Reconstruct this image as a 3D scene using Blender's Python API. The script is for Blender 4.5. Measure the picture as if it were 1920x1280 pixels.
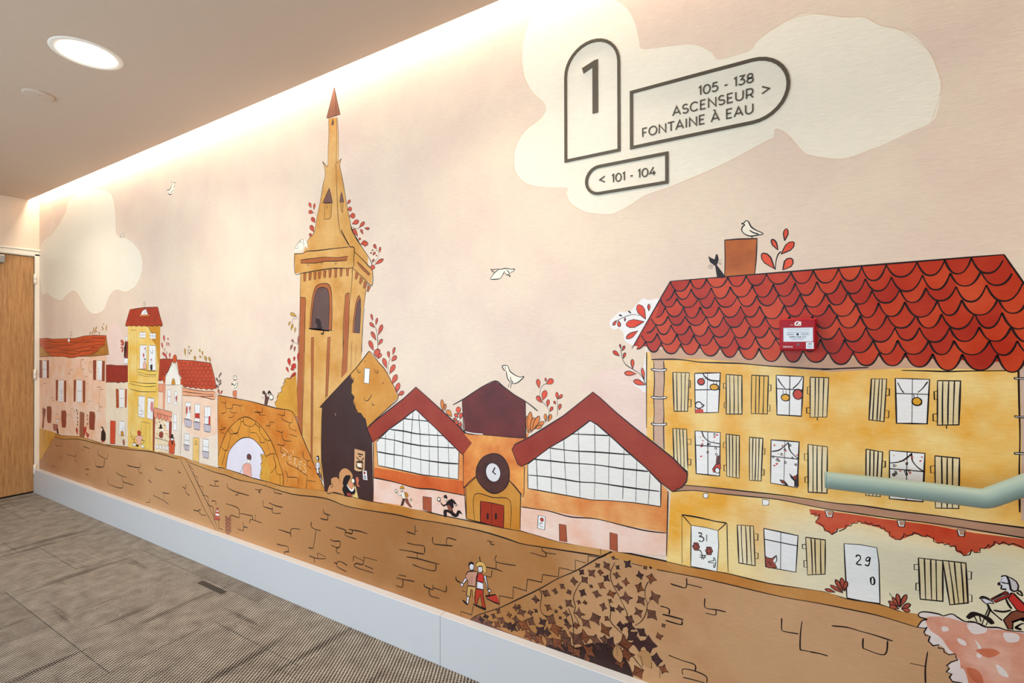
import bpy, bmesh, math, random
from mathutils import Matrix, Vector

# ---------------------------------------------------------------- clean start
for o in list(bpy.data.objects):
    bpy.data.objects.remove(o, do_unlink=True)
scene = bpy.context.scene
COL = scene.collection
rnd = random.Random(11)

# ---------------------------------------------------------------- camera
# X runs along the mural wall away from the far door, Y into the mural wall, Z up
CAM = Vector((5.700, -1.558, 1.283))
along = Vector((-0.8619294, 0.00334297, 0.50701729))   # camera-space (right, down, forward) of world -X
down = Vector((0.00185312, 0.99999236, -0.00344305))   # of world -Z
into = Vector((0.50702493, 0.0020281, 0.861929))       # of world +Y
def axis(i, sgn):
    return Vector((-along[i], into[i], -down[i])) * sgn
rx, ry, rz = axis(0, 1), axis(1, -1), axis(2, -1)
cam_data = bpy.data.cameras.new('camera')
cam_data.sensor_fit = 'HORIZONTAL'
cam_data.sensor_width = 36.0
cam_data.lens = 36.0 * 910.0 / 1920.0
cam_data.clip_start = 0.02
cam = bpy.data.objects.new('camera', cam_data)
COL.objects.link(cam)
m = Matrix((rx, ry, rz)).transposed().to_4x4()
m.translation = CAM
cam.matrix_world = m
scene.camera = cam

# ---------------------------------------------------------------- world, window light, exposure
world = bpy.data.worlds.new('daylight')
scene.world = world
world.use_nodes = True
wb = world.node_tree.nodes['Background']
wb.inputs[0].default_value = (0.66, 0.83, 1.0, 1)
wb.inputs[1].default_value = 4.5
def area(name, loc, rot, sx, sy, watts, color, portal=False):
    d = bpy.data.lights.new(name, 'AREA')
    d.shape = 'RECTANGLE'; d.size = sx; d.size_y = sy; d.energy = watts; d.color = color
    if portal: d.cycles.is_portal = True
    o = bpy.data.objects.new(name, d); COL.objects.link(o)
    o.location = loc; o.rotation_euler = rot
    return o
WIN = (1.0, 5.9, 0.10, 2.30)          # opening of the invented window opposite the mural: x0, x1, z0, z1
YL = -2.75                            # plane of that wall
area('window_portal', ((WIN[0] + WIN[1]) / 2, YL - 0.1, (WIN[2] + WIN[3]) / 2), (math.pi / 2, 0, 0), WIN[1] - WIN[0], WIN[3] - WIN[2], 1, (1, 1, 1), True)
scene.view_settings.view_transform = 'Standard'
scene.view_settings.look = 'None'
scene.view_settings.gamma = 1.0
scene.view_settings.use_curve_mapping = False
scene.view_settings.exposure = 0.0
WARM = (1.0, 0.80, 0.60)
LED_STRENGTH = 52
DOWN_STRENGTH = 28
BEAM_WATTS = 5.6

# ---------------------------------------------------------------- helpers
def lin(c):
    return tuple(((v / 255) / 12.92 if v / 255 <= 0.04045 else ((v / 255 + 0.055) / 1.055) ** 2.4) for v in c)
MATS = {}
def new_mat(name):
    mt = bpy.data.materials.new(name); mt.use_nodes = True
    return mt, mt.node_tree, mt.node_tree.nodes, mt.node_tree.nodes['Principled BSDF']
def plain(name, rgb, rough=0.5, spec=0.5, metal=0.0, noise=0.03, scale=40.0):
    if name in MATS: return MATS[name]
    mt, nt, N, b = new_mat(name)
    tc = N.new('ShaderNodeTexCoord'); nz = N.new('ShaderNodeTexNoise'); nz.inputs['Scale'].default_value = scale
    rp = N.new('ShaderNodeValToRGB'); c = lin(rgb)
    rp.color_ramp.elements[0].color = tuple(v * (1 - noise) for v in c) + (1,)
    rp.color_ramp.elements[1].color = tuple(min(1, v * (1 + noise)) for v in c) + (1,)
    nt.links.new(tc.outputs['Object'], nz.inputs['Vector']); nt.links.new(nz.outputs['Fac'], rp.inputs['Fac'])
    nt.links.new(rp.outputs['Color'], b.inputs['Base Color'])
    b.inputs['Roughness'].default_value = rough; b.inputs['Metallic'].default_value = metal
    b.inputs['Specular IOR Level'].default_value = spec
    MATS[name] = mt
    return mt
def emit(name, rgb, strength):
    mt, nt, N, b = new_mat(name)
    b.inputs['Base Color'].default_value = (0.9, 0.9, 0.9, 1)
    b.inputs['Emission Color'].default_value = tuple(rgb) + (1,)
    b.inputs['Emission Strength'].default_value = strength
    return mt
def tag(o, label=None, cat=None, group=None, kind=None):
    for k, v in (('label', label), ('category', cat), ('group', group), ('kind', kind)):
        if v: o[k] = v
    return o
def link(name, me, mat=None, parent=None):
    o = bpy.data.objects.new(name, me); COL.objects.link(o)
    if mat and me is not None and not me.materials: me.materials.append(mat)
    if parent: o.parent = parent
    return o
def empty(name, loc=(0, 0, 0)):
    o = bpy.data.objects.new(name, None); COL.objects.link(o); o.location = loc; o.empty_display_size = 0.1
    return o
def mesh_from(bm, name):
    me = bpy.data.meshes.new(name); bm.normal_update(); bm.to_mesh(me); bm.free()
    return me
def box_bm(bm, x0, x1, y0, y1, z0, z1):
    v = [bm.verts.new(p) for p in ((x0, y0, z0), (x1, y0, z0), (x1, y1, z0), (x0, y1, z0), (x0, y0, z1), (x1, y0, z1), (x1, y1, z1), (x0, y1, z1))]
    for f in ((0, 3, 2, 1), (4, 5, 6, 7), (0, 1, 5, 4), (1, 2, 6, 5), (2, 3, 7, 6), (3, 0, 4, 7)):
        bm.faces.new([v[i] for i in f])
def box(name, x0, x1, y0, y1, z0, z1, mat, parent=None, bevel=0.0, seg=2):
    bm = bmesh.new(); box_bm(bm, x0, x1, y0, y1, z0, z1)
    if bevel:
        bmesh.ops.bevel(bm, geom=list(bm.edges), offset=bevel, segments=seg, affect='EDGES', profile=0.5)
    o = link(name, mesh_from(bm, name), mat, parent)
    if bevel:
        for p in o.data.polygons: p.use_smooth = False
    return o
def lathe(name, prof, mat, parent=None, n=48, loc=(0, 0, 0), smooth=True):
    """closed or open profile of (r, z) turned round the Z axis"""
    bm = bmesh.new(); rings = []
    for r, z in prof:
        if r < 1e-6: rings.append([bm.verts.new((0, 0, z))])
        else: rings.append([bm.verts.new((r * math.cos(2 * math.pi * i / n), r * math.sin(2 * math.pi * i / n), z)) for i in range(n)])
    for a, b in zip(rings[:-1], rings[1:]):
        for i in range(n):
            j = (i + 1) % n
            if len(a) == 1 and len(b) > 1: bm.faces.new((a[0], b[j], b[i]))
            elif len(b) == 1 and len(a) > 1: bm.faces.new((a[i], a[j], b[0]))
            elif len(a) > 1: bm.faces.new((a[i], a[j], b[j], b[i]))
    bmesh.ops.recalc_face_normals(bm, faces=bm.faces)
    o = link(name, mesh_from(bm, name), mat, parent); o.location = loc
    for p in o.data.polygons: p.use_smooth = smooth
    return o
def tube(name, pts, r, mat, parent=None, n=24):
    bm = bmesh.new(); rings = []
    for i, p in enumerate(pts):
        p = Vector(p)
        a = Vector(pts[max(i - 1, 0)]); b = Vector(pts[min(i + 1, len(pts) - 1)])
        d = (b - a).normalized(); u = d.cross(Vector((0, 1, 0))).normalized(); w = d.cross(u)
        rings.append([bm.verts.new(p + (u * math.cos(2 * math.pi * k / n) + w * math.sin(2 * math.pi * k / n)) * r) for k in range(n)])
    for a, b in zip(rings[:-1], rings[1:]):
        for k in range(n): bm.faces.new((a[k], a[(k + 1) % n], b[(k + 1) % n], b[k]))
    bm.faces.new(rings[0][::-1]); bm.faces.new(rings[-1])
    bmesh.ops.recalc_face_normals(bm, faces=bm.faces)
    o = link(name, mesh_from(bm, name), mat, parent)
    for p in o.data.polygons: p.use_smooth = len(p.vertices) == 4
    return o
def slab(name, outline, y0, y1, mat, parent=None, hole=None):
    """flat shape in the wall plane (list of x, z), from depth y0 (wall side) to y1 (room side); an optional hole of as many points"""
    bm = bmesh.new(); n = len(outline)
    A = [bm.verts.new((x, y1, z)) for x, z in outline]; B = [bm.verts.new((x, y0, z)) for x, z in outline]
    if hole:
        C = [bm.verts.new((x, y1, z)) for x, z in hole]; D = [bm.verts.new((x, y0, z)) for x, z in hole]
        for i in range(n):
            j = (i + 1) % n
            bm.faces.new((A[i], A[j], C[j], C[i])); bm.faces.new((B[j], B[i], D[i], D[j]))
            bm.faces.new((A[j], A[i], B[i], B[j])); bm.faces.new((C[i], C[j], D[j], D[i]))
    else:
        bm.faces.new(A); bm.faces.new(B[::-1])
        for i in range(n):
            j = (i + 1) % n; bm.faces.new((A[j], A[i], B[i], B[j]))
    bmesh.ops.recalc_face_normals(bm, faces=bm.faces)
    return link(name, mesh_from(bm, name), mat, parent)
def catmull(pts, closed=False, n=4):
    P = list(pts); out = []; L = len(P)
    if L < 3: return P
    rng = range(L) if closed else range(L - 1)
    for i in rng:
        if closed: p0, p1, p2, p3 = P[i - 1], P[i], P[(i + 1) % L], P[(i + 2) % L]
        else: p0, p1, p2, p3 = P[max(i - 1, 0)], P[i], P[i + 1], P[min(i + 2, L - 1)]
        for k in range(n):
            t = k / n
            out.append(tuple(0.5 * ((2 * p1[d]) + (-p0[d] + p2[d]) * t + (2 * p0[d] - 5 * p1[d] + 4 * p2[d] - p3[d]) * t * t + (-p0[d] + 3 * p1[d] - 3 * p2[d] + p3[d]) * t ** 3) for d in (0, 1)))
    if not closed: out.append(P[-1])
    return out

# ---------------------------------------------------------------- materials of the room
M_wall = plain('wall_paint', (222, 203, 180), 0.7, 0.3)
M_ceil = plain('ceiling_paint', (196, 176, 156), 0.75, 0.3)
M_white = plain('white_paint', (238, 226, 206), 0.45, 0.5)
M_base = plain('baseboard_laminate', (206, 206, 206), 0.28, 0.5, noise=0.01)
M_black = plain('gap_shade', (25, 20, 18), 0.8, 0.2)
M_steel = plain('brushed_steel', (150, 152, 152), 0.35, 0.5, 0.9)
M_rail = plain('sage_lacquer', (142, 160, 148), 0.45, 0.3, noise=0.015)
M_sign = plain('bronze_sign', (84, 73, 56), 0.5, 0.4, noise=0.05)
M_red = plain('alarm_red', (168, 6, 22), 0.4, 0.25, noise=0.02)
M_card = plain('alarm_card', (226, 232, 236), 0.4, 0.5, noise=0.02)
M_ring = plain('lamp_trim', (236, 228, 214), 0.4, 0.5)
M_ink_black = plain('print_black', (22, 22, 24), 0.5, 0.3)

def oak():
    mt, nt, N, b = new_mat('oak_veneer'); L = nt.links.new
    tc = N.new('ShaderNodeTexCoord'); mp = N.new('ShaderNodeMapping'); mp.inputs['Scale'].default_value = (1.0, 26.0, 1.6)
    n1 = N.new('ShaderNodeTexNoise'); n1.inputs['Scale'].default_value = 3.0; n1.inputs['Detail'].default_value = 6; n1.inputs['Distortion'].default_value = 0.6
    mp2 = N.new('ShaderNodeMapping'); mp2.inputs['Scale'].default_value = (1.0, 130.0, 5.0)
    n2 = N.new('ShaderNodeTexNoise'); n2.inputs['Scale'].default_value = 4.0; n2.inputs['Detail'].default_value = 3
    mx = N.new('ShaderNodeMath'); mx.operation = 'MULTIPLY_ADD'; mx.inputs[1].default_value = 0.45
    L(tc.outputs['Object'], mp.inputs[0]); L(tc.outputs['Object'], mp2.inputs[0]); L(mp.outputs[0], n1.inputs['Vector']); L(mp2.outputs[0], n2.inputs['Vector'])
    sc = N.new('ShaderNodeMath'); sc.operation = 'MULTIPLY'; sc.inputs[1].default_value = 0.6; L(n1.outputs['Fac'], sc.inputs[0])
    L(n2.outputs['Fac'], mx.inputs[0]); L(sc.outputs[0], mx.inputs[2])
    rp = N.new('ShaderNodeValToRGB'); rp.color_ramp.elements[0].position = 0.36; rp.color_ramp.elements[1].position = 0.68
    rp.color_ramp.elements[0].color = lin((150, 100, 54)) + (1,); rp.color_ramp.elements[1].color = lin((196, 146, 90)) + (1,)
    L(mx.outputs[0], rp.inputs['Fac']); L(rp.outputs['Color'], b.inputs['Base Color']); b.inputs['Roughness'].default_value = 0.45
    return mt
M_oak = oak()

def carpet(name, shade, turn):
    """woven loop carpet: light loops with dark gaps between them, and darker wandering streaks"""
    mt, nt, N, b = new_mat(name); L = nt.links.new
    geo = N.new('ShaderNodeNewGeometry'); sep = N.new('ShaderNodeSeparateXYZ'); L(geo.outputs['Position'], sep.inputs[0])
    def mth(op, a, bb=None, c=None):
        n = N.new('ShaderNodeMath'); n.operation = op
        for i, v in enumerate((a, bb, c)):
            if v is None: continue
            if isinstance(v, (int, float)): n.inputs[i].default_value = v
            else: L(v, n.inputs[i])
        return n.outputs[0]
    wob = N.new('ShaderNodeTexNoise'); wob.inputs['Scale'].default_value = 45; L(geo.outputs['Position'], wob.inputs['Vector'])
    wv = mth('MULTIPLY', wob.outputs['Fac'], 0.9)
    px_, py_ = 2 * math.pi / 0.0150, 2 * math.pi / 0.0170
    v = mth('ADD', mth('MULTIPLY', sep.outputs['Y'], py_), wv); u = mth('ADD', mth('MULTIPLY_ADD', v, -0.4, wv), mth('MULTIPLY', sep.outputs['X'], px_))
    cu, cv = mth('COSINE', u), mth('COSINE', v)
    d = mth('MULTIPLY', cu, cv)                              # +1 at both sub-lattices of a staggered grid
    d = mth('MULTIPLY_ADD', d, 0.5, 0.5)
    def streak(sc, scale, lo, hi):
        mp = N.new('ShaderNodeMapping'); L(geo.outputs['Position'], mp.inputs[0]); mp.inputs['Scale'].default_value = sc
        st = N.new('ShaderNodeTexNoise'); st.inputs['Scale'].default_value = scale; st.inputs['Detail'].default_value = 4; L(mp.outputs[0], st.inputs['Vector'])
        r_ = N.new('ShaderNodeMapRange'); r_.interpolation_type = 'SMOOTHSTEP'; r_.inputs['From Min'].default_value = lo; r_.inputs['From Max'].default_value = hi
        L(st.outputs['Fac'], r_.inputs['Value']); return r_.outputs['Result']
    across = streak((14.0, 1.4, 1.0), 1.0, 0.56, 0.74)       # thin dark bars across the passage
    length = streak((1.6, 16.0, 1.0), 1.0, 0.60, 0.76)       # and along it
    dark = mth('MAXIMUM', across, mth('MULTIPLY', length, 0.9 if turn else 0.5))
    sx = mth('LESS_THAN', mth('ABSOLUTE', mth('SUBTRACT', sep.outputs['X'], 3.035)), 0.118); sy = mth('LESS_THAN', mth('ABSOLUTE', mth('ADD', sep.outputs['Y'], 0.152)), 0.016)
    dark = mth('MAXIMUM', dark, mth('MULTIPLY', mth('MULTIPLY', sx, sy), 1.7))      # dark patch beside the wall
    th = mth('MULTIPLY_ADD', dark, -0.20, 0.50 + shade)
    dk = N.new('ShaderNodeMapRange'); dk.interpolation_type = 'SMOOTHSTEP'
    L(d, dk.inputs['Value']); L(mth('SUBTRACT', th, 0.20), dk.inputs['From Min']); L(mth('ADD', th, 0.20), dk.inputs['From Max'])
    fib = N.new('ShaderNodeTexNoise'); fib.inputs['Scale'].default_value = 14; fib.inputs['Detail'].default_value = 8; L(geo.outputs['Position'], fib.inputs['Vector'])
    light = N.new('ShaderNodeValToRGB'); light.color_ramp.elements[0].position = 0.3; light.color_ramp.elements[1].position = 0.7
    light.color_ramp.elements[0].color = lin((154, 143, 130)) + (1,); light.color_ramp.elements[1].color = lin((190, 180, 164)) + (1,)
    L(fib.outputs['Fac'], light.inputs['Fac'])
    mix = N.new('ShaderNodeMixRGB'); mix.inputs[2].default_value = lin((40, 33, 28)) + (1,)
    L(dk.outputs['Result'], mix.inputs[0]); L(light.outputs['Color'], mix.inputs[1]); L(mix.outputs[0], b.inputs['Base Color'])
    b.inputs['Roughness'].default_value = 0.95; b.inputs['Specular IOR Level'].default_value = 0.1
    bp = N.new('ShaderNodeBump'); bp.inputs['Strength'].default_value = 0.5; bp.inputs['Distance'].default_value = 0.002; bp.invert = True
    L(d, bp.inputs['Height']); L(bp.outputs[0], b.inputs['Normal'])
    return mt
CARPET = [carpet('carpet_weave_%d' % i, s, t) for i, (s, t) in enumerate(((0.0, 0), (0.03, 1), (-0.04, 0), (0.01, 1)))]

# watercolour print: every colour of the mural, with the pigment pooling unevenly and the grain of laid paper
PALETTE = dict(
    sky=((240, 219, 196), 0.07), cloud=((243, 231, 208), 0.015), wetedge=((226, 190, 150), 0.05), blush=((236, 206, 190), 0.04), white_wash=((240, 232, 226), 0.02),
    ground=((188, 134, 84), 0.17), ground_light=((180, 134, 88), 0.1), path=((196, 138, 76), 0.16), ink=((34, 22, 22), 0.1), chalk=((232, 196, 150), 0.05), white=((240, 235, 230), 0.02),
    pink_wall=((238, 192, 156), 0.10), cream_wall=((236, 214, 184), 0.06), yellow_wall=((236, 194, 98), 0.10), yellow2=((240, 200, 96), 0.1), yellow_door=((236, 190, 110), 0.08),
    tan_roof=((178, 122, 52), 0.2), roof_orange=((198, 78, 38), 0.14), roof_red=((182, 60, 38), 0.12), roof_red2=((194, 72, 46), 0.12), roof_dark=((160, 44, 36), 0.14), roof_brick=((142, 50, 38), 0.13),
    tile_a=((190, 50, 28), 0.16), tile_b=((178, 46, 30), 0.16), tile_c=((202, 58, 30), 0.18), roof_red_big=((180, 46, 28), 0.14),
    rust=((146, 66, 46), 0.12), shutter_or=((182, 82, 44), 0.14), door_brown=((156, 96, 66), 0.1), door_red=((214, 74, 48), 0.1), door_rust=((168, 84, 54), 0.12), door_crimson=((158, 48, 24), 0.12), brick_red=((150, 64, 54), 0.14),
    ochre=((206, 138, 42), 0.16), ochre_bush=((212, 152, 58), 0.16), ochre_front=((200, 132, 48), 0.14), orange=((228, 136, 62), 0.1), orange_fin=((204, 82, 36), 0.1), salmon=((232, 150, 116), 0.1), salmon2=((230, 158, 118), 0.1), coral=((230, 130, 106), 0.1),
    blush2=((240, 202, 174), 0.08), shop_wall=((236, 216, 194), 0.05), shop_white=((238, 228, 212), 0.04), shop_goods=((240, 216, 178), 0.1), lilac=((198, 186, 192), 0.08),
    leaf_red=((196, 60, 46), 0.14), leaf_dull=((168, 98, 84), 0.12), leaf_grey=((120, 96, 92), 0.12), leaf_gold=((196, 148, 66), 0.14), leaf_coral=((206, 84, 62), 0.14), leaf_pink=((204, 82, 78), 0.12), leaf_vivid=((222, 72, 42), 0.12), leaf_orange=((226, 130, 58), 0.14), leaf_rustred=((156, 76, 62), 0.14), leaf_rust2=((180, 84, 62), 0.14),
    pink=((240, 184, 160), 0.08), pink_deep=((220, 130, 130), 0.08), cone_red=((196, 90, 76), 0.1), coat_orange=((208, 86, 50), 0.12), shirt_red=((200, 54, 44), 0.1), shirt_pink=((236, 168, 148), 0.1), shirt_pink2=((196, 140, 116), 0.1), shorts_tan=((206, 160, 96), 0.08), pants_red=((182, 56, 36), 0.12), pants_or=((214, 120, 84), 0.1), pants_dark=((74, 44, 38), 0.12), pants_brown=((138, 78, 56), 0.16), bag_red=((186, 56, 44), 0.14), hair_brown=((102, 62, 58), 0.12), hair_red=((206, 110, 78), 0.1), hair_blond=((214, 166, 92), 0.12), hair_grey=((206, 198, 194), 0.06), face_white=((228, 222, 226), 0.03), sand_yellow=((224, 190, 116), 0.08),
    tower=((206, 146, 70), 0.15), tower2=((210, 152, 78), 0.1), spire_cap=((148, 94, 70), 0.14), spire_cap2=((120, 84, 76), 0.12), rust_or=((176, 98, 54), 0.13), arch_dark=((102, 76, 70), 0.12), cat_dark=((52, 38, 38), 0.1),
    bridge=((206, 124, 46), 0.14), arch_stone=((216, 142, 54), 0.12), arch_hole=((226, 216, 222), 0.03), barn_dark=((66, 40, 36), 0.14), barn_gold=((208, 142, 56), 0.12), poster_tan=((214, 164, 118), 0.06), tan_bush=((204, 142, 92), 0.1),
    hall_orange=((222, 146, 86), 0.14), orange_deep=((206, 92, 38), 0.16), rose_wall=((230, 178, 152), 0.12), pane=((232, 226, 217), 0.02), maroon=((104, 38, 34), 0.22), pavilion_orange=((216, 126, 56), 0.18), clock_brown=((76, 42, 34), 0.18), clock_face=((222, 216, 214), 0.02),
    house_yellow=((230, 172, 70), 0.18), house_pale=((230, 206, 150), 0.12), eave_tan=((204, 162, 132), 0.1), pipe_tan=((206, 168, 142), 0.1), pipe_tan2=((206, 174, 156), 0.1), ledge_tan=((184, 138, 110), 0.12), canopy_red=((198, 78, 48), 0.14), chimney=((180, 92, 38), 0.2), shutter_cream=((228, 206, 158), 0.08), shutter_gold=((234, 184, 92), 0.1), ball_red=((202, 74, 56), 0.1), ball_yellow=((226, 164, 48), 0.08), door_white=((238, 236, 230), 0.03),
    bush_white=((228, 212, 204), 0.06), bush_pink=((212, 144, 116), 0.2), bush_deep=((200, 110, 78), 0.2), ivy_br=((104, 66, 50), 0.18), ivy_br2=((120, 76, 62), 0.18), ivy_dk=((72, 46, 44), 0.18), ivy_or=((128, 70, 42), 0.2), ivy_shadow=((56, 36, 34), 0.2))
TWO = dict(
    house_yellow=((234, 166, 52), (244, 214, 140)),
    ground=((176, 118, 66), (198, 148, 100)),
    rose_wall=((236, 184, 156), (240, 212, 196)),
    hall_orange=((216, 122, 54), (236, 178, 112)),
    pavilion_orange=((206, 96, 34), (236, 162, 80)),
    orange_deep=((198, 82, 28), (222, 114, 54)),
    bush_pink=((204, 116, 80), (228, 180, 158)),
    tower=((204, 142, 64), (224, 174, 106)),
    bridge=((198, 108, 30), (216, 146, 66)),
    path=((186, 118, 48), (204, 152, 92)),
    barn_gold=((200, 128, 36), (216, 154, 72)),
    canopy_red=((192, 60, 30), (208, 98, 66)),
    maroon=((84, 30, 29), (114, 40, 33)),
    yellow_wall=((236, 184, 74), (242, 210, 130)),
    pink_wall=((238, 182, 140), (242, 208, 182)),
    chimney=((160, 80, 34), (204, 112, 48)),
    clock_brown=((60, 34, 30), (98, 52, 40)),
    roof_brick=((146, 44, 24), (160, 60, 36)),
    tile_a=((178, 44, 22), (196, 66, 36)),
    tile_b=((168, 40, 26), (186, 58, 34)),
    tile_c=((190, 56, 26), (206, 78, 44)),
    leaf_vivid=((218, 60, 30), (230, 92, 58)),
    ivy_or=((108, 58, 36), (146, 84, 50)),
    ivy_br=((88, 54, 44), (126, 80, 58)),
    ochre_front=((196, 122, 34), (208, 148, 66)),
    shutter_cream=((222, 194, 138), (238, 222, 184)))          # pigments that pool from one tone to another
def watercolour(key):
    k = 'print_' + key
    if k in MATS: return MATS[k]
    rgb, var = PALETTE[key]
    mt, nt, N, b = new_mat(k); L = nt.links.new
    geo = N.new('ShaderNodeNewGeometry')
    pool = N.new('ShaderNodeTexNoise'); pool.inputs['Scale'].default_value = 3.2 if key in ('sky', 'ground', 'path', 'cloud') else 7.0; pool.inputs['Detail'].default_value = 5; pool.inputs['Roughness'].default_value = 0.55
    mp = N.new('ShaderNodeMapping'); mp.inputs['Scale'].default_value = (34.0, 1.0, 190.0); mp.inputs['Rotation'].default_value = (0, 0.03, 0)
    fib = N.new('ShaderNodeTexNoise'); fib.inputs['Scale'].default_value = 1.0; fib.inputs['Detail'].default_value = 3; fib.inputs['Distortion'].default_value = 0.8
    L(geo.outputs['Position'], pool.inputs['Vector']); L(geo.outputs['Position'], mp.inputs[0]); L(mp.outputs[0], fib.inputs['Vector'])
    c = lin(rgb); rp = N.new('ShaderNodeValToRGB'); e = rp.color_ramp.elements
    e[0].position = 0.3; e[1].position = 0.72
    if key == 'sky':
        e[0].color = lin((226, 199, 179)) + (1,); e[1].color = lin((236, 214, 187)) + (1,)
    elif key in TWO:
        e[0].color = lin(TWO[key][0]) + (1,); e[1].color = lin(TWO[key][1]) + (1,); e[0].position = 0.36; e[1].position = 0.66
    else:
        e[0].color = (c[0] * (1 - var), c[1] * (1 - 1.7 * var), c[2] * (1 - 1.9 * var), 1)
        e[1].color = (min(1, c[0] * (1 + var * .7)), min(1, c[1] * (1 + 1.3 * var)), min(1, c[2] * (1 + 1.3 * var)), 1)
    L(pool.outputs['Fac'], rp.inputs['Fac'])
    gr = N.new('ShaderNodeMapRange'); gr.inputs['From Min'].default_value = 0.25; gr.inputs['From Max'].default_value = 0.75; gr.inputs['To Min'].default_value = 0.955; gr.inputs['To Max'].default_value = 1.045
    L(fib.outputs['Fac'], gr.inputs['Value'])
    mul = N.new('ShaderNodeMixRGB'); mul.blend_type = 'MULTIPLY'; mul.inputs[0].default_value = 1.0
    src = rp.outputs['Color']
    if key == 'ground':
        # the wash of the quay was laid on thin at the far end, thick in the middle and greyer at the near end
        sep = N.new('ShaderNodeSeparateXYZ'); L(geo.outputs['Position'], sep.inputs[0])
        mr = N.new('ShaderNodeMapRange'); mr.inputs['From Min'].default_value = 0.0; mr.inputs['From Max'].default_value = 6.5; L(sep.outputs['X'], mr.inputs['Value'])
        ad = N.new('ShaderNodeMath'); ad.operation = 'MULTIPLY_ADD'; L(pool.outputs['Fac'], ad.inputs[0]); ad.inputs[1].default_value = 0.16; ad.inputs[2].default_value = -0.08
        a2 = N.new('ShaderNodeMath'); a2.operation = 'ADD'; L(mr.outputs['Result'], a2.inputs[0]); L(ad.outputs[0], a2.inputs[1])
        gr_ = N.new('ShaderNodeValToRGB'); el = gr_.color_ramp.elements; el[0].position = 0.05; el[0].color = lin((176, 120, 84)) + (1,); el[1].position = 0.95; el[1].color = lin((206, 164, 126)) + (1,)
        for pos, cc in ((0.32, (206, 158, 112)), (0.50, (196, 140, 90)), (0.64, (148, 92, 44)), (0.74, (166, 112, 62)), (0.84, (204, 162, 122))):
            q = el.new(pos); q.color = lin(cc) + (1,)
        L(a2.outputs[0], gr_.inputs['Fac'])
        gm = N.new('ShaderNodeMixRGB'); gm.inputs[0].default_value = 0.65; L(src, gm.inputs[1]); L(gr_.outputs['Color'], gm.inputs[2]); src = gm.outputs[0]
    if key == 'house_yellow':
        # the wash of the house runs out to pale cream towards the lower right of the print
        sep = N.new('ShaderNodeSeparateXYZ'); L(geo.outputs['Position'], sep.inputs[0])
        def ramp(sock, a, b_):
            r_ = N.new('ShaderNodeMapRange'); r_.interpolation_type = 'SMOOTHSTEP'; r_.inputs['From Min'].default_value = a; r_.inputs['From Max'].default_value = b_
            L(sock, r_.inputs['Value']); return r_.outputs['Result']
        m1 = N.new('ShaderNodeMath'); m1.operation = 'MULTIPLY'; L(ramp(sep.outputs['X'], 5.45, 5.80), m1.inputs[0]); L(ramp(sep.outputs['Z'], 0.90, 0.72), m1.inputs[1])
        m2 = N.new('ShaderNodeMath'); m2.operation = 'MULTIPLY_ADD'; m2.use_clamp = True; L(m1.outputs[0], m2.inputs[0]); m2.inputs[1].default_value = 1.3; 
        m3 = N.new('ShaderNodeMath'); m3.operation = 'MULTIPLY_ADD'; L(pool.outputs['Fac'], m3.inputs[0]); m3.inputs[1].default_value = 0.5; m3.inputs[2].default_value = -0.32; L(m3.outputs[0], m2.inputs[2])
        pm = N.new('ShaderNodeMixRGB'); pm.inputs[2].default_value = lin((232, 218, 182)) + (1,); L(m2.outputs[0], pm.inputs[0]); L(src, pm.inputs[1]); src = pm.outputs[0]
    L(src, mul.inputs[1]); L(gr.outputs['Result'], mul.inputs[2]); L(mul.outputs[0], b.inputs['Base Color'])
    b.inputs['Roughness'].default_value = 0.34; b.inputs['Specular IOR Level'].default_value = 0.22
    bp = N.new('ShaderNodeBump'); bp.inputs['Strength'].default_value = 0.12; bp.inputs['Distance'].default_value = 0.002
    L(fib.outputs['Fac'], bp.inputs['Height']); L(bp.outputs[0], b.inputs['Normal'])
    MATS[k] = mt
    return mt

# ================================================================ THE ROOM
XE = 8.2            # near end of the passage
ZC = 2.523          # underside of the ceiling
# floor and its carpet tiles
floor = tag(box('floor', -0.2, XE, YL, 0, -0.12, -0.006, plain('screed', (70, 62, 55), 0.9, 0.1)), kind='structure')
TX, TY = 0.6145, 0.600
offs = {0: -0.30, 1: -0.52, 2: -0.43, 3: -0.12, 4: -0.12, 5: -0.32, 6: -0.50, 7: -0.2, 8: -0.38, 9: -0.1, 10: -0.45, 11: -0.25, 12: -0.05, 13: -0.4}
cache = {}
for ci in range(-1, 15):
    x0 = 1.535 + (ci - 2) * TX; x1 = x0 + TX
    x0, x1 = max(x0, 0.0), min(x1, XE)
    if x1 - x0 < 0.02: continue
    y = offs.get(ci, -0.3) + TY
    while y > YL:
        ya, yb = max(y - TY, YL), min(y, -0.0)
        if yb - ya > 0.02:
            key = (round(x1 - x0, 4), round(yb - ya, 4), rnd.randrange(4))
            if key not in cache:
                bm = bmesh.new(); w, d = key[0] / 2 - 0.0013, key[1] / 2 - 0.0013
                box_bm(bm, -w, w, -d, d, -0.006, 0.0)
                me = mesh_from(bm, 'carpet_tile'); me.materials.append(CARPET[key[2]]); cache[key] = me
            t = link('carpet_tile', cache[key], None, floor); t.location = ((x0 + x1) / 2, (ya + yb) / 2, 0)
        y -= TY
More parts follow.
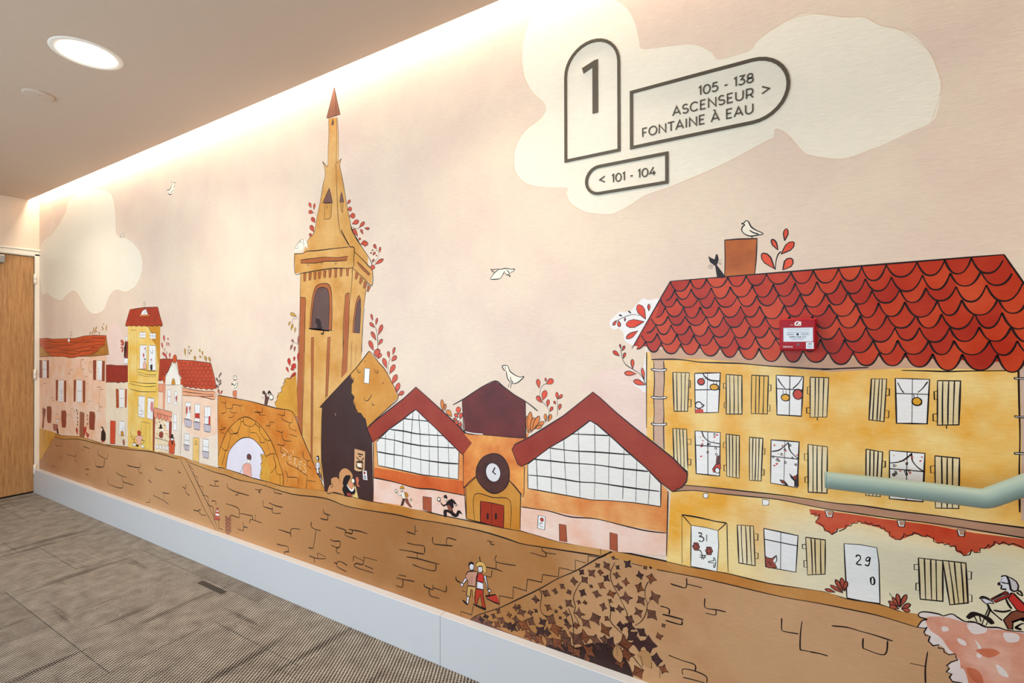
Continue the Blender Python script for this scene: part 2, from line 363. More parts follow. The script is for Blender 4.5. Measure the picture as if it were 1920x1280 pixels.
# walls
wall_right = tag(box('wall_right', -0.15, XE, 0.0, 0.14, -0.12, 2.95, M_wall), kind='structure')
bm = bmesh.new()
DY0, DY1, DZ = -0.985, -0.012, 2.072         # rough opening of the far door
box_bm(bm, -0.15, 0, YL, DY0, -0.12, 2.95); box_bm(bm, -0.15, 0, DY0, 0, DZ, 2.95); box_bm(bm, -0.15, 0, DY1, 0, -0.12, DZ); box_bm(bm, -0.2, -0.15, DY0 - 0.1, 0, -0.12, 2.2)  # last box: unseen backing added behind the door to block leaking light
wall_back = tag(link('wall_back', mesh_from(bm, 'wall_back'), M_wall), kind='structure')
bm = bmesh.new()
box_bm(bm, -0.15, WIN[0], YL - 0.16, YL, -0.12, 2.95); box_bm(bm, WIN[1], XE, YL - 0.16, YL, -0.12, 2.95)
box_bm(bm, WIN[0], WIN[1], YL - 0.16, YL, -0.12, WIN[2]); box_bm(bm, WIN[0], WIN[1], YL - 0.16, YL, WIN[3], 2.95)
tag(link('wall_left', mesh_from(bm, 'wall_left'), M_wall), kind='structure')
tag(box('wall_front', XE, XE + 0.15, YL, 0.14, -0.12, 2.95, M_wall), kind='structure')
# unseen window opposite the mural, invented and sized for its cool daylight
wf = tag(empty('added_window', ((WIN[0] + WIN[1]) / 2, YL, WIN[2])), kind='structure')
M_frame = plain('window_frame_white', (235, 235, 232), 0.4, 0.5)
def wpart(n, x0, x1, z0, z1, y0=-0.10, y1=-0.05):
    o = box(n, x0 - wf.location.x, x1 - wf.location.x, y0, y1, z0 - WIN[2], z1 - WIN[2], M_frame, wf, 0.004); return o
wpart('window_frame', WIN[0], WIN[1], WIN[2], WIN[2] + 0.06); wpart('window_frame', WIN[0], WIN[1], WIN[3] - 0.06, WIN[3])
for x in (WIN[0], WIN[0] + 1.6, WIN[0] + 3.2, WIN[1] - 0.06): wpart('mullion', x, x + 0.06, WIN[2] + 0.06, WIN[3] - 0.06)
wpart('window_sill', WIN[0] - 0.05, WIN[1] + 0.05, WIN[2] - 0.03, WIN[2], -0.16, 0.05)
gm, gnt, gN, gb = new_mat('window_glass')
tr_ = gN.new('ShaderNodeBsdfTransparent'); gl_ = gN.new('ShaderNodeBsdfGlossy'); gl_.inputs['Roughness'].default_value = 0.02; mx_ = gN.new('ShaderNodeMixShader'); mx_.inputs[0].default_value = 0.06
gnt.links.new(tr_.outputs[0], mx_.inputs[1]); gnt.links.new(gl_.outputs[0], mx_.inputs[2]); gnt.links.new(mx_.outputs[0], gN['Material Output'].inputs['Surface'])
for xa, xb in ((WIN[0] + 0.06, WIN[0] + 1.6), (WIN[0] + 1.66, WIN[0] + 3.2), (WIN[0] + 3.26, WIN[1] - 0.06)):
    box('pane', xa - wf.location.x, xb - wf.location.x, -0.079, -0.074, 0.06, WIN[3] - WIN[2] - 0.06, gm, wf)
# ceiling with the light cove along the mural
EDGE = -0.070
tag(box('ceiling', 0, XE, YL, EDGE, ZC, ZC + 0.04, M_ceil), kind='structure')
tag(box('trim_1', 0, XE, -0.45, 0, 2.78, 2.82, M_wall), kind='structure')      # lid of the cove
tag(box('trim_2', 0, XE, -0.47, -0.45, ZC + 0.04, 2.82, M_wall), kind='structure')
M_led = emit('led_tape_glow', (1.0, 0.875, 0.735), LED_STRENGTH)
strip = tag(box('led_strip', 0.03, XE - 0.05, -0.060, -0.020, 2.640, 2.646, M_led), 'warm led light strip hidden in the ceiling cove above the mural', 'light')
strip.data.materials.clear(); strip.data.materials.append(plain('led_body', (230, 225, 215))); strip.data.materials.append(M_led)
for p in strip.data.polygons:
    if p.normal.z < -0.9: p.material_index = 1
box('channel', 0.02, XE - 0.04, -0.066, -0.014, 2.646, 2.664, plain('aluminium', (180, 180, 178), 0.4, 0.5, 0.8), strip)
box('hanger', 0.02, XE - 0.04, -0.014, 0.0, 2.640, 2.664, plain('aluminium', (180, 180, 178), 0.4, 0.5, 0.8), strip)

# baseboard of the mural wall, in boards butted end to end
BZ, BY = 0.200, -0.036
bb = tag(empty('baseboard_right', (0, 0, 0)), kind='structure')
for xa, xb in ((0.0, 1.98), (1.98, 4.470), (4.470, 6.96), (6.96, XE)):
    box('board', xa + 0.0006, xb - 0.0006, BY, 0, 0, BZ, M_base, bb, 0.0012, 1)
tag(box('baseboard_left', 0, XE, YL, YL + 0.02, 0, 0.1, M_base), kind='structure')
tag(box('baseboard_back', 0, 0.02, YL, -1.06, 0, 0.1, M_base), kind='structure')

# far door with its frame
door = tag(empty('door_1', (0, -0.5, 0)), kind='structure')
def dpart(n, x0, x1, y0, y1, z0, z1, mat, par=None, bev=0.0):
    par = par or door
    oy = 0.5
    return box(n, x0, x1, y0 + oy, y1 + oy, z0, z1, mat, par, bev)
dpart('door_leaf', -0.052, -0.008, -0.965, -0.0335, 0.010, 2.036, M_oak, None, 0.0015)
dpart('door_jamb', -0.11, 0.006, -0.0300, -0.012, 0.0, 2.072, M_white)
dpart('door_jamb', -0.11, 0.006, -0.985, -0.968, 0.0, 2.072, M_white)
dpart('door_head', -0.11, 0.006, -0.968, -0.0300, 2.0405, 2.072, M_white)
dpart('gap_shade_strip', -0.06, -0.012, -0.966, -0.032, -0.006, 0.0095, M_black)  # black strip stands in for the shade in the gap under the leaf
dpart('casing', 0.0, 0.013, -0.032, -0.001, 0.0, 2.062, M_white, None, 0.002)
dpart('casing', 0.0, 0.013, -1.045, -0.966, 0.0, 2.104, M_white, None, 0.003)
dpart('casing_head', 0.0, 0.013, -0.966, -0.001, 2.046, 2.084, M_white, None, 0.002)
dpart('casing_head_bead', 0.0, 0.020, -0.968, 0.0, 2.086, 2.104, M_white, None, 0.004)
for z in (1.845, 1.020, 0.200):
    h = lathe('hinge', [(0, 0), (0.0095, 0), (0.0095, 0.034), (0.0085, 0.035), (0.0095, 0.036), (0.0095, 0.086), (0, 0.086)], M_white, door, 16); h.location = (0.016, -0.031 + 0.5, z - 0.043)
    hp = box('hinge_plate', -0.012, 0.0, -0.009, 0.012, 0.004, 0.082, M_white, h)
cl = dpart('door_closer', -0.008, 0.048, -0.560, -0.222, 1.955, 2.022, M_steel, None, 0.006)
dpart('closer_arm', 0.020, 0.034, -0.50, -0.30, 2.024, 2.034, M_steel, None, 0.002)
lv = dpart('handle_rose', -0.008, 0.002, -0.93, -0.885, 0.98, 1.12, M_steel, None, 0.003)
dpart('handle_lever', 0.03, 0.046, -0.915, -0.78, 1.045, 1.062, M_steel, None, 0.005)
dpart('handle_neck', -0.008, 0.04, -0.915, -0.899, 1.045, 1.062, M_steel, None, 0.004)

# ================================================================ THE MURAL
# The print: one sheet of wallpaper, its painted motifs lying in the same plane, each a hair above what it was painted over.
# Lines of the list: P part | F filled shape | E ellipse | V leaf | S ivy leaf | L pen stroke | T scalloped tiles | R big roof.
# Coordinates are half millimetres along the wall and up from the floor, each point relative to the one before.
MURAL = """P|painted_cloud|large cream cloud painted behind the wayfinding signs
F|patch|cloud|0|1|10165 4985 246 -190 81 -141 31 -131 21 -65 154 -34 153 -35 98 -69 44 -65 67 -7 111 7 36 41 81 44 79 24 56 11 70 -21 120 -59 92 -32 67 -64 87 -56 52 -44 51 -88 34 -102 14 -96 -12 -102 -27 -59 -93 -33 -130 -48 -114 -28 -95 19 -93 41 -43 56 -51 77 -55 39 -11 -49 -27 -6 -110 -45 -143 -54 -214 -58 -97 -24 -133 -26 -105 -50 -108 -38 -93 10 -114 34 -99 73 -32 72 4 36 -179 37 -131 42 -89 82 -28 96 19 115 77 102 132 67 30 77 -95 113 -66 123 -22 116 4 137 41 124 62 88 48 145
L|wetedge|1.6|1|11748 3571 -114 -28 -95 16 -93 42 -43 55 -51 77 -55 39
L|wetedge|1.6|1|11291 3725 -142 -53 -143 -54 -214 -59 -230 -50 -105 -50 -108 -37 -93 9 -114 34 -99 73 -32 72
L|wetedge|1.6|1|9836 3684 -131 41 -89 82 -32 101 18 115 82 101 132 63 34 80 -99 114 -71 124 -22 117
L|wetedge|1.6|1|11971 3649 41 163 -16 97 -34 105 -103 132 -87 56 -67 64 -92 32 -120 59 -126 10 -79 -24 -81 -44
P|painted_cloud|cream cloud painted above the far pink farmhouse
F|patch|cloud|0|1|28 4227 607 208 476 240 152 187 461 64 492 -29 460 -90 211 -142 70 -225 52 -313 266 -76 273 -118 201 -180 15 -218 -168 -170 -303 -71 -317 48 -208 -89 -177 -180 -276 -54 -229 40 -256 158 -163 125 -166 68 -234 -30 -285 -98 -343 60 -286 96 -246 41
L|wetedge|2.2|1|28 4218 607 208 476 241 152 186
L|wetedge|2.2|1|2956 4608 35 -173 18 -308
L|wetedge|2.2|1|3764 3535 -168 -177 -303 -71 -317 48 -208 -89 -177 -180 -276 -55 -229 40 -256 158 -163 125 -166 68 -234 -30 -285 -99 -343 60 -286 96
P|painted_wash|faint pink wash hill painted above the small red roof
F|patch|blush|0|1|2664 2211 17 390 71 218 139 59 137 -34 135 -108 83 -174 114 -171 0 -163
P|painted_wash|pink wash painted behind the right market roof
F|patch|blush|0|1|10119 2276 116 84 112 39 107 3 84 2 27 -239 -1 -239 -111 93 -107 79 -150 124 -58 7
P|painted_ground|brown stone quay wall painted along the foot of the mural
F|patch|ground|0|0|-345 1074 361 22 701 -10 295 -16 641 52 361 -6 653 -22 695 35 702 26 500 15 210 11 215 -21 338 -11 318 -9 142 3 494 -32 333 -2 216 -10 357 29 309 23 261 5 365 -5 348 22 218 2 149 -7 280 4 160 3 355 12 315 -17 173 12 260 12 309 4 143 -1 201 12 226 -5 260 21 100 -12 140 10 87 -15 69 5 251 -4 262 -5 570 -14 -3 -873 -13336 -219
F|path_strip|path|0|0|717 1086 295 -16 641 52 361 -6 653 -22 695 35 702 26 500 15 210 11 215 -21 338 -11 318 -9 142 3 494 -32 333 -2 216 -10 357 29 309 23 261 5 365 -5 348 22 218 2 149 -7 280 4 160 3 355 12 315 -17 173 12 260 12 309 4 143 -1 201 12 226 -5 260 21 100 -12 140 10 87 -15 69 5 251 -4 262 -5 570 -14 0 -62 -570 17 -262 1 -257 -1 -143 14 -99 0 -173 -6 -169 -11 -156 0 -270 1 -270 -12 -178 13 -202 -9 -430 -32 -173 -11 -119 10 -251 13 -382 -11 -282 -18 -204 -1 -374 -23 -277 -8 -291 24 -505 -38 -544 21 -356 -10 -295 19 -244 4 -558 44 -139 25 -108 -16 -682 11 -641 -40 -709 -26 -365 2 -667 -2 -641 -63 -365 17
L|ink|3.6|1|717 1086 295 -16 641 52 361 -6 653 -22 695 35 702 26 500 15 210 11 215 -21 338 -11 318 -9 142 3 494 -32 333 -2 216 -10 357 29 309 23 261 5 365 -5 348 22 218 2 149 -7 280 4 160 3 355 12 315 -17 173 12 260 12 309 4 143 -1 201 12 226 -5 260 21 100 -12 140 10 87 -15
L|ink|3.4|1|647 1026 365 -17 641 63 667 2 365 -2 709 26 641 40 682 -11
L|ink|3.2|1|4964 1118 558 -44 244 -4 295 -19 356 10 544 -21 505 38 291 -24 277 8 374 23 204 1 282 18 382 11 251 -13 119 -10 173 11 430 32
L|ink|3.2|1|10629 1131 270 12 270 -1 156 0 169 11 173 6 99 0 143 -14
L|ink|3.2|1|763 909 1 -31 80 2 159 20
L|ink|3.2|1|1849 986 111 -11 124 -4 0 -46 -27 -31
L|ink|3.2|1|1793 910 84 13
L|ink|3.2|1|1220 787 106 -6 149 3 103 14
L|ink|3.2|1|1598 859 -35 -63 -6 -72 64 8
L|ink|3.2|1|893 712 157 3
L|ink|3.2|1|909 671 79 3
L|ink|3.2|1|2403 1006 -7 -85 124 -25 177 -10 49 86
L|ink|3.2|1|2325 806 8 -80 251 34 17 102
L|ink|3.2|1|568 523 197 -4
L|ink|3.2|1|3340 882 113 -11 220 17
L|ink|3.2|1|1948 639 137 18
L|ink|3.2|1|2329 738 241 18 59 123
L|ink|3.2|1|3355 880 156 -5 204 19 10 80
L|ink|3.2|1|3690 886 10 -65 90 7
L|ink|3.2|1|4127 970 33 -42 175 0
L|ink|3.2|1|4731 998 8 -32 55 -3
L|ink|3.2|1|3002 728 138 -24 188 2
L|ink|3.2|1|3194 687 27 -57 317 -3
L|ink|3.2|1|3221 630 -26 -91 -221 -20 -227 17 -30 73
L|ink|3.2|1|1951 636 116 15
L|ink|3.2|1|1952 561 115 5
L|ink|3.2|1|3937 760 81 -17 29 -14
L|ink|3.2|1|4009 816 0 -51
L|ink|3.2|1|4815 797 84 -10 8 51
L|ink|3.2|1|4899 787 20 -48 82 -26
L|ink|3.2|1|4081 573 254 -21 157 -30
L|ink|3.2|1|4326 652 55 -3 133 14
L|ink|3.2|1|4381 649 -23 -93
L|ink|3.2|1|3889 449 106 18 0 37
L|ink|3.2|1|573 516 191 7
L|ink|3.2|1|5436 909 108 1 99 15
L|ink|3.2|1|5533 976 37 -7 65 13
L|ink|3.2|1|5570 969 -8 -56
L|ink|3.2|1|5814 984 7 -47 132 -25 284 -4
L|ink|3.2|1|6021 913 7 -28 -58 -10
L|ink|3.2|1|6343 996 64 -2 62 16
L|ink|3.2|1|6438 999 -31 -27 37 6
L|ink|3.2|1|6682 1033 6 -21 124 1
L|ink|3.2|1|5082 552 119 4 59 -27 108 10
L|ink|3.2|1|5201 556 12 23 47 8
L|ink|3.2|1|5488 728 82 10 11 -45
L|ink|3|0|4773 1134 329 -299 235 -235 244 -191
L|ink|3|0|4907 1150 314 -298 230 -212 185 -234
L|ink|3.2|0|4960 1092 102 -40 48 -79 71 -11 8 -93 109 -5 0 -94 115 -2 0 -97 105 -9 15 -89 103 -42 7 -90 83 -4
L|ink|3.2|1|5781 745 180 -1 81 -17 8 -60 -16 -34 -155 3
L|ink|3.2|1|6055 683 210 14 30 -6 0 -33 -43 -11 0 -35
L|ink|3.2|1|6295 658 171 -6
L|ink|3.2|1|6349 724 0 -69
L|ink|3.2|1|6491 897 0 -59 73 -7 84 0
L|ink|3.2|1|6588 889 119 -12 116 3
L|ink|3.2|1|6655 854 -7 -45 36 -15 109 19
L|ink|3.2|1|6015 506 107 -3 13 46 78 3
L|ink|3.2|1|6122 598 13 -49
L|ink|3.2|1|7458 970 0 -34 50 -7 50 -2
L|ink|3.2|1|7512 926 0 -49 -105 -3
L|ink|3.2|1|6754 640 104 -1 101 -1
L|ink|3.2|1|7109 709 -145 -25 -5 -82
L|ink|3.2|1|7279 817 -6 -43 42 -19 102 0
L|ink|3.2|1|7346 748 -38 -175 -35 -17 -42 -2
L|ink|3.2|1|6726 484 74 1 108 8 0 -50 -50 -13 -5 -30
L|ink|3.2|1|6908 441 29 2
L|ink|3.2|1|7626 832 134 -4 9 -18 84 1
L|ink|3.2|1|7807 846 46 0 109 8 89 -4
L|ink|3.2|1|7853 846 -4 -36 -80 -3 0 -29 139 -4
L|ink|3.2|1|7547 698 59 -5 83 13 -15 -61 -107 0
L|ink|3.2|1|7674 645 -29 -6 0 -43 42 -1
L|ink|3.2|1|7241 474 125 1 126 28
L|ink|3.2|1|7370 530 118 -12
L|ink|3.2|1|7370 530 0 -52
L|ink|3.2|1|7321 476 0 -55
L|ink|3.2|1|7606 491 39 0 19 24 58 3 65 -14
L|ink|3.2|1|7645 491 10 -30 123 -17
L|ink|3.2|1|7871 610 136 -15
L|ink|3.2|1|7998 631 174 5
L|ink|3.2|1|8007 633 -13 -71 -86 -11 -10 -36 231 0
L|ink|3.2|1|8015 557 106 -7
L|ink|3.2|1|7871 610 -4 -49
L|ink|3.2|1|8523 961 73 -3 19 0 1 74
L|ink|3.2|1|8616 987 34 4
L|ink|3.2|1|8807 973 0 -40 15 -14 72 7 120 16
L|ink|3.2|1|8951 935 7 60 91 1
L|ink|3.2|1|8526 866 85 3 104 8 3 -55
L|ink|3.2|1|8435 791 145 13 62 2 76 7
L|ink|3.2|1|8642 806 -3 -48
L|ink|3.2|1|8518 746 124 13 135 2 102 4
L|ink|3.2|1|8588 698 99 -7 142 10 10 57
L|ink|3.2|1|8430 572 87 8
L|ink|3.2|1|8402 540 76 4 130 15
L|ink|3.2|1|8478 544 -5 -66 -76 -7
L|ink|3.2|1|8717 568 3 -22 57 -6 32 3 0 37
L|ink|3.2|1|8809 557 70 1 64 1 5 50
L|ink|3.2|1|8769 535 5 -44 32 -9 73 5
L|ink|3.2|1|9046 705 5 -26 38 -9
L|ink|3.2|1|9103 609 40 0
L|ink|3.2|1|9716 1043 122 -4 4 29 -25 10 -2 26
L|ink|3.2|1|9842 1068 83 8
L|ink|3.2|1|9428 961 -3 -52 173 11
L|ink|3.2|1|9425 909 -2 -53
L|ink|3.2|1|9332 848 91 5 60 -5
L|ink|3.2|1|9386 838 -8 -55 -40 -1
L|ink|3.2|1|9344 1052 31 -2 4 -18 33 5
L|ink|3.2|1|9375 1050 27 9
L|ink|3.2|1|9179 1032 0 0
L|ink|3.2|1|10711 1066 74 -5
L|ink|3.2|1|10650 907 29 1 27 -7 -2 -32
L|ink|3.2|1|10661 857 67 2 56 2
L|ink|3.2|1|10680 826 41 -1 58 4 2 24
L|ink|3.2|1|10699 615 43 -4 41 -1
L|ink|3.2|1|10254 1187 2 -46
L|ink|3.2|1|10464 1135 72 -2
L|ink|3.2|1|10629 1134 72 2
L|ink|3.2|1|10359 1140 21 1
L|ink|4|1|10713 1064 40 -5 51 5 4 59
L|ink|4|1|10808 1087 90 -1
L|ink|4|1|10914 1027 -2 -50 21 -8 44 6 53 2
L|ink|4|1|10974 971 -2 -28 -56 -4
L|ink|4|1|10648 907 38 1 18 -7 -2 -31
L|ink|4|1|10662 859 53 5 76 -1
L|ink|4|1|10681 827 48 -1 46 3 5 28
L|ink|4|1|11319 1023 -1 -57 11 -14 71 7
L|ink|4|1|11417 1034 -8 -67 -2 -86 11 -6 55 6 62 1
L|ink|4|1|11553 1048 67 12 61 -3 52 -2 80 -8
L|ink|4|1|11690 1024 -1 -46 11 -8 79 -3 13 76
L|ink|4|1|11881 957 57 4
L|ink|4|1|11950 1038 -9 -80 0 -79
L|ink|4|1|10700 614 89 -5 65 -2 3 -37
L|ink|4|1|10785 522 0 36 67 11 67 -10 4 -39
L|ink|4|1|10784 507 86 8 44 2
L|ink|4|1|11456 876 42 5 37 1
L|ink|3.2|1|9178 392 72 62 203 114 153 102 184 125 148 112 142 90 178 136 81 49
L|ink|3.2|1|10241 1118 49 30 37 39
L|ink|3|0|9093 396 0 46 104 1 15 73
L|ink|3|0|9453 581 2 80 116 9 5 88 109 -3 10 88 116 7 8 57 124 13 6 67 123 4 0 77 77 -3
L|ink|3|0|10162 1068 6 51 81 6
P|painted_traffic_cone|
F|patch|cone_red|2|0|5592 664 36 7 29 -126 8 -9 -132 -16 15 19
F|stripe|white|0|0|5577 597 66 7 7 -22 -84 -7
F|stripe|white|0|0|5588 635 48 7 0 -13 -52 -6
P|painted_sprig|
V|leaf|leaf_dull|1.2|5825 407 5779 445 34 17
V|leaf|leaf_dull|1.2|5832 408 5884 466 33 -5
V|leaf|leaf_dull|1.2|5825 446 5779 485 34 17
V|leaf|leaf_dull|1.2|5832 448 5884 505 33 -5
V|leaf|leaf_dull|1.2|5825 486 5779 525 34 17
V|leaf|leaf_dull|1.2|5832 487 5884 545 33 -5
V|leaf|leaf_dull|1.2|5825 526 5779 565 34 17
V|leaf|leaf_dull|1.2|5832 527 5884 584 33 -6
V|leaf|leaf_dull|1.2|5825 565 5779 605 34 17
V|leaf|leaf_dull|1.2|5832 567 5884 623 33 -6
L|ink|1.5|1|5829 395 -4 210
P|painted_farmhouse|pink farmhouse with rust shutters and patched orange roof, leftmost building of the mural
F|patch|pink_wall|0|0|-40 2424 5 -1332 752 -6 295 -16 641 52 361 -6 306 -10 347 -12 -3 1351
F|roof_board|tan_roof|2.5|0|-41 2648 2722 0 81 -237 -635 -35 -1555 -19 -612 -17
F|roof|roof_orange|2.5|0|-42 2659 435 6 201 -14 665 2 298 4 315 33 382 8 426 -10 0 -38 -62 -61 12 -44 -191 -39 -52 -45 -212 -53 -302 -26 -257 -15 -29 -12 -266 -12 -214 18 -252 -3 -293 2 -202 68 -313 115 -89 27
L|ink|2.4|1|11 2615 245 -7 271 9 198 -21 443 11 331 -17 401 38 166 -5 188 33 401 -8
L|ink|2.4|1|11 2563 483 4 166 -13 226 -7 404 1 384 35 226 6 166 4 241 12 323 -12
L|ink|2.4|1|117 2528 377 -12 296 7 223 -43 427 2 234 19 337 24 297 23 310 12
L|ink|2.4|1|325 2490 368 7 257 -42 279 2 270 2 175 -11 392 14 108 46 265 1
L|ink|2.4|1|325 2426 401 3 350 -4 453 -20 344 56 461 5
L|ink|2.4|1|627 2594 98 2
L|ink|2.4|1|1107 2361 123 -8
L|ink|1.4|1|513 2620 -11 -42
L|ink|1.4|1|850 2619 -14 -41
L|ink|1.4|1|1140 2617 -4 -40
L|ink|1.4|1|1393 2616 0 -39
L|ink|1.4|1|1670 2615 -2 -39
L|ink|1.4|1|1941 2614 -11 -38
L|ink|1.4|1|2223 2613 9 -37
L|ink|1.4|1|646 2573 -8 -33
L|ink|1.4|1|991 2572 14 -32
L|ink|1.4|1|1280 2572 -3 -31
L|ink|1.4|1|1591 2572 -13 -31
L|ink|1.4|1|1854 2571 -5 -30
L|ink|1.4|1|2070 2571 -10 -30
L|ink|1.4|1|2335 2571 8 -29
L|ink|1.4|1|502 2529 3 -36
L|ink|1.4|1|849 2529 -4 -35
L|ink|1.4|1|1141 2530 -14 -35
L|ink|1.4|1|1394 2530 -9 -34
L|ink|1.4|1|1715 2530 -2 -32
L|ink|1.4|1|1958 2531 2 -32
L|ink|1.4|1|2225 2531 -5 -31
L|ink|1.4|1|699 2489 7 -37
L|ink|1.4|1|962 2490 2 -36
L|ink|1.4|1|1277 2491 11 -35
L|ink|1.4|1|1574 2492 -6 -34
L|ink|1.4|1|1863 2494 -11 -34
L|ink|1.4|1|2088 2494 7 -33
L|ink|1.4|1|2325 2495 0 -32
L|ink|1.4|1|491 2433 6 -39
L|ink|1.4|1|859 2436 2 -38
L|ink|1.4|1|1165 2438 -5 -37
L|ink|1.4|1|1439 2440 3 -37
L|ink|1.4|1|1708 2442 -1 -36
L|ink|1.4|1|1993 2445 12 -36
L|ink|1.4|1|2227 2446 4 -35
F|shutter|rust|1.6|0|-23 2281 159 3 12 -301 -170 -3
F|window|white|0|0|171 2278 172 7 11 -294 -182 -11
L|ink|2.2|1|171 2278 172 7
L|ink|2.2|1|172 1980 182 11
L|ink|2.2|1|171 2129 178 9
L|ink|0.9|1|257 2281 7 -295
F|shutter|rust|1.6|0|353 2288 102 -1 -9 -297 -92 1
F|shutter|rust|1.6|0|2215 2318 114 2 -15 -296 -90 2
F|window|white|0|0|2356 2315 173 8 -25 -300 -116 1
L|ink|2.2|1|2356 2315 173 8
L|ink|2.2|1|2388 2024 116 -1
F|shutter|rust|1.6|0|2537 2314 86 2 -4 -298 -89 1
L|ink|1.5|1|2387 2209 39 -22 -26 -40 -39 16
L|ink|1.5|1|2400 2147 40 -49 51 -70
L|ink|1.5|1|188 2207 35 -25 -27 -78 45 -102
F|shutter|rust|1.6|0|760 1965 90 4 -18 -341 -71 -2
F|window|white|0|0|888 1968 189 7 -14 -353 -190 -4
L|ink|2.2|1|888 1968 189 7
L|ink|2.2|1|873 1618 190 4
L|ink|2.2|1|881 1793 189 5
L|ink|0.9|1|983 1971 -14 -351
F|shutter|rust|1.6|0|1108 1970 86 3 -8 -347 -71 -4
L|ink|1.8|1|999 1849 32 -48 -63 -40 79 -8
L|ink|1.8|1|953 1711 63 -33 -32 -39
L|ink|1.8|1|920 1919 32 -35
F|shutter|rust|1.6|0|1501 1996 82 3 -23 -344 -67 -1
F|window|white|0|0|1617 2001 172 6 16 -346 -172 -8
L|ink|2.2|1|1617 2001 172 6
L|ink|2.2|1|1633 1653 172 8
L|ink|2.2|1|1625 1827 172 7
L|ink|0.9|1|1704 2004 15 -347
F|shutter|rust|1.6|0|1846 2001 89 -4 -10 -332 -72 -4
F|shutter|rust|1.6|0|363 1500 185 12 23 -49 -6 -152 -33 -78 -134 -5 -34 68
F|shutter|rust|1.6|0|1001 1474 170 12 37 -52 -21 -99 16 -47 -37 -76 -149 -7 -25 139
F|shutter|rust|1.6|0|2096 1538 175 1 26 -60 -18 -81 -16 -131 -172 2 -16 136
F|door|door_brown|2|0|1734 1507 169 -6 -26 -384 -156 2
V|leaf|leaf_red|1.2|1643 1133 1605 1250 80 11
V|leaf|leaf_red|1.2|1877 1111 1959 1304 93 1
V|leaf|leaf_red|1.2|2029 1123 1987 1214 70 12
V|leaf|leaf_red|1.2|1904 1195 1876 1285 61 9
V|leaf|leaf_red|1.2|2029 1123 2070 1198 48 0
V|leaf|leaf_grey|1.2|1654 1497 1588 1535 34 11
V|leaf|leaf_grey|1.2|1654 1450 1633 1490 40 6
V|leaf|leaf_grey|1.2|1654 1379 1629 1419 39 7
V|leaf|leaf_grey|1.2|1654 1320 1654 1362 40 3
V|leaf|leaf_grey|1.2|1654 1273 1642 1314 40 5
V|leaf|leaf_dull|1.2|2001 1440 2008 1487 38 2
V|leaf|leaf_dull|1.2|2001 1383 2014 1430 38 1
V|leaf|leaf_dull|1.2|2001 1314 2029 1362 37 -1
F|shrub|rust|1.2|1|157 1435 69 37 52 -28 44 15 -27 -91 -51 -81 -24 -157 -90 -1 45 152
L|ink|2.2|1|85 1862 105 -8
L|ink|2.2|1|172 1889 138 3
L|ink|2.2|1|514 1662 116 -3
L|ink|2.2|1|597 1616 89 -4
L|ink|2.2|1|1916 2064 97 1
L|ink|2.2|1|1985 1962 77 -6
L|ink|2.2|1|2349 1923 155 2
L|ink|2.2|1|2453 1886 128 12
L|ink|2.2|1|2440 1902 0 -122
L|ink|2.2|1|2027 1691 136 5
L|ink|2.2|1|1981 1645 82 2
L|ink|2.2|1|1383 1533 104 4
L|ink|2.2|1|1487 1508 59 -6
L|ink|2.2|1|1278 1433 106 -5
L|ink|2.2|1|1369 1400 119 -6
L|ink|2.2|1|2428 1628 128 7
L|ink|2.2|1|2435 1701 1 -134 -79 -5
L|ink|2.2|1|762 1408 112 -5
L|ink|2.2|1|906 1338 48 0
L|ink|2.2|1|1345 2220 6 -66 120 9
L|ink|2.2|1|1352 2148 -76 -63 76 5
L|ink|2.2|1|1901 2322 -121 -11 -5 -129 149 -2
L|ink|2.2|1|1887 2292 64 -13
L|ink|2.2|1|2121 2305 -62 -58 22 -80 54 -33 40 35 -13 91 -41 45
V|leaf|leaf_gold|1|2093 2705 2114 2751 43 -4
V|leaf|leaf_gold|1|2174 2704 2195 2763 42 -3
V|leaf|leaf_gold|1|2268 2703 2233 2817 42 2
V|leaf|leaf_gold|1|2281 2737 2339 2832 41 -5
V|leaf|leaf_gold|1|2294 2737 2354 2759 28 -14
V|leaf|leaf_gold|1|2425 2704 2438 2746 41 -3
V|leaf|leaf_gold|1|2655 2743 2687 2842 40 -3
V|leaf|leaf_gold|1|2528 2762 2579 2805 36 -9
V|leaf|leaf_gold|1|2566 2844 2586 2866 38 -7
V|leaf|leaf_gold|1|2515 2801 2541 2823 37 -9
L|ink|1.8|1|1365 2604 -45 37 60 47 -15 49 44 41
F|bird|white|0|1|1274 2653 61 -18 -15 -36 -55 6
L|ink|1.5|1|1394 2766 39 -30 -38 -36 -45 13
L|ink|1.4|1|2663 2380 2 -571
P|painted_hedge|yellow hedge painted beside the far door frame
F|patch|ochre_bush|0|0|-126 1107 143 -1 279 -8 434 -11 -32 -78 -98 -60 -50 -49 -66 -52 -101 -68 -68 -58 -86 -55 -52 -58 -122 -66 -178 -41
L|ink|1.8|1|698 1009 -49 -43 -66 -19 10 -30 -66 -26 -26 -47 -84 -35 -34 -41 -68 -40 -51 -64 -69 -40 -52 -51 -106 -39
P|painted_person|
F|patch|leaf_dull|1|0|632 1229 211 5 23 -98 -7 -44 -48 -4 -32 41 -81 -14 -49 27
E|head|white|1.8|827 1288 51 27 14
F|legs|ink|0|0|756 1158 39 3 32 -78 64 6 -16 36 -32 40
P|painted_person|dark coated traveller pulling a suitcase
F|patch|ink|0|0|2493 1338 64 7 26 -27 75 -65 26 -53 37 -29 -62 0 -51 -44 -76 -13 -38 35 12 101 18 46
E|head|white|0|2519 1301 26 20 14
F|legs|shirt_red|0|0|2532 1136 64 1 0 -17 -64 -3
F|suitcase|ink|0|0|2691 1179 80 -3 29 -51 -79 -8
L|ink|2|1|2633 1218 76 -42
P|painted_cottage|small cream cottage with dark scaled roof and orange shutters
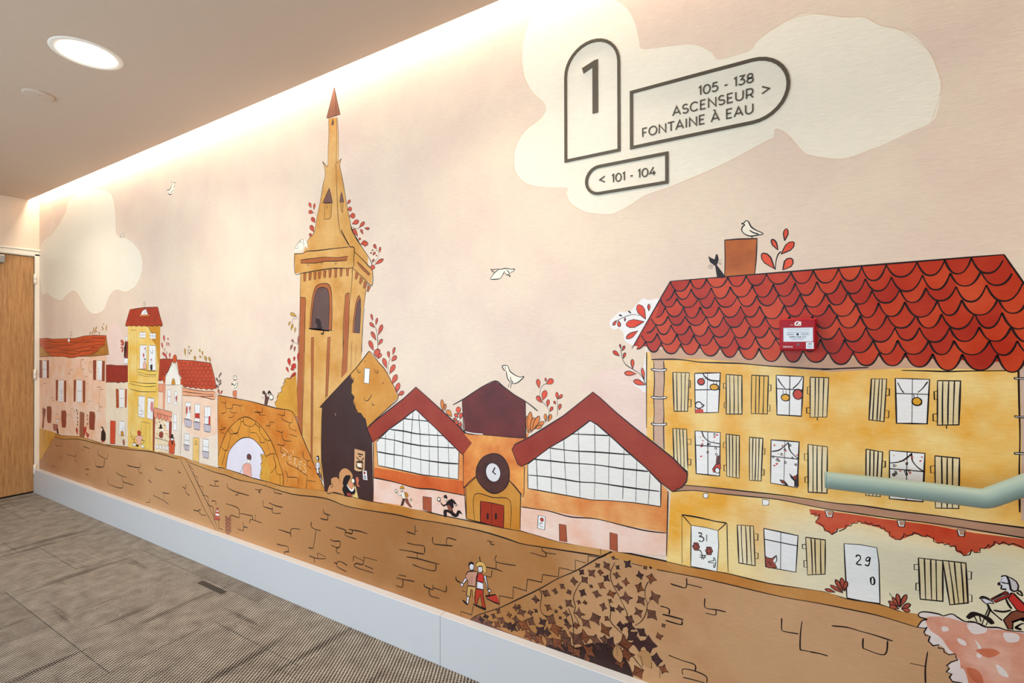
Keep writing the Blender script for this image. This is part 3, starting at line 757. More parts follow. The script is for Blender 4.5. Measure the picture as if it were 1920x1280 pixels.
F|patch|cream_wall|0|0|2664 2034 719 26 2 -915 -230 -5 -384 -24 -112 11
F|roof|roof_dark|2|0|2669 2259 173 4 145 -5 396 10 0 -239 -68 8 -68 -16 -93 7 -95 -19 -95 11 -121 -12 -99 2 -75 -14
T|1.5|85 30|0.034|2669 2259 173 4 145 -5 396 10 0 -239 -68 8 -68 -16 -93 7 -95 -19 -95 11 -121 -12 -99 2 -75 -14
F|shutter|shutter_or|1.6|0|2988 1922 84 -1 12 -261 -83 -9
F|window|white|0|0|3107 1928 135 1 -18 -260 -112 -4
L|ink|2.2|1|3107 1928 135 1
L|ink|2.2|1|3112 1665 112 4
L|ink|2.2|1|3110 1796 123 3
L|ink|0.9|1|3175 1928 -7 -261
F|shutter|shutter_or|1.6|0|3274 1932 60 3 -13 -259 -51 2
L|ink|1.6|1|2993 1890 79 -2
L|ink|1.6|1|2993 1831 79 -2
L|ink|1.6|1|2993 1756 79 -2
L|ink|1.6|1|2993 1692 79 -2
F|door|door_red|1.6|0|2807 1454 175 6 -16 -329 -165 -12
L|ink|1.5|1|2929 1332 12 -31
F|window|white|1.8|0|3096 1475 175 3 0 -200 -186 -7
F|armchair|ochre|1.4|0|3143 1330 70 11 23 -34 -6 -38 -80 -2
E|head|white|1.2|3206 1372 26 17 14
L|ink|1.6|1|3155 1246 12 -31
L|ink|1.6|1|3213 1231 17 -83 41 4
L|ink|1.6|1|3260 1214 -23 -55
F|planter|leaf_dull|1|0|3197 1197 40 36 34 -28 0 -53 -57 -6
P|painted_townhouse|tall narrow yellow townhouse with scaled red hipped roof
F|patch|yellow_wall|0|0|3359 2837 916 -19 -20 -638 -27 -486 -21 -544 -143 5 -702 -26
F|wall_shade|ochre|0|0|3938 2806 332 -15 -8 -420 -42 -87 -25 112 -25 148 -108 70 4 88 -64 37
L|ink|2.4|1|3938 2797 36 -31 52 -37 40 -27
L|ink|2|1|4066 2614 54 -35 50 -61 12 -113 18 -104 9 -105
F|roof|roof_red|2.4|0|3419 3043 407 12 382 -8 53 -113 79 -131 -44 -13 -52 14 -53 -9 -72 12 -54 -10 -72 11 -74 -10 -74 13 -76 -10 -76 13 -77 -10 -78 13 -79 -8 -60 12 -60 -10 -61 8 40 69
T|1.6|82 30|-0.023|3419 3043 407 12 382 -8 53 -113 79 -131 -44 -13 -52 14 -53 -9 -72 12 -54 -10 -72 11 -74 -10 -74 13 -76 -10 -76 13 -77 -10 -78 13 -79 -8 -60 12 -60 -10 -61 8 40 69
F|dormer|white|1.8|0|3788 3011 94 24 65 -82 -216 2
L|ink|1.6|1|3826 3001 28 -28 28 35 18 -36
F|dormer_sill|orange|1.4|0|3702 2960 272 -4 19 -23 -281 4
E|bird|cream_wall|0|3848 3094 37 25 14
L|ink|1.8|1|3807 3101 28 21 37 -11 -13 -22 -34 -3 23 -27
L|ink|1.4|1|3449 2747 -6 -674
L|ink|1.4|1|3509 2746 2 -671
L|ink|1.4|1|3558 2745 -4 -668
L|ink|1.4|1|3626 2744 -5 -665
L|ink|2.6|1|3443 2758 173 -5
F|window|white|1.6|0|3703 2725 179 -3 -9 -80 -170 9
L|ink|2|1|3703 2688 179 -6
L|ink|1.2|1|3793 2724 -4 -81
F|window|white|1.6|0|3989 2710 166 -7 -3 -73 -163 4
L|ink|2|1|3989 2672 166 -6
L|ink|1.2|1|4073 2709 -2 -79
F|window|white|1.8|0|3713 2548 197 0 -5 -318 -201 -3
F|window|white|1.8|0|3971 2548 176 -4 5 -327 -195 1
F|flag|leaf_red|0|0|3798 2436 28 5 23 -49 -45 -1
F|dress|pink|1.2|0|3799 2229 9 64 47 59 43 -58 3 -64
E|hair|ink|0|3858 2361 26 9 14
L|ink|1|1|3811 2544 -3 -305
L|ink|1|1|4057 2540 -5 -313
L|ink|1.8|1|3993 2482 55 -44 36 27 -18 26
L|ink|1.8|1|4021 2350 27 -61 -36 -63
L|ink|1.8|1|3864 2508 19 -35 -28 -19
L|ink|1.8|1|3883 2464 -19 -36
V|leaf|leaf_red|1|3849 2481 3873 2522 25 -3
V|leaf|leaf_red|1|4026 2341 4033 2368 32 -2
F|pot|ink|0|0|4003 2288 63 5 0 -66 -36 -18 -27 34
F|balcony|yellow2|2.4|0|3656 2221 171 -4 148 -14 195 8 -5 -51 -226 -5 -150 16 -129 10
L|ink|1.8|1|3665 2154 237 -24 245 8
F|cornice|yellow2|0|0|3416 2049 121 -4 270 -9 361 12 8 -107 -422 -21 -217 14 -121 13
L|ink|2.6|1|3416 2049 121 -4 270 -9 361 12
L|ink|2.6|1|3416 2021 121 -15 341 -13 273 20
L|ink|2.6|1|3416 1947 121 -13 217 -14 422 19
L|ink|1.2|1|4168 2047 8 -106
L|ink|1.1|1|3454 1927 1 -574
L|ink|1.1|1|3491 1929 1 -573
L|ink|1.1|1|3537 1931 1 -571
L|ink|1.1|1|3601 1934 1 -568
F|window|white|1.8|0|3674 1861 186 -1 -13 -289 -182 9
L|ink|1.1|1|3772 1860 -8 -277
F|window|white|1.8|0|3934 1850 180 -2 -38 -281 -159 7
L|ink|1.1|1|4042 1848 -17 -277
L|ink|2|1|3665 1725 54 3 9 -71
L|ink|2|1|3674 1615 63 -9 62 22 0 34 -44 5 -36 -28
F|lamp|pink_deep|1|0|4025 1797 59 4 0 -120 -51 -10 -25 38
F|door|yellow2|1.6|0|3751 1515 136 -2 104 0 -5 -357 -107 13 -127 -5
L|ink|1.3|1|3887 1513 -12 -344
E|hair|leaf_red|1.4|3693 1357 50 34 14
F|performer|pink|1.8|0|3593 1297 73 24 89 0 54 13 -18 -44 -36 -37 -8 -43 -99 -27 -27 57
E|drum|white|2.4|3548 1185 59 22 14
E|drum|white|1.4|3791 1185 50 20 14
L|ink|3|1|3427 1350 37 -48 19 -42
L|ink|3|1|3474 1294 83 -1
L|ink|3|1|3483 1260 92 -8
L|ink|3|1|3575 1286 -37 -55 55 -11
L|ink|3|1|3755 1270 89 -8 -71 -49
F|shoes|ink|0|0|3603 1195 81 0 -18 -32 -54 3
P|painted_window_box|tiny balcony with red plant painted on the side of the yellow townhouse
F|patch|brick_red|1|0|3268 2600 101 -1 -5 -232 -85 -6
F|balcony|white|2|0|3234 2365 130 2 -4 -76 -126 -1
V|leaf|leaf_coral|1|3227 2553 3134 2619 45 13
V|leaf|leaf_coral|1|3227 2543 3144 2562 24 22
V|leaf|leaf_coral|1|3227 2525 3138 2506 -23 22
V|leaf|leaf_coral|1|3217 2510 3176 2449 -51 7
V|leaf|leaf_coral|1|3237 2543 3206 2609 52 5
V|leaf|leaf_coral|1|3217 2543 3175 2628 52 5
E|head|white|1.6|3309 2646 33 30 14
F|figure|ink|0|0|3242 2506 46 93 31 -18 0 -93 -40 -113 -37 0
L|ink|2|1|3196 2496 123 3
P|painted_shop|white gabled shop row with red scaled roofs, awning and iron balconies
F|patch|shop_wall|0|0|4220 2121 195 26 58 11 75 41 186 -32 72 -110 806 -14 16 -906 -142 0 -329 5 -332 29 -257 -4 -487 -7 140 629
F|wall_wash|blush2|0|0|4828 2040 784 1 16 -512 -304 -91 -340 31 -156 134
F|cornice|salmon|1.6|0|4224 2048 124 -2 0 -105 -124 4
F|wall_wash|blush2|0|0|4224 1935 124 2 -6 -209 -121 22
F|pilaster|salmon|1.2|0|4352 2087 63 -8 -28 -357 -45 6
F|roof|roof_red|2.2|0|4262 2367 173 7 168 0 -67 -84 -67 -78 -68 -53 -9 -73 -60 11 -52 -13 -53 2
T|1.7|82 33|0.028|4262 2367 173 7 168 0 -67 -84 -67 -78 -68 -53 -9 -73 -60 11 -52 -13 -53 2
F|gable|shop_white|1.6|0|4628 2330 41 -28 32 -50 33 -57 49 -65 8 -74 -390 -17 8 95 77 87 59 61
F|finial|orange_fin|2|1|4586 2359 17 42 41 28 38 -18 11 -42 -24 -38 -66 3
F|finial|orange_fin|1.2|0|4340 2149 69 10 -8 -86 -52 -2
F|finial|orange_fin|1.2|0|4783 2134 64 -2 0 -74 -64 1
F|roof|roof_red2|2.4|0|4693 2365 153 -2 234 -1 392 -24 50 -104 35 -77 21 -76 21 -30 -63 -7 -43 -17 -57 13 -57 -17 -59 14 -59 -13 -59 13 -61 -11 -60 13 -62 -10 -62 16 -63 -14 -55 18 -8 83 -81 55 -24 74
T|2|93 45|0.031|4718 2353 362 -2 385 -21 50 -96 63 -169 -347 -23 -384 8 -8 82 -81 55
F|niche|ochre|1.4|1|4595 2124 28 3 28 -38 -5 -38 -82 6 13 38
F|window|white|1.8|0|4469 1984 76 -2 -11 -174 -70 0
L|ink|2|1|4469 1896 76 -1
F|window|white|1.8|0|4646 1970 60 -3 -9 -168 -64 1
L|ink|2|1|4646 1885 60 -2
F|window|white|1.8|0|4614 1680 74 -2 6 -198 -89 -4
L|ink|2|1|4615 1579 73 0
V|leaf|leaf_red|0.8|4679 1826 4683 1920 33 2
F|cornice|salmon2|0|0|4833 2026 203 -14 287 -6 234 2 -8 -90 -226 5 -201 12 -289 -8
L|ink|2.4|1|4833 2026 203 -16 287 -7 234 3 -8 -88 -160 9 -165 10
L|ink|2.4|1|4839 1975 317 -4 167 -3 211 6
L|ink|2.4|1|4833 1927 186 4 205 5 325 21
L|ink|1.8|1|4824 2049 -8 -410 -36 -455
L|ink|1.2|1|4779 1730 -35 -545
L|ink|2|1|5612 2043 20 -899
F|window|white|1.8|0|4910 1848 117 1 -12 -204 -98 2
L|ink|1.2|1|4969 1851 -2 -209
L|ink|2|1|4910 1727 118 1
F|window|white|1.8|0|5122 1839 115 -1 -13 -208 -102 -3
L|ink|1.2|1|5180 1843 -7 -217
L|ink|2|1|5122 1712 115 2
F|window|white|1.8|0|5343 1822 124 4 -10 -208 -117 -2
L|ink|1.2|1|5405 1826 -6 -213
L|ink|2|1|5343 1698 124 4
F|window|white|1.8|0|4887 1460 106 2 -9 -135 -102 -2
L|ink|1.2|1|4940 1465 -7 -143
L|ink|2|1|4887 1380 106 2
F|window|white|1.8|0|5307 1436 118 3 -7 -146 -111 -3
L|ink|1.2|1|5366 1442 -3 -155
L|ink|2|1|5307 1348 118 4
V|leaf|leaf_coral|1|4928 1685 4940 1805 42 2
V|leaf|leaf_red|1|5001 1727 5005 1809 28 2
F|curtain|leaf_red|1|0|5122 1726 102 8 0 -63 -102 1
F|curtain|leaf_red|0.8|0|5425 1713 37 2 0 -105 -40 -3
F|balcony|lilac|2.6|0|4869 1643 188 -13 -29 -86 -132 7
L|ink|1.4|1|4932 1639 8 -90
L|ink|1.4|1|4994 1635 -11 -88
F|balcony|lilac|2.6|0|5088 1624 152 -4 -16 -88 -119 4
L|ink|1.4|1|5139 1623 6 -88
L|ink|1.4|1|5189 1621 -5 -88
F|balcony|lilac|2.6|0|5320 1614 153 -3 -16 -85 -120 2
L|ink|1.4|1|5371 1613 6 -86
L|ink|1.4|1|5422 1612 -6 -85
F|balcony|lilac|2.6|0|4861 1323 132 0 -17 -66 -89 4
L|ink|1.4|1|4905 1323 12 -63
L|ink|1.4|1|4948 1323 -2 -64
F|balcony|lilac|2.6|0|5287 1292 148 -2 -13 -76 -115 2
L|ink|1.4|1|5336 1291 9 -76
L|ink|1.4|1|5385 1291 -2 -76
F|door|yellow_door|1.8|0|5080 1434 144 1 -13 -295 -136 19
L|ink|1.8|1|5114 1386 25 7 -3 -23 -22 -7 25 -11 -8 -10
L|ink|1.8|1|5153 1390 24 2 -21 -38 31 6
L|ink|1.6|1|5173 1306 9 -44
L|ink|1.6|1|5157 1277 8 -8
F|pilaster|brick_red|1|0|4080 1701 61 -16 -10 -526 -54 -1
F|pilaster|brick_red|1|0|4502 1596 70 -14 -13 -219 -66 3
F|display|shop_goods|0|0|4141 1627 361 -31 -9 -426 -372 -9
F|awning|salmon|2.4|0|4104 1727 136 -5 318 -17 13 -9 -3 -57 -210 8 -237 17 -31 18
F|awning_flap|salmon|1.8|0|4105 1669 92 -6 0 -49 -24 -18 -28 -5 -28 10
F|awning_flap|coral|1.8|0|4197 1663 91 -6 0 -49 -24 -18 -27 -4 -28 9
F|awning_flap|salmon|1.8|0|4288 1657 89 -6 0 -48 -23 -19 -27 -4 -27 10
F|awning_flap|coral|1.8|0|4377 1651 89 -6 0 -48 -23 -18 -27 -4 -27 9
F|awning_flap|salmon|1.8|0|4466 1645 87 -6 0 -48 -23 -18 -26 -4 -27 10
F|shelf|white|0|0|4416 1570 80 -1 -3 -107 -58 4
L|ink|2.2|1|4131 1333 188 -3 164 -8
F|basket|white|1.8|0|4165 1251 56 3 -4 -56 -55 -1
F|basket|white|1.8|0|4253 1254 55 3 -4 -56 -55 -1
F|basket|white|1.8|0|4339 1257 54 3 -3 -55 -55 -1
F|basket|white|1.8|0|4424 1261 54 2 -4 -55 -54 -1
E|goods|coral|0|4170 1341 16 7 6
E|goods|salmon|0|4384 1479 15 7 6
E|goods|white|0|4177 1445 16 7 6
E|goods|salmon|0|4240 1551 16 7 6
E|goods|salmon|0|4422 1521 15 7 6
E|goods|salmon|0|4460 1396 15 7 6
E|goods|coral|0|4451 1563 15 7 6
E|goods|leaf_gold|0|4200 1379 16 7 6
E|goods|leaf_grey|0|4305 1411 16 7 6
E|goods|white|0|4241 1548 16 7 6
E|goods|coral|0|4269 1415 16 7 6
E|goods|white|0|4369 1441 15 7 6
E|goods|salmon|0|4358 1368 16 7 6
E|goods|white|0|4433 1363 15 7 6
E|goods|leaf_gold|0|4276 1470 16 7 6
E|goods|coral|0|4304 1472 16 7 6
E|goods|coral|0|4173 1522 16 7 6
E|goods|leaf_gold|0|4186 1397 16 7 6
E|goods|leaf_gold|0|4151 1539 16 7 6
E|goods|leaf_gold|0|4448 1417 15 7 6
E|goods|coral|0|4426 1415 15 7 6
E|goods|white|0|4352 1299 16 7 6
E|goods|salmon|0|4267 1558 16 7 6
E|goods|salmon|0|4462 1465 15 7 6
E|goods|leaf_grey|0|4250 1549 16 7 6
E|goods|coral|0|4384 1454 15 7 6
E|goods|white|0|4315 1535 16 7 6
E|goods|leaf_gold|0|4266 1375 16 7 6
E|goods|leaf_gold|0|4390 1512 15 7 6
E|goods|leaf_grey|0|4371 1522 15 7 6
E|goods|coral|0|4436 1497 15 7 6
E|goods|leaf_grey|0|4320 1352 16 7 6
E|goods|coral|0|4352 1408 16 7 6
E|goods|coral|0|4405 1348 15 7 6
F|hat|ink|0|0|4260 1509 24 23 31 -19 4 -23 30 -12 -69 -14 -59 3 36 17
F|figure|brick_red|1.4|0|4251 1411 68 30 39 -30 -19 -50 -69 -17 -29 27
E|head|white|0|4329 1452 31 14 14
P|painted_person|person in a tall hat and orange coat in front of the painted shop
F|patch|coat_orange|1.6|0|4493 1323 37 37 57 11 46 -20 24 -54 -11 -29 -13 -91 -74 -4 -62 3 7 77 -19 17
F|hat|ink|0|0|4553 1419 52 7 4 -39 30 -7 -24 -11 -85 1 19 16
E|head|white|1|4577 1355 30 19 14
F|beard|ink|0|0|4559 1344 37 4 6 -56 -30 1
P|painted_roof_plants|
V|leaf|leaf_pink|1.2|4443 2378 4383 2441 53 13
V|leaf|leaf_pink|1.3|4380 2587 4362 2677 48 2
V|leaf|leaf_pink|1.3|4340 2501 4310 2583 44 4
V|leaf|leaf_pink|1.3|4485 2617 4460 2638 32 9
V|leaf|leaf_pink|1.3|4443 2532 4443 2587 27 0
V|leaf|leaf_pink|1.3|4502 2532 4485 2583 23 2
V|leaf|leaf_pink|1.3|4511 2383 4519 2451 47 -1
V|leaf|leaf_pink|1.3|4383 2407 4340 2458 57 12
V|leaf|leaf_pink|1.3|4443 2378 4426 2399 41 9
V|leaf|leaf_pink|1.3|4387 2467 4387 2510 17 0
V|leaf|leaf_pink|1.3|4443 2433 4435 2468 17 1
V|leaf|leaf_gold|1.3|4902 2413 4878 2512 41 3
V|leaf|leaf_gold|1.3|4988 2512 4980 2538 28 2
V|leaf|leaf_gold|1.3|5034 2464 5022 2496 36 4
V|leaf|leaf_gold|1.3|5011 2431 4988 2463 26 5
V|leaf|leaf_gold|1.3|5126 2364 5118 2416 54 3
V|leaf|leaf_gold|1.3|5243 2461 5219 2501 34 6
V|leaf|leaf_gold|1.3|5290 2426 5290 2478 38 0
V|leaf|leaf_gold|1.3|5268 2402 5219 2417 22 19
V|leaf|leaf_gold|1.3|5378 2356 5346 2420 48 8
V|leaf|leaf_gold|1.3|5465 2350 5433 2410 47 8
L|ink|1.2|1|4949 2389 15 74 -4 33
L|ink|1.2|1|5291 2374 7 52
L|ink|1.6|1|4933 2479 31 15 24 -31 -39 -16
V|leaf|leaf_grey|1.4|5632 2174 5692 2236 27 -8
V|leaf|leaf_grey|1.4|5644 2120 5688 2149 23 -11
V|leaf|leaf_grey|1.4|5639 2080 5692 2122 25 -9
V|leaf|leaf_grey|1.4|5632 2120 5583 2172 28 9
V|leaf|leaf_grey|1.4|5632 2052 5591 2091 28 10
V|leaf|leaf_coral|1.4|5668 1980 5712 2029 28 -7
V|leaf|leaf_coral|1.4|5656 1979 5632 2039 31 5
L|ink|1.4|1|5632 1998 12 136 12 54
P|painted_church_tower|tall ochre church tower with slender spire and arched belfry window
F|patch|tower|0|0|7530 4724 7 -156 -11 -141 -4 -127 -10 -34 -67 62 29 -65 9 -84 -31 -72 -39 -149 -47 -149 -40 -139 -32 -35 -48 -26 -33 -44 -49 -75 -66 -154 12 -71 -4 -122 -9 -382 -14 -281 -19 -261 -43 -333 183 -357 184 -239 55 -44 264 738 270 357 3 146 5 165 13 179 28 163 14 53 20 114 0 193 -95 111 -42 61 -70 84 -29 102 -43 165 -36 156 -29 105 -25 105 22 61 -44 -7 3 100 -7 153 -15 155
F|spire_cap|spire_cap|2.2|0|7613 5002 23 -78 28 -102 31 -102 -59 4 -104 3 -29 7 48 116 38 99
L|ink|1.6|1|7621 4991 11 -129 4 -134
L|ink|1.7|1|7532 4721 5 -155 -11 -139 -4 -127 -10 -37 -67 65
L|ink|2|1|7445 4325 29 -61 9 -85 -29 -73 -39 -149 -49 -148 -40 -139 -30 -36 -50 -27 -31 -43
L|ink|1.6|1|7650 4705 -3 -125 -2 -177 -1 -126 69 27
L|ink|1.6|1|7658 4704 11 -142 3 -165 -3 -100
L|ink|2.2|1|7713 4304 -22 -61 27 -106 27 -104 36 -156 45 -167 27 -102 70 -82 43 -60
L|ink|2.2|1|7635 4279 6 -128 9 -178 13 -192 27 -148 55 -69 63 -85
F|turret_roof|spire_cap2|2.6|0|7541 4054 19 -55 28 -93 -76 9 -64 9 45 60
F|turret|tower2|2.2|0|7483 3915 92 -10 -6 -130 -19 -17 -82 5
L|ink|1.8|1|7550 3905 -4 -140
L|ink|3.4|1|7512 3892 2 -33
F|turret_roof|spire_cap2|2|0|7712 3988 15 -34 18 -65 -58 9 13 60
F|turret|tower2|1.8|0|7700 3889 36 -3 -9 -95 -15 21
F|slit|spire_cap2|1.6|0|7589 4707 18 -42 -13 -23 -19 11
F|parapet|tower|0|0|7016 3474 122 -8 77 14 151 -8 231 -4 220 -6 64 -16 3 -34 104 -79 108 -83 25 -45 -12 -123 -121 92 -131 92 -246 15 -245 -4 -212 -7 -129 8
L|ink|3|1|7016 3474 122 -8 77 14 151 -8 231 -4 220 -6
L|ink|3|1|7016 3474 9 -196 129 -8 212 7 245 4 246 -15 20 82 7 96 -60 17
L|ink|3.2|1|7709 3631 54 -81 74 -97
L|ink|2.8|1|7884 3412 104 -79 108 -86 4 54 -99 122 -78 90 -52 80 -40 79
L|ink|2.6|1|7857 3266 131 -92 121 -92 12 123 -25 45
F|slot|rust_or|2.2|0|7115 3403 146 0 222 -5 170 -21 146 1 -16 -38 -130 4 -170 13 -147 -5 -221 19
L|ink|1.4|1|7215 3361 25 0 -3 -24 -19 4 -3 20
L|ink|1.4|1|7419 3357 23 0 -3 -21 -20 3 0 18
L|ink|1.4|1|7618 3347 27 0 -3 -26 -21 1 -3 25
F|slot|rust_or|1.8|0|7923 3316 65 -46 102 -81 -19 -9 -83 62 -55 50
L|ink|1.6|1|7955 3263 4 -14
L|ink|1.6|1|8011 3227 5 -14
L|ink|1.6|1|8065 3186 6 -14
F|corbel|rust_or|2|0|7157 3266 43 1 -12 -83 -25 2
F|corbel|rust_or|2|0|7238 3264 43 1 -13 -74 -24 1
F|corbel|rust_or|2|0|7314 3264 41 1 -12 -74 -23 2
F|corbel|rust_or|2|0|7381 3265 41 1 -12 -71 -24 1
F|corbel|rust_or|2|0|7457 3267 40 0 -11 -66 -24 2
F|corbel|rust_or|2|0|7533 3272 40 1 -12 -77 -22 1
F|corbel|rust_or|2|0|7614 3274 39 0 -11 -83 -23 1
F|corbel|rust_or|2|0|7688 3268 38 0 -11 -73 -22 2
F|corbel|rust_or|2|0|7776 3268 38 1 -11 -77 -21 1
F|corbel|rust_or|2|0|7903 3221 39 -26 -32 -43 -17 10
F|corbel|rust_or|2|0|7962 3176 39 -26 -33 -43 -17 10
F|corbel|rust_or|2|0|8013 3131 39 -25 -32 -43 -17 10
F|corbel|rust_or|2|0|8058 3097 38 -25 -32 -43 -16 9
L|ink|2|1|7110 3266 -3 -125 -3 -120
L|ink|2.4|1|7857 3262 -3 -111 -17 -129 -21 -119 -6 -158 -7 -139
L|ink|2|1|8039 3048 -13 -54 -26 -162 -13 -182 -6 -163
F|arch_surround|rust_or|2.4|1|7253 2718 0 0 11 138 27 156 42 96 62 35 80 3 58 -16 35 -55 12 -134 -3 -191 -9 -57 0 0 -158 12
F|arch|arch_dark|2|1|7279 2712 0 0 12 143 30 156 37 76 52 21 65 -4 44 -22 18 -63 3 -124 -7 -144 -5 -65 0 0 -118 17
L|ink|3|1|7253 2713 142 -6 87 -14 86 0
F|cat|cat_dark|1.4|0|7343 2819 22 -15 30 -1 22 -25 7 -34 18 -37 -84 4 15 34 -30 25
L|ink|4|1|7446 2695 15 -20 -15 -19 -22 5 22 10
F|side_arch_surround|rust_or|2|0|7863 2666 7 96 33 165 26 63 20 16 15 -27 5 -109 -14 -210
F|side_arch|arch_dark|1.2|0|7880 2670 13 110 29 146 27 45 20 -10 -2 -128 -16 -171
F|pilaster|rust_or|0|0|7107 3026 81 -7 4 -62 -16 -477 -93 0 16 381
L|ink|2|1|7107 3029 70 -7 15 -25 -8 -139 -12 -378
L|ink|2.2|1|7104 3021 -7 -261 -14 -280
F|pilaster|rust_or|0|0|7765 3022 58 9 -9 -156 -11 -223 -7 -176 -61 -1 11 365
L|ink|2|1|7823 3031 -54 -7 -13 -91 -21 -186 0 -272
F|pilaster|rust_or|0|0|7094 2697 86 -1 -25 -473 -17 -586 -100 198 26 384
L|ink|1.8|1|7180 2853 -8 -472 -29 -475 -5 -269
L|ink|1.8|1|7089 2856 -25 -637 -26 -400
F|pilaster|rust_or|0|0|7753 2687 53 -1 -21 -383 -76 -61 28 253
L|ink|1.8|1|7742 2599 -33 -357
L|ink|1.8|1|7806 2686 -21 -383
F|groove|rust_or|1.8|0|7276 2624 38 5 -12 -588 -10 -637 -24 28 6 639
F|groove|rust_or|1.8|0|7516 2625 41 5 -14 -212 -27 -350 -30 -24 12 312
L|ink|1.6|1|7853 2591 -15 -271
L|ink|1.6|1|7911 2561 -17 -196
L|ink|1.6|1|8018 2884 -24 -200 -21 -216
L|ink|1.2|1|7307 1644 47 2
L|ink|1.2|1|7387 1904 23 -3
P|painted_vines|red leafy vines painted around the church tower
V|leaf|leaf_coral|1.2|7276 3900 7246 3959 42 4
V|leaf|leaf_coral|1.6|7317 3874 7327 3938 32 -7
V|leaf|leaf_coral|1.6|7311 3849 7236 3872 16 36
V|leaf|leaf_coral|1.6|7336 3747 7282 3807 50 15
V|leaf|leaf_coral|1.6|7316 3658 7266 3730 58 12
V|leaf|leaf_coral|1.6|7266 3618 7262 3652 44 -3
V|leaf|leaf_coral|1.6|7790 3864 7832 3895 28 -19
V|leaf|leaf_coral|1.6|7790 3814 7853 3811 9 -43
V|leaf|leaf_coral|1.6|7817 3748 7897 3743 8 -53
V|leaf|leaf_coral|1.6|7853 3669 7944 3688 26 -41
V|leaf|leaf_coral|1.6|7949 3627 8018 3667 32 -26
V|leaf|leaf_coral|1.6|8018 3612 8081 3598 -5 -23
V|leaf|leaf_coral|1.6|8001 3556 7967 3606 27 7
V|leaf|leaf_coral|1.6|7932 3543 7870 3624 43 12
V|leaf|leaf_coral|1.6|7940 3512 7967 3527 24 -20
V|leaf|leaf_coral|1.6|7966 3472 8044 3482 22 -48
V|leaf|leaf_coral|1.6|8128 3431 8153 3450 20 -14
L|ink|1.3|1|7356 3810 -30 43
L|ink|1.3|1|7853 3645 70 -28 70 22
V|leaf|leaf_coral|1.6|8014 3444 8046 3486 57 -26
V|leaf|leaf_coral|1.6|8171 3406 8134 3450 31 12
V|leaf|leaf_coral|1.6|8208 3371 8214 3421 27 -4
V|leaf|leaf_coral|1.6|8121 3357 8153 3381 23 -16
V|leaf|leaf_coral|1.6|8090 3374 8109 3381 10 -11
V|leaf|leaf_coral|1.6|8159 3345 8175 3350 9 -11
V|leaf|leaf_coral|1.6|8109 3296 8138 3320 18 -11
V|leaf|leaf_coral|1.6|8146 3270 8253 3310 24 -29
V|leaf|leaf_coral|1.6|8102 3224 8134 3266 54 -24
V|leaf|leaf_coral|1.6|8128 3397 8115 3407 12 8
V|leaf|leaf_gold|1.6|7052 2837 6948 2876 26 30
L|ink|1.3|1|8102 3283 63 26 31 32 -6 45 -31 11
V|leaf|leaf_coral|1.8|8121 2770 8099 2829 29 5
V|leaf|leaf_coral|1.8|8158 2729 8177 2793 29 -5
V|leaf|leaf_coral|1.8|8146 2707 8083 2753 30 21
V|leaf|leaf_coral|1.8|8189 2639 8238 2732 46 -13
V|leaf|leaf_coral|1.8|8164 2591 8102 2672 39 15
V|leaf|leaf_coral|1.8|8133 2501 8076 2591 50 16
V|leaf|leaf_coral|1.8|8189 2550 8240 2603 34 -17
V|leaf|leaf_coral|1.8|8158 2470 8201 2515 50 -25
V|leaf|leaf_coral|1.8|8369 2490 8390 2531 22 -6
L|ink|1.6|1|8182 2515 1 107 -25 80
V|leaf|leaf_coral|1.8|8323 2436 8308 2496 33 5
V|leaf|leaf_coral|1.8|8364 2465 8383 2529 29 -4
V|leaf|leaf_coral|1.8|8349 2409 8405 2458 40 -25
V|leaf|leaf_coral|1.8|8293 2346 8251 2435 51 13
V|leaf|leaf_coral|1.8|8323 2298 8387 2382 49 -19
V|leaf|leaf_coral|1.8|8353 2209 8411 2296 53 -18
V|leaf|leaf_coral|1.8|8392 2128 8438 2226 52 -11
V|leaf|leaf_coral|1.8|8423 2116 8493 2154 26 -28
V|leaf|leaf_coral|1.8|8193 2428 8163 2512 80 15
V|leaf|leaf_coral|1.8|8193 2430 8222 2477 42 -13
L|ink|1.4|1|8185 2512 -12 155 -29 57
L|ink|1.4|1|8298 2276 19 126 29 35
V|leaf|leaf_red|1.2|6942 2336 6922 2417 56 7
V|leaf|leaf_red|1.2|7006 2386 7018 2434 35 -3
V|leaf|leaf_red|1.2|7018 2298 6955 2312 19 30
V|leaf|leaf_red|1.2|7039 2314 6980 2358 70 38
V|leaf|leaf_red|1.2|6922 2271 6886 2327 34 9
V|leaf|leaf_red|1.2|6942 2215 7039 2274 34 -23
V|leaf|leaf_dull|1.2|7069 2554 7089 2649 35 -3
V|leaf|leaf_red|1.2|7069 2379 7081 2475 35 -1
V|leaf|leaf_gold|1.2|6955 2699 6993 2763 38 -10
V|leaf|leaf_gold|1.2|7019 2674 7031 2730 25 -3
V|leaf|leaf_gold|1.2|6917 2748 6948 2788 28 -9
V|leaf|leaf_dull|1.2|6968 2586 6998 2602 32 -25
V|leaf|leaf_dull|1.2|6947 2498 6981 2554 33 -8
V|leaf|leaf_dull|1.2|7013 2482 7024 2538 30 -2
L|ink|1.2|1|6968 2731 25 80 76 6
L|ink|1.2|1|6963 2538 43 40 63 -24
P|painted_cat|white cat curled on the tower parapet
F|patch|cloud|0|1|7016 3532 68 43 31 27 42 5 43 -24 28 -48 -13 -29 -15 22 -31 3 -31 -27 -54 -1 -48 -9
L|ink|1.5|1|7012 3530 40 -7 32 7
L|ink|1.5|1|7016 3532 52 40 42 28 47 7
L|ink|1.5|1|7162 3605 -11 -32 18 -17 -15 -23
L|ink|1.5|1|7192 3588 27 -37 9 -36
L|ink|1.5|1|7099 3588 24 -7 -19 -13
L|ink|1.5|1|7060 3542 24 8
P|painted_hedge|ochre bush painted between the stone arch and the church tower
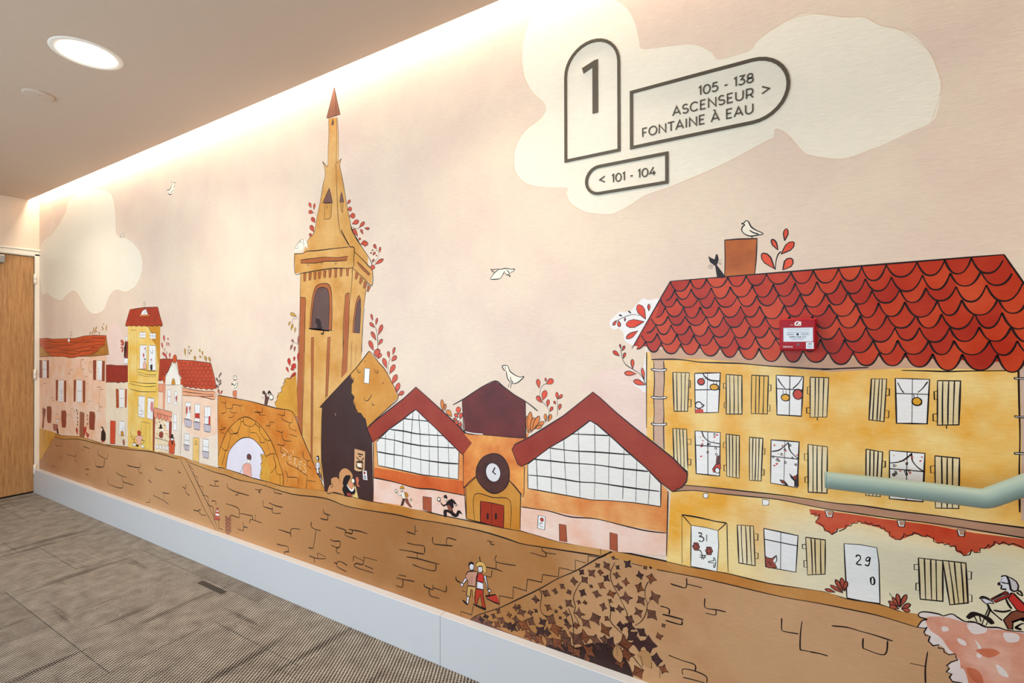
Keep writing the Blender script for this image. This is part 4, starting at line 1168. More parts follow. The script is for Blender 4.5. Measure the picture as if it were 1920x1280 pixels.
F|patch|ochre_bush|0|0|6706 1912 -14 42 34 26 10 50 29 19 49 33 -10 36 48 32 -3 41 61 27 75 2 60 38 23 -422 -158 -12 -155 37
L|ink|2|1|6706 1919 -10 33 36 23 -6 32 29 21 -9 26 29 2 35 20 -12 27 45 31 -10 23 35 17 -16 24 48 17 48 -6 56 35 41 11
P|painted_stone_arch|orange stone bridge with a round arch, left of the church tower
F|patch|bridge|0|0|5625 1971 325 -16 333 -19 232 -23 240 -22 221 -12 56 -57 118 -201 160 -224 171 -248 -295 -24 -353 -24 -217 8 -143 4 -685 30 -163 13
L|ink|3.2|1|5625 1971 325 -16 333 -19 232 -23 240 -22 221 -12 83 -102 91 -156 160 -224 163 -232
L|ink|2.6|1|5625 1971 0 -815
F|voussoirs|arch_stone|0|0|5632 1163 25 138 60 140 94 129 162 119 135 60 110 11 151 -39 125 -64 122 -100 100 -136 59 -102 54 -101 4 -117 -217 8 -20 138 -61 129 -83 90 -126 62 -108 15 -132 -26 -113 -63 -115 -91 -47 -98 -28 -123
F|opening|arch_hole|0|0|5793 1144 18 108 47 104 115 95 113 64 132 25 108 -14 126 -66 83 -91 61 -128 24 -131 -147 3 -190 2 -219 18
L|ink|3|1|5625 1263 32 78 60 100 94 129 162 119 135 60 110 11 151 -39 125 -64 122 -100 100 -136 59 -102 54 -101 4 -114
L|ink|3.2|1|5788 1143 23 109 47 104 115 95 113 64 132 25 108 -14 126 -66 83 -91 61 -128 24 -131
L|ink|2.4|1|6041 1740 45 -42 -67 -116 -57 -25 -104 57
L|ink|2.4|1|6019 1582 18 -63
L|ink|2.4|1|6135 1747 0 -58 62 -20 86 -3 64 34 11 20
L|ink|2.4|1|6086 1698 49 17
L|ink|2.4|1|6347 1700 80 -37 0 -37 87 -67 82 -16 30 15
L|ink|2.4|1|6427 1626 5 63
L|ink|2.4|1|6244 1654 -8 -109
L|ink|2.4|1|6262 1598 107 3 63 -50 4 -37 78 2 11 38
L|ink|2.4|1|5846 1613 35 -63 149 27
L|ink|2.4|1|5823 1578 58 -35 -46 -143 -59 -53 -95 37
L|ink|2.4|1|5776 1347 -24 -75 -47 -100
L|ink|2.4|1|5776 1354 59 -4
L|ink|2.4|1|6545 1371 71 32 80 16
L|ink|2.4|1|6616 1403 -71 147
L|ink|2.4|1|6696 1419 -20 -51 36 -57 -36 -65 -56 -38
L|ink|2.4|1|6712 1311 14 -95 103 4
L|ink|2.4|1|6779 1211 5 -108
L|ink|2.4|1|5673 1937 15 -36 88 -15 7 30
L|ink|2.4|1|5783 1893 0 -53 63 -9 70 11 16 40 159 -5 4 22
L|ink|2.4|1|6064 1878 18 -64
L|ink|2.4|1|5788 1833 0 -46 -95 -24
L|ink|2.4|1|5877 1826 0 -33 108 -1 11 -10
L|ink|2.4|1|5939 1785 -7 -40 -86 -16
L|ink|2.4|1|5644 1579 73 2 66 29 -78 -3 0 34
L|ink|2.4|1|5688 1579 0 -34 71 0
L|ink|2.4|1|6364 1836 109 -1 0 56
L|ink|2.4|1|6326 1825 106 -1 -5 -21 108 3
L|ink|2.4|1|6535 1697 71 6 10 38 80 0
L|ink|2.4|1|6606 1703 -6 -43
L|ink|2.4|1|6732 1835 82 -8 42 3 0 50
L|ink|2.4|1|6814 1827 -4 -28 23 -17 133 -22 19 46
L|ink|2.4|1|6938 1755 0 -48 112 -23
L|ink|2.4|1|6712 1664 102 -15 15 25
L|ink|2.4|1|6814 1649 9 -60 48 -19 105 5
L|ink|2.4|1|6852 1562 -4 -42 -122 -1
L|ink|2.4|1|6938 1642 121 -12
L|ink|2.4|1|6790 1514 4 -60 58 -18 151 -12 93 -7 3 -52 -40 -52 -56 5 -94 18 -19 33
L|ink|2.4|1|7050 1312 154 -49 14 -16 -23 -119
L|ink|2.4|1|7218 1213 127 6
L|ink|2.4|1|6862 1264 38 -25 9 -34 159 12 6 -66
L|ink|2.4|1|6909 1205 0 -54
L|ink|2.4|1|7147 1493 12 -57 45 -23 53 -2
L|ink|2.4|1|7222 1407 -9 -33 27 -26 44 -6
L|ink|2.4|1|7257 1411 53 -8
L|chalk|2.6|1|6833 1496 41 -19 41 -20
L|chalk|2.6|1|6816 1388 14 29 14 19 35 -3 -19 -14 -24 -2
L|chalk|2.6|1|6923 1438 -3 -57
L|chalk|2.6|1|6974 1425 -24 1 -6 -37 3 -26 32 -5
L|chalk|2.6|1|6947 1391 30 2
L|chalk|2.6|1|6950 1480 8 -11
L|chalk|2.6|1|6982 1485 8 -16 13 -19
L|chalk|2.6|1|7022 1419 -8 -38 -8 -45
L|chalk|2.6|1|7022 1415 18 -11 -21 -23 19 -31 26 -27
L|chalk|2.6|1|7119 1387 -21 -9 -10 -42 23 -27
L|chalk|2.6|1|7090 1357 26 0
L|chalk|2.6|1|7111 1406 13 -15 11 -19
L|chalk|2.6|1|7194 1373 -26 -13 -5 -14 26 -23 7 -19 -13 -15 -41 1
F|bush|ochre_bush|0|0|6442 1115 -6 62 27 47 -11 55 21 40 -31 52 72 21 45 -51 47 -104 14 -127
L|ink|2|1|6442 1122 -15 29 36 29 -21 35 27 22 -27 40 31 17 -16 35 27 28 -42 18 52 18
P|painted_person|person in a pink top seen under the painted stone arch
F|patch|shirt_pink|1.4|0|6120 1224 44 25 76 16 33 -21 10 -132 -157 17
E|hair|hair_brown|1.4|6236 1328 43 36 14
F|head|cloud|1|0|6201 1299 50 3 -11 -43 -33 -4
L|ink|1.8|1|6126 1219 -40 -63 -40 -32
L|ink|2.4|1|6273 1225 10 -113
P|painted_person|trumpeter standing on the painted stone arch
F|patch|cloud|0|0|5924 2126 39 9 52 2 -6 -45 -10 -45 -55 -3 -30 44
E|head|cloud|2.4|5965 2183 37 26 14
F|legs|pants_or|1.5|0|5934 2040 65 5 -4 -88 -35 2 0 37 -23 -35 -16 44
L|ink|3|1|5934 2089 29 8 26 31
L|ink|3|1|5944 2066 32 2 33 27 6 42
L|ink|3|1|5898 2121 20 -11 26 1 0 -18
E|trumpet|ink|0|5910 2110 15 11 14
L|ink|3|1|5944 2186 26 5
L|ink|3|1|5950 2164 26 -3
P|painted_person|musician bending forward on the painted stone arch
F|patch|hair_brown|2|0|6520 2032 24 12 11 -38 47 -5 -23 -32 -18 -51 -47 4 12 65
E|head|hair_brown|2.5|6503 2046 24 16 14
E|drum|cloud|3|6631 2003 38 28 14
F|hair|ink|0|0|6567 2045 29 32 35 -25 5 -21 -34 16 -18 -22
L|ink|2.5|1|6461 1997 36 -5
L|ink|2.5|1|6473 1977 24 5
P|painted_bird|small dove diving near the ceiling light wash
F|patch|cloud|0|1|4559 4598 58 3 43 -15 -29 -26 -7 -54 -36 -39 -58 -5 -60 27 -37 36 74 0 30 32
L|ink|3.4|1|4559 4628 7 -39 -15 -27 -29 -25 -37 -13 -18 22
L|ink|3.4|1|4429 4522 41 16
L|ink|3.4|1|4602 4598 29 2 26 -15
L|ink|3.4|1|4635 4581 -11 -46
L|ink|3.4|1|4463 4502 30 -27 37 -12 44 3
L|ink|3.4|1|4592 4507 36 -3
L|ink|3.4|1|4537 4486 44 12
P|painted_bird|tiny dove above the far painted roofs
F|patch|cloud|0|1|3207 4170 50 -20 -50 -65 -58 -14 -32 25
L|ink|3|1|3207 4174 -27 -50 -63 -32 51 -20 51 21 30 58
P|painted_bird|white gull flying in the middle of the painted sky
F|patch|cloud|0|0|9379 3056 18 27 24 21 36 20 47 2 35 -4 55 -7 -9 -14 -28 -8 -3 -34 -15 11 -23 9 -10 21 -19 -26 -18 -19 -27 -3
L|ink|2.6|1|9377 3131 20 -5 45 1 33 -3 29 3 35 -4 23 -6 32 0
L|ink|2.6|1|9457 3124 -24 -11 -21 -14 -18 -19 -15 -24 42 -4 36 1 18 9 14 21 17 23
L|ink|2.6|1|9386 3122 11 -10 15 -4
L|ink|2.6|1|9594 3115 -9 -11 -14 -7 -14 -4
L|ink|2.6|1|9523 3113 13 -11 12 -18 6 -24
L|ink|2.6|1|9510 3092 9 -13 14 -6 -1 10 13 -14 7 -10
P|painted_bird|gull standing on the dark market gable
F|patch|cloud|0|1|9483 2395 44 3 18 -37 43 -30 48 -14 34 4 -34 -36 -48 -19 -37 9 -24 27 -10 59
L|ink|3|1|9514 2363 -18 2 -13 29 41 4 15 -18 12 -24 43 -27 42 -13 34 5 -46 -41 -42 -15 -31 12 -22 26 -12 52
L|ink|3|1|9554 2319 3 -26 19 -20 -15 15
L|ink|3|1|9545 2268 -11 -32
L|ink|3|1|9563 2265 -9 -32
L|ink|3|1|9504 2384 10 -8
P|painted_barn|dark brown barn with an ochre gable, right of the church tower
F|patch|barn_dark|0|0|7405 1947 92 75 266 207 148 107 163 158 -40 -384 23 -302 56 -119 11 -537 -650 -8 -50 322 16 476
F|gable|barn_gold|0|0|7827 2297 84 54 163 146 119 -98 77 -61 85 -115 74 -123 -122 -101 -115 -92 -139 -99 -20 73 -30 19 -31 34 -51 3 -21 50 -31 42 21 44 -42 35 -4 73 36 38 -42 35
L|ink|3|1|7401 1942 96 80 266 207 148 114 163 154
L|ink|2.4|1|8074 2497 50 -28 69 -70 77 -61 85 -115 74 -123 -122 -101 -254 -188
L|ink|2.4|1|7440 1942 -16 -323 9 -458
L|ink|2.2|1|7831 2290 17 -36 32 -13 -36 -38 8 -58 -12 -38 33 -23 -21 -42 48 -26 -14 -45 35 -19 10 -28 41 -2 21 -30 36 -11 4 -57 80 -143
L|ink|2.8|1|8125 1690 -1 -535
F|window|white|2.4|0|8018 2343 68 -3 -12 -137 -65 6
L|ink|2.2|1|7921 2336 11 -31 31 -4 -11 25
L|ink|2.2|1|8138 2342 25 -39 26 9 -16 17
L|ink|2.2|1|8014 2403 24 5
L|ink|2.2|1|8013 2080 10 -28 41 2 50 57
L|ink|2.2|1|8110 2036 13 -21 20 4
L|ink|2.2|1|8241 2211 19 8
L|chalk|2|0|7628 1909 0 -30
F|poster|poster_tan|0|0|7887 1599 137 -11 -8 -169 -41 -21 -49 -3 -42 7
L|ink|4.5|1|7884 1402 28 -9 56 3 28 16
L|ink|5|0|7930 1558 67 -3
L|ink|5|0|7944 1536 28 1
L|ink|4.5|1|7911 1526 51 -35
L|ink|4.5|1|8009 1530 -37 -38
L|ink|4.5|1|7916 1471 3 10 71 6 3 -12 0 -39 -17 -10 -57 8 -7 31
F|poster_screen|cloud|0|0|7923 1469 49 4 -2 -33 -44 0
F|notice|white|1.6|0|7991 1412 54 5 10 -84 -57 -2
E|seal|leaf_red|1.6|8017 1395 12 11 14
L|ink|3|1|8007 1369 28 -2
L|ink|3|1|8007 1355 17 2 11 -3
L|ink|3|1|8009 1342 29 3
F|bush|tan_bush|2.4|1|7511 1130 23 71 31 30 0 47 38 22 46 5 26 -12 2 51 32 40 51 22 52 -8 43 -30 11 -38 17 -157 -101 -26 -88 9 -91 -1
L|ink|2.4|1|7671 1295 30 -34
L|ink|2.4|1|7565 1229 23 -5 -4 -21 -20 0
P|painted_person|two people embracing in front of the painted barn
F|patch|ink|0|1|7760 1330 30 14 43 -1 -3 -23 -19 -28 -14 -27 18 -38 33 -20 43 17 3 -39 -39 -12 -73 -26 -33 10 -26 42 15 42 -11 14 11 47
F|skirt|brick_red|0|0|7786 1178 33 5 36 -15 -4 -18 -69 5
F|coat|sand_yellow|0|0|7887 1263 14 -8 36 -101 -79 0 25 24 18 28
E|head|cloud|2|7866 1302 22 22 14
F|hair|hair_red|0|1|7905 1330 21 16 18 -30 -11 -31 21 -24 -35 2 -7 34
F|scarf|coral|0|0|7815 1268 40 5 -4 -25 -18 -13
L|white|5|1|7786 1256 25 -29 33 -18 21 9 18 30
P|painted_market_hall|left market hall with a red gable roof and white gridded window
F|patch|hall_orange|0|0|8117 1703 512 495 574 -402 -85 -112 24 -317 5 -181 -1023 -32 12 518
F|wall_base|rose_wall|0|0|8129 1367 318 -7 184 -11 280 15 227 2 9 -180 -185 -9 -182 -1 -205 -10 -128 11 -321 -22
F|sill_band|orange_deep|0|0|8140 1458 235 5 256 -3 228 5 279 14 0 -113 -227 -2 -280 -15 -184 11 -318 7
L|ink|3.4|1|8129 1367 171 -1 147 -6 184 -11 175 16 105 -1 227 2
L|ink|2.6|1|9118 1684 8 -226 21 -272
L|ink|2.4|1|8130 1671 -1 -514
F|window|pane|3|0|8167 1692 156 125 168 105 138 90 44 -23 108 -75 131 -91 126 -88 40 -28 -9 -223 -158 -6 -212 -9 -223 7 -289 7
F|roof|roof_brick|3.2|0|8051 1800 98 74 152 99 190 121 138 104 125 -79 158 -103 176 -117 115 -103 -24 -56 -57 -61 -47 30 -87 61 -128 89 -106 68 -125 82 -67 -39 -71 -50 -168 -103 -203 -136
L|ink|3.6|1|8491 1922 141 -1 133 0
L|ink|3.6|1|8334 1815 157 0 154 -9 279 10
L|ink|3.6|1|8187 1730 188 -3 116 -10 182 -6 200 8 165 11
L|ink|3.6|1|8179 1604 122 -3 190 0 209 -7 211 3 161 10
L|ink|2|1|8597 1989 -10 -102 -14 -170 -5 -244
L|ink|2|1|8659 1977 14 -166 6 -125 4 -214
L|ink|2|1|8488 1911 -4 -203 -11 -232
L|ink|2|1|8387 1811 -5 -157 -4 -177
L|ink|2|1|8280 1774 -6 -176 -1 -112
L|ink|2|1|8765 1918 9 -181 -1 -263
L|ink|2|1|8862 1849 5 -184 -1 -189
L|ink|2|1|8969 1778 6 -161 0 -136
F|door|door_rust|2.6|0|8703 1290 93 5 0 -120 -90 6
P|painted_person|runner with a yellow hat chased along the painted quay
F|patch|cloud|1.6|0|8459 1272 12 16 24 11 12 -41 -7 -23 -24 0
F|backpack|ochre|1.4|0|8500 1292 24 4 18 -15 -4 -25 -24 -1
F|hat|ochre|1.4|0|8452 1335 24 13 19 -10 5 -14 -34 -5 -19 -2
E|head|cloud|2|8466 1309 13 12 14
F|leg|pants_dark|1|0|8481 1239 24 -3 -20 -56 -31 -11 12 29
F|leg|pants_brown|1|0|8500 1239 33 9 19 -36 37 -33 -28 -4 -47 34
L|white|4|1|8413 1283 29 -21 29 19
L|ink|1.6|1|8411 1281 29 -24 29 16
E|hand|cloud|2|8404 1290 13 14 14
L|white|4.5|1|8547 1261 30 -24
E|hand|cloud|2|8573 1240 10 9 14
P|painted_person|runner in a black suit and hat on the painted quay
F|patch|ink|0|0|8953 1285 17 16 34 19 25 -9 33 -32 -17 -12 -24 22 4 -32 -13 -19 8 -22 25 -12 17 32 25 5 28 -30 -33 6 -12 -26 -25 -14 -33 4 -21 16 -34 8 -4 -41 -25 -5 -9 39 9 22 42 7 -17 31 -30 -17 -25 14 -13 25 34 -24 26 11
F|shirt|pants_brown|0|0|8958 1259 21 7 29 -26 -4 -20 -30 1
F|hat|ink|0|0|8900 1315 24 6 4 17 21 5 13 -20 -4 -11 -22 4
E|head|cloud|1.6|8943 1303 14 11 14
E|hand|cloud|3|8874 1294 16 16 14
E|hand|cloud|2|9046 1277 8 9 14
P|painted_flowers|orange flowers painted beside the dark market gable
V|leaf|leaf_orange|2|8919 2011 8905 2108 35 5
V|leaf|leaf_orange|2|8937 2018 8941 2075 23 0
V|leaf|leaf_orange|2|9006 1977 8958 2027 40 25
V|leaf|leaf_vivid|2|9072 1999 9072 2061 48 3
V|leaf|leaf_vivid|2|9072 1976 9037 2002 24 21
V|leaf|leaf_vivid|2|9086 1966 9107 2013 31 -7
V|leaf|leaf_vivid|2|9058 1953 9023 1961 12 24
V|leaf|leaf_vivid|2|9093 1944 9086 1904 -36 1
V|leaf|leaf_vivid|2|9072 1948 9044 1923 -24 17
E|flower_eye|cloud|1.4|9073 1963 13 14 14
L|ink|1.6|1|9093 1933 20 -66
L|ink|1.6|1|9114 1912 17 -54
V|leaf|leaf_orange|2.2|9701 1900 9695 2034 28 3
V|leaf|leaf_orange|2.2|9709 1906 9722 2067 42 1
V|leaf|leaf_orange|2.2|9724 1912 9754 2028 39 -5
V|leaf|leaf_orange|2.2|9736 1924 9794 2041 38 -12
V|leaf|leaf_orange|2.2|9748 1940 9834 2004 20 -23
V|leaf|leaf_orange|2.2|9759 1946 9813 1972 12 -23
V|leaf|leaf_orange|2.2|9845 2005 9843 2060 25 3
V|leaf|leaf_orange|2.2|9865 2006 9890 2059 29 -9
V|leaf|leaf_vivid|2.2|9795 2240 9783 2306 32 6
V|leaf|leaf_vivid|2.2|9851 2289 9844 2317 15 4
V|leaf|leaf_vivid|2.2|9851 2273 9907 2306 24 -35
V|leaf|leaf_vivid|2.2|9823 2155 9846 2228 44 -9
V|leaf|leaf_vivid|2.2|9817 2137 9775 2183 29 22
V|leaf|leaf_vivid|2.2|9862 2112 9868 2163 27 -1
V|leaf|leaf_vivid|2.2|9879 2078 9901 2115 21 -10
V|leaf|leaf_vivid|2.2|9940 2167 9933 2220 24 4
V|leaf|leaf_vivid|2.2|9946 2172 9976 2204 18 -14
V|leaf|leaf_vivid|2.2|9924 2133 9913 2155 16 7
V|leaf|leaf_vivid|2.2|9951 2093 9962 2138 23 -3
L|ink|1.6|1|9794 2149 6 66 23 47 28 14
L|ink|1.6|1|9868 2027 5 51 -16 34 -57 52
L|ink|1.6|1|9937 2047 3 55 -3 60
L|ink|1.6|1|9840 1994 39 54
L|ink|1.6|1|9697 1879 5 26
P|painted_clock_pavilion|central market pavilion with a dark gable, round clock and red doors
F|patch|pavilion_orange|0|0|9127 1852 156 20 205 -3 183 7 36 45 -30 -252 -7 -218 -30 5 -6 -272 -460 -6 -27 12 -7 244 -23 8 6 247 79 98
F|gable|maroon|0|0|9016 2072 112 56 88 53 94 54 112 45 67 -38 99 -58 96 -45 99 -60 -99 56 1 -262 -122 -7 -150 -4 -279 5 -24 247
L|ink|3|1|9016 2072 112 56 88 53 94 54 112 45 67 -38 99 -58 96 -45 99 -62
L|ink|2.6|1|9110 2108 8 -117 19 -127 146 -3 142 2 138 3 122 7
L|ink|2.6|1|9678 2136 5 -103 2 -160
L|white|2.4|1|9137 1870 79 -7 93 2
L|ink|2.6|1|9123 1689 -3 -246 20 -3 35 38 67 54
L|ink|2.6|1|9671 1669 -3 -213 -22 1 -60 54 -43 31
F|porch|ochre_front|2.6|0|9144 1435 98 92 157 75 144 -60 43 -36 54 -50 -6 -272 -147 -7 -206 5 -132 3
L|ink|2.4|1|9228 1183 0 204 171 5 150 0 2 -208
F|doors|door_crimson|2.8|0|9282 1346 104 4 111 -3 -4 -169 -107 -1 -105 7
L|ink|2.4|1|9383 1349 5 -171
F|door_handle|ink|0|0|9342 1263 18 1 -3 -47 -15 0
F|door_handle|ink|0|0|9416 1276 18 1 -2 -46 -16 -1
F|clock|clock_brown|3|1|9242 1549 14 67 46 66 72 38 64 7 56 -22 41 -53 9 -63 -13 -75 -44 -55 -63 -33 -64 3 -65 34 -42 43
E|clock_face|clock_face|2.4|9399 1583 67 72 18
L|ink|5|0|9418 1624 -21 -38 28 -15
P|painted_leaves|red leaf sprays painted at the left corner of the big red roof
F|halo|white_wash|0|1|10321 2705 41 42 31 23 62 1 48 43 42 39 35 -13 75 5 -17 -37 -118 -196 -42 -59 -54 30 -6 42 -31 36 -44 -5
F|halo|white_wash|0|1|10478 2303 42 25 24 60 22 153 0 -276 -46 10
V|leaf|leaf_vivid|2.6|10562 2717 10512 2813 46 23
V|leaf|leaf_vivid|2.6|10553 2703 10433 2685 -9 54
V|leaf|leaf_vivid|2.6|10512 2644 10435 2595 -19 28
V|leaf|leaf_vivid|2.6|10583 2769 10583 2813 17 -1
V|leaf|leaf_vivid|2.6|10372 2716 10346 2683 -15 11
V|leaf|leaf_vivid|2.6|10381 2716 10390 2673 -22 -4
V|leaf|leaf_vivid|2.6|10426 2706 10428 2730 9 -1
V|leaf|ink|2.6|10409 2742 10388 2751 2 6
V|leaf|ink|2.6|10468 2758 10450 2774 3 4
L|ink|2|1|10524 2742 -21 6 -30 3 -49 -15 -49 -20
V|leaf|leaf_vivid|2.6|10399 2532 10392 2557 11 3
V|leaf|leaf_vivid|2.6|10408 2513 10424 2547 15 -6
V|leaf|leaf_vivid|2.6|10390 2480 10346 2513 16 20
V|leaf|leaf_vivid|2.6|10414 2462 10428 2502 17 -6
V|leaf|leaf_vivid|2.6|10477 2398 10475 2460 23 1
V|leaf|leaf_vivid|2.6|10501 2366 10422 2369 3 32
V|leaf|leaf_vivid|2.6|10552 2329 10538 2405 20 4
V|leaf|leaf_vivid|2.6|10561 2297 10483 2321 12 34
L|ink|2.6|1|10561 2300 -18 41 -23 28 -42 26 -42 26 -22 29 -12 42 -3 49
P|painted_big_house|large yellow house with a red scalloped roof and striped shutters, right end of the mural
F|patch|house_yellow|0|0|10562 2507 290 -14 560 -9 885 -13 707 -27 -6 -1295 -570 55 -262 5 -251 3 -69 -4 -87 15 -140 -10 -100 11 -260 -20 -226 5 -201 -12 -143 1 27 444 -119 118 -30 167
F|eave|eave_tan|0|0|10589 2524 263 18 560 -14 885 -20 707 -44 0 -103 -571 56 -136 15 -27 4 -194 3 -224 -3 -293 -27 -199 15 -214 25 -233 19 -221 0 -93 -15
L|ink|4.4|1|10597 2460 131 4 84 -5 76 -10 121 -2 117 -2 112 -10 134 -6 102 -5 85 0
L|ink|4|1|11511 2419 112 11 96 6
L|ink|4|1|11852 2425 79 0 95 -1 91 5 153 6
F|drain_pipe|pipe_tan|0|0|10611 2455 67 2 -4 -236 5 -176 1 -153 -71 44 3 117 2 165
L|ink|3.2|1|10611 2452 6 -117 -5 -117 3 -96 -5 -69 1 -110
L|ink|3.2|1|10674 2453 4 -116 -7 -116 4 -95 -3 -95 3 -136
F|pipe_ring|white|3|1|10597 2402 31 -2 33 0 27 4 1 -12 -34 -5 -48 3
F|pipe_ring|white|3|1|10596 2226 31 -1 34 0 27 6 1 -12 -35 -6 -47 1
F|pipe_ring|white|3|1|10596 2056 31 -1 33 2 27 6 1 -12 -34 -7 -48 0
L|ink|3.4|1|10568 2507 -2 -208 -1 -278
F|drain_pipe|pipe_tan2|0|0|12283 2446 83 -10 6 -697 -88 8 3 356
L|ink|4|1|12278 2459 2 -185 2 -147 -3 -148 1 -196
F|pipe_ring|white|3|1|12265 2403 15 -1 24 0 0 -7 -24 1 -13 0
F|pipe_ring|white|3|1|12265 2226 14 -1 25 1 0 -7 -25 0 -12 0
F|pipe_ring|white|3|1|12264 2056 14 1 25 1 0 -7 -25 -1 -12 -1
F|ledge|ledge_tan|0|0|10771 1684 47 10 325 7 215 4 199 0 271 10 245 1 221 -4 707 2 -1 -48 -706 2 -221 -4 -245 13 -271 -6 -225 12 -189 -6 -294 -14 -120 -22
L|ink|4|1|10796 1691 145 8 202 6 215 6 199 -3 139 6 132 -2 166 3 136 -2 164 1 136 0
L|ink|3.4|1|10729 1641 120 25 121 3 173 8 163 7 202 -13 142 -1 178 1 166 4 136 -2 164 -5 136 -1
F|bracket|white|3|0|10908 1657 25 4 2 -21 -14 -10 -15 4
F|bracket|white|3|0|11223 1673 36 0 -3 -28 -30 -7
F|flower_canopy|canopy_red|0|0|11452 1656 49 2 94 3 98 1 81 -1 97 3 93 2 89 -5 76 -3 104 3 99 3 0 -48 -39 2 -40 9 -51 -4 -26 -30 -26 -2 -16 -28 -22 6 -21 -26 -33 11 -5 20 -33 11 -28 -5 -28 23 -46 6 -24 -5 -24 -19 -29 -20 -31 4 -18 27 -24 14 -31 6 -32 2 -32 9 -32 -17 -20 -24 -40 -15 -26 -34 -27 15 -14 18 -34 14 14 39 -35 6
L|ink|3.4|0|11459 1629 28 9 -11 -18 14 6 11 14 -4 -25 -17 -23 20 -5 17 -13 7 -23 17 0 14 -14 23 21 3 18 7 -15 27 20 3 18 20 -2 9 18 20 3 6 15 13 -11 13 2 0 8 16 -10 15 8 3 -12 29 6 6 -15 12 7 6 -16 18 2 -3 -24 19 0 3 -12 24 3 12 21 0 15 12 -14 23 13 3 12 15 -4 17 -8 20 0 -3 11 18 -12 11 1 -1 -17 18 -7 17 10 5 -12 17 8 5 -12 20 8 2 -21 17 -4 10 -16 22 9 8 27 8 -13 21 5 0 21 16 0 16 24 0 -14 15 14 3 18 16 -11 15 14 18 -10 15 10 25 -9 10 -8
F|bracket|white|3|0|11525 1661 37 1 -5 -32 -24 -2
F|bracket_face|ledge_tan|0|0|11534 1657 26 2 -7 -22 -15 -1
F|bracket|white|3|0|11832 1664 33 2 -4 -30 -22 -2
F|bracket_face|ledge_tan|0|0|11840 1661 23 1 -6 -20 -13 -1
F|bracket|white|3|0|12061 1661 30 1 -4 -29 -19 -1
F|bracket_face|ledge_tan|0|0|12069 1658 21 1 -6 -20 -12 -1
F|chimney|chimney|4.4|0|11030 3174 76 -2 96 -8 -5 -123 -8 -84 -160 -3 3 101
R|10717 2951 1514 24 -1759 -445 2015 -88
F|shutter|shutter_cream|4.2|0|10730 2383 98 0 -11 -237 -80 -5
L|ink|3.4|1|10753 2383 1 -121 2 -120
L|ink|3.4|1|10780 2383 1 -120 -2 -119
L|ink|3.4|1|10805 2383 -3 -119 -3 -119
L|ink|3.2|0|10818 2336 16 -1 -1 -45 -15 1
L|ink|3.2|0|10818 2219 20 0 -1 -45 -19 0
F|window|white|4.2|0|10859 2380 145 8 -11 -236 -131 -13
L|ink|4.2|1|10859 2279 145 10
L|ink|3.36|1|10933 2384 -5 -238
F|shutter|shutter_cream|4.2|0|11036 2379 84 -4 0 -224 -84 -6
L|ink|3.4|1|11055 2378 1 -115 0 -116
L|ink|3.4|1|11077 2377 2 -114 -1 -115
L|ink|3.4|1|11100 2376 0 -113 1 -113
L|ink|3.2|0|11036 2328 -15 -2 0 -31 14 2
L|ink|3.2|0|11035 2216 -10 -2 0 -34 10 2
L|ink|5|1|10906 2382 12 -20 31 -21 54 -2
E|lantern|ball_red|4|10896 2331 20 20 14
E|lantern|ball_yellow|4|10970 2301 24 18 14
L|ink|2.6|1|10906 2346 1 16
L|ink|2.6|1|10918 2345 6 18
L|ink|2.6|1|10966 2319 0 16
L|ink|2.6|1|10982 2317 3 19
E|head|white|4|10882 2187 20 21 14
F|child|ball_red|0|0|10863 2161 42 6 6 -23 -48 -5
L|ink|3.4|1|10902 2195 10 -6 -10 -14
L|ink|3.4|1|10871 2173 13 -6 6 9
L|ink|2.4|1|10873 2192 5 0
L|ink|2.4|1|10887 2192 5 1
F|shutter|shutter_gold|4.2|0|11171 2379 86 -2 -6 -216 -83 -3
L|ink|3.4|1|11195 2378 -3 -109 -1 -110
L|ink|3.4|1|11212 2378 -2 -109 -3 -110
L|ink|3.4|1|11235 2377 -3 -108 -3 -109
L|ink|3.2|0|11257 2327 13 0 -1 -35 -12 1
L|ink|3.2|0|11251 2213 14 0 -1 -36 -13 1
F|window|white|4.2|0|11296 2383 132 -4 -11 -218 -118 -1
L|ink|4.2|1|11296 2307 132 -2
L|ink|3.36|1|11363 2381 -4 -221
L|ink|3.4|1|11303 2366 16 -30 21 -26
L|ink|3.4|1|11423 2377 -20 -37 -26 -29
E|lantern|ball_yellow|4|11341 2259 21 19 14
E|lantern|ball_red|4|11401 2280 23 28 14
L|ink|2.6|1|11329 2279 0 21
L|ink|2.6|1|11344 2280 1 21
F|shutter|shutter_cream|4.2|0|11459 2377 85 0 -9 -212 -77 -7
L|ink|3.4|1|11483 2377 -1 -108 -2 -109
L|ink|3.4|1|11499 2377 -1 -107 -3 -109
L|ink|3.4|1|11522 2377 -3 -107 -3 -107
L|ink|3.2|0|11459 2325 -13 -2 0 -40 13 2
L|ink|3.2|0|11456 2211 -14 -2 0 -31 14 2
L|ink|4|1|11491 2161 1 -19
F|shutter|shutter_cream|4.2|0|10729 2034 82 1 7 -261 -82 60
L|ink|3.4|1|10751 2034 2 -108 5 -108
L|ink|3.4|1|10769 2034 5 -115 3 -115
L|ink|3.4|1|10789 2034 5 -122 2 -122
L|ink|3.2|0|10817 1977 20 0 -1 -32 -19 0
L|ink|3.2|0|10817 1854 19 1 -1 -36 -19 -1
F|window|white|4.2|0|10860 2030 143 2 -5 -258 -132 -3
L|ink|4.2|1|10860 1944 143 3
L|ink|3.36|1|10933 2031 0 -259
L|ink|4|1|10899 2031 12 -32 31 -26 61 -7
F|child|hair_brown|0|0|10981 1889 24 13 -1 -61 -27 3
F|child_top|ball_red|3|0|10958 1809 19 31 27 7 0 -29 -27 -20 -12 -8
E|toy|white|3|10985 1806 13 17 14
F|shutter|shutter_cream|4.2|0|11035 2027 71 -3 -2 -248 -67 2
L|ink|3.4|1|11052 2026 1 -124 0 -125
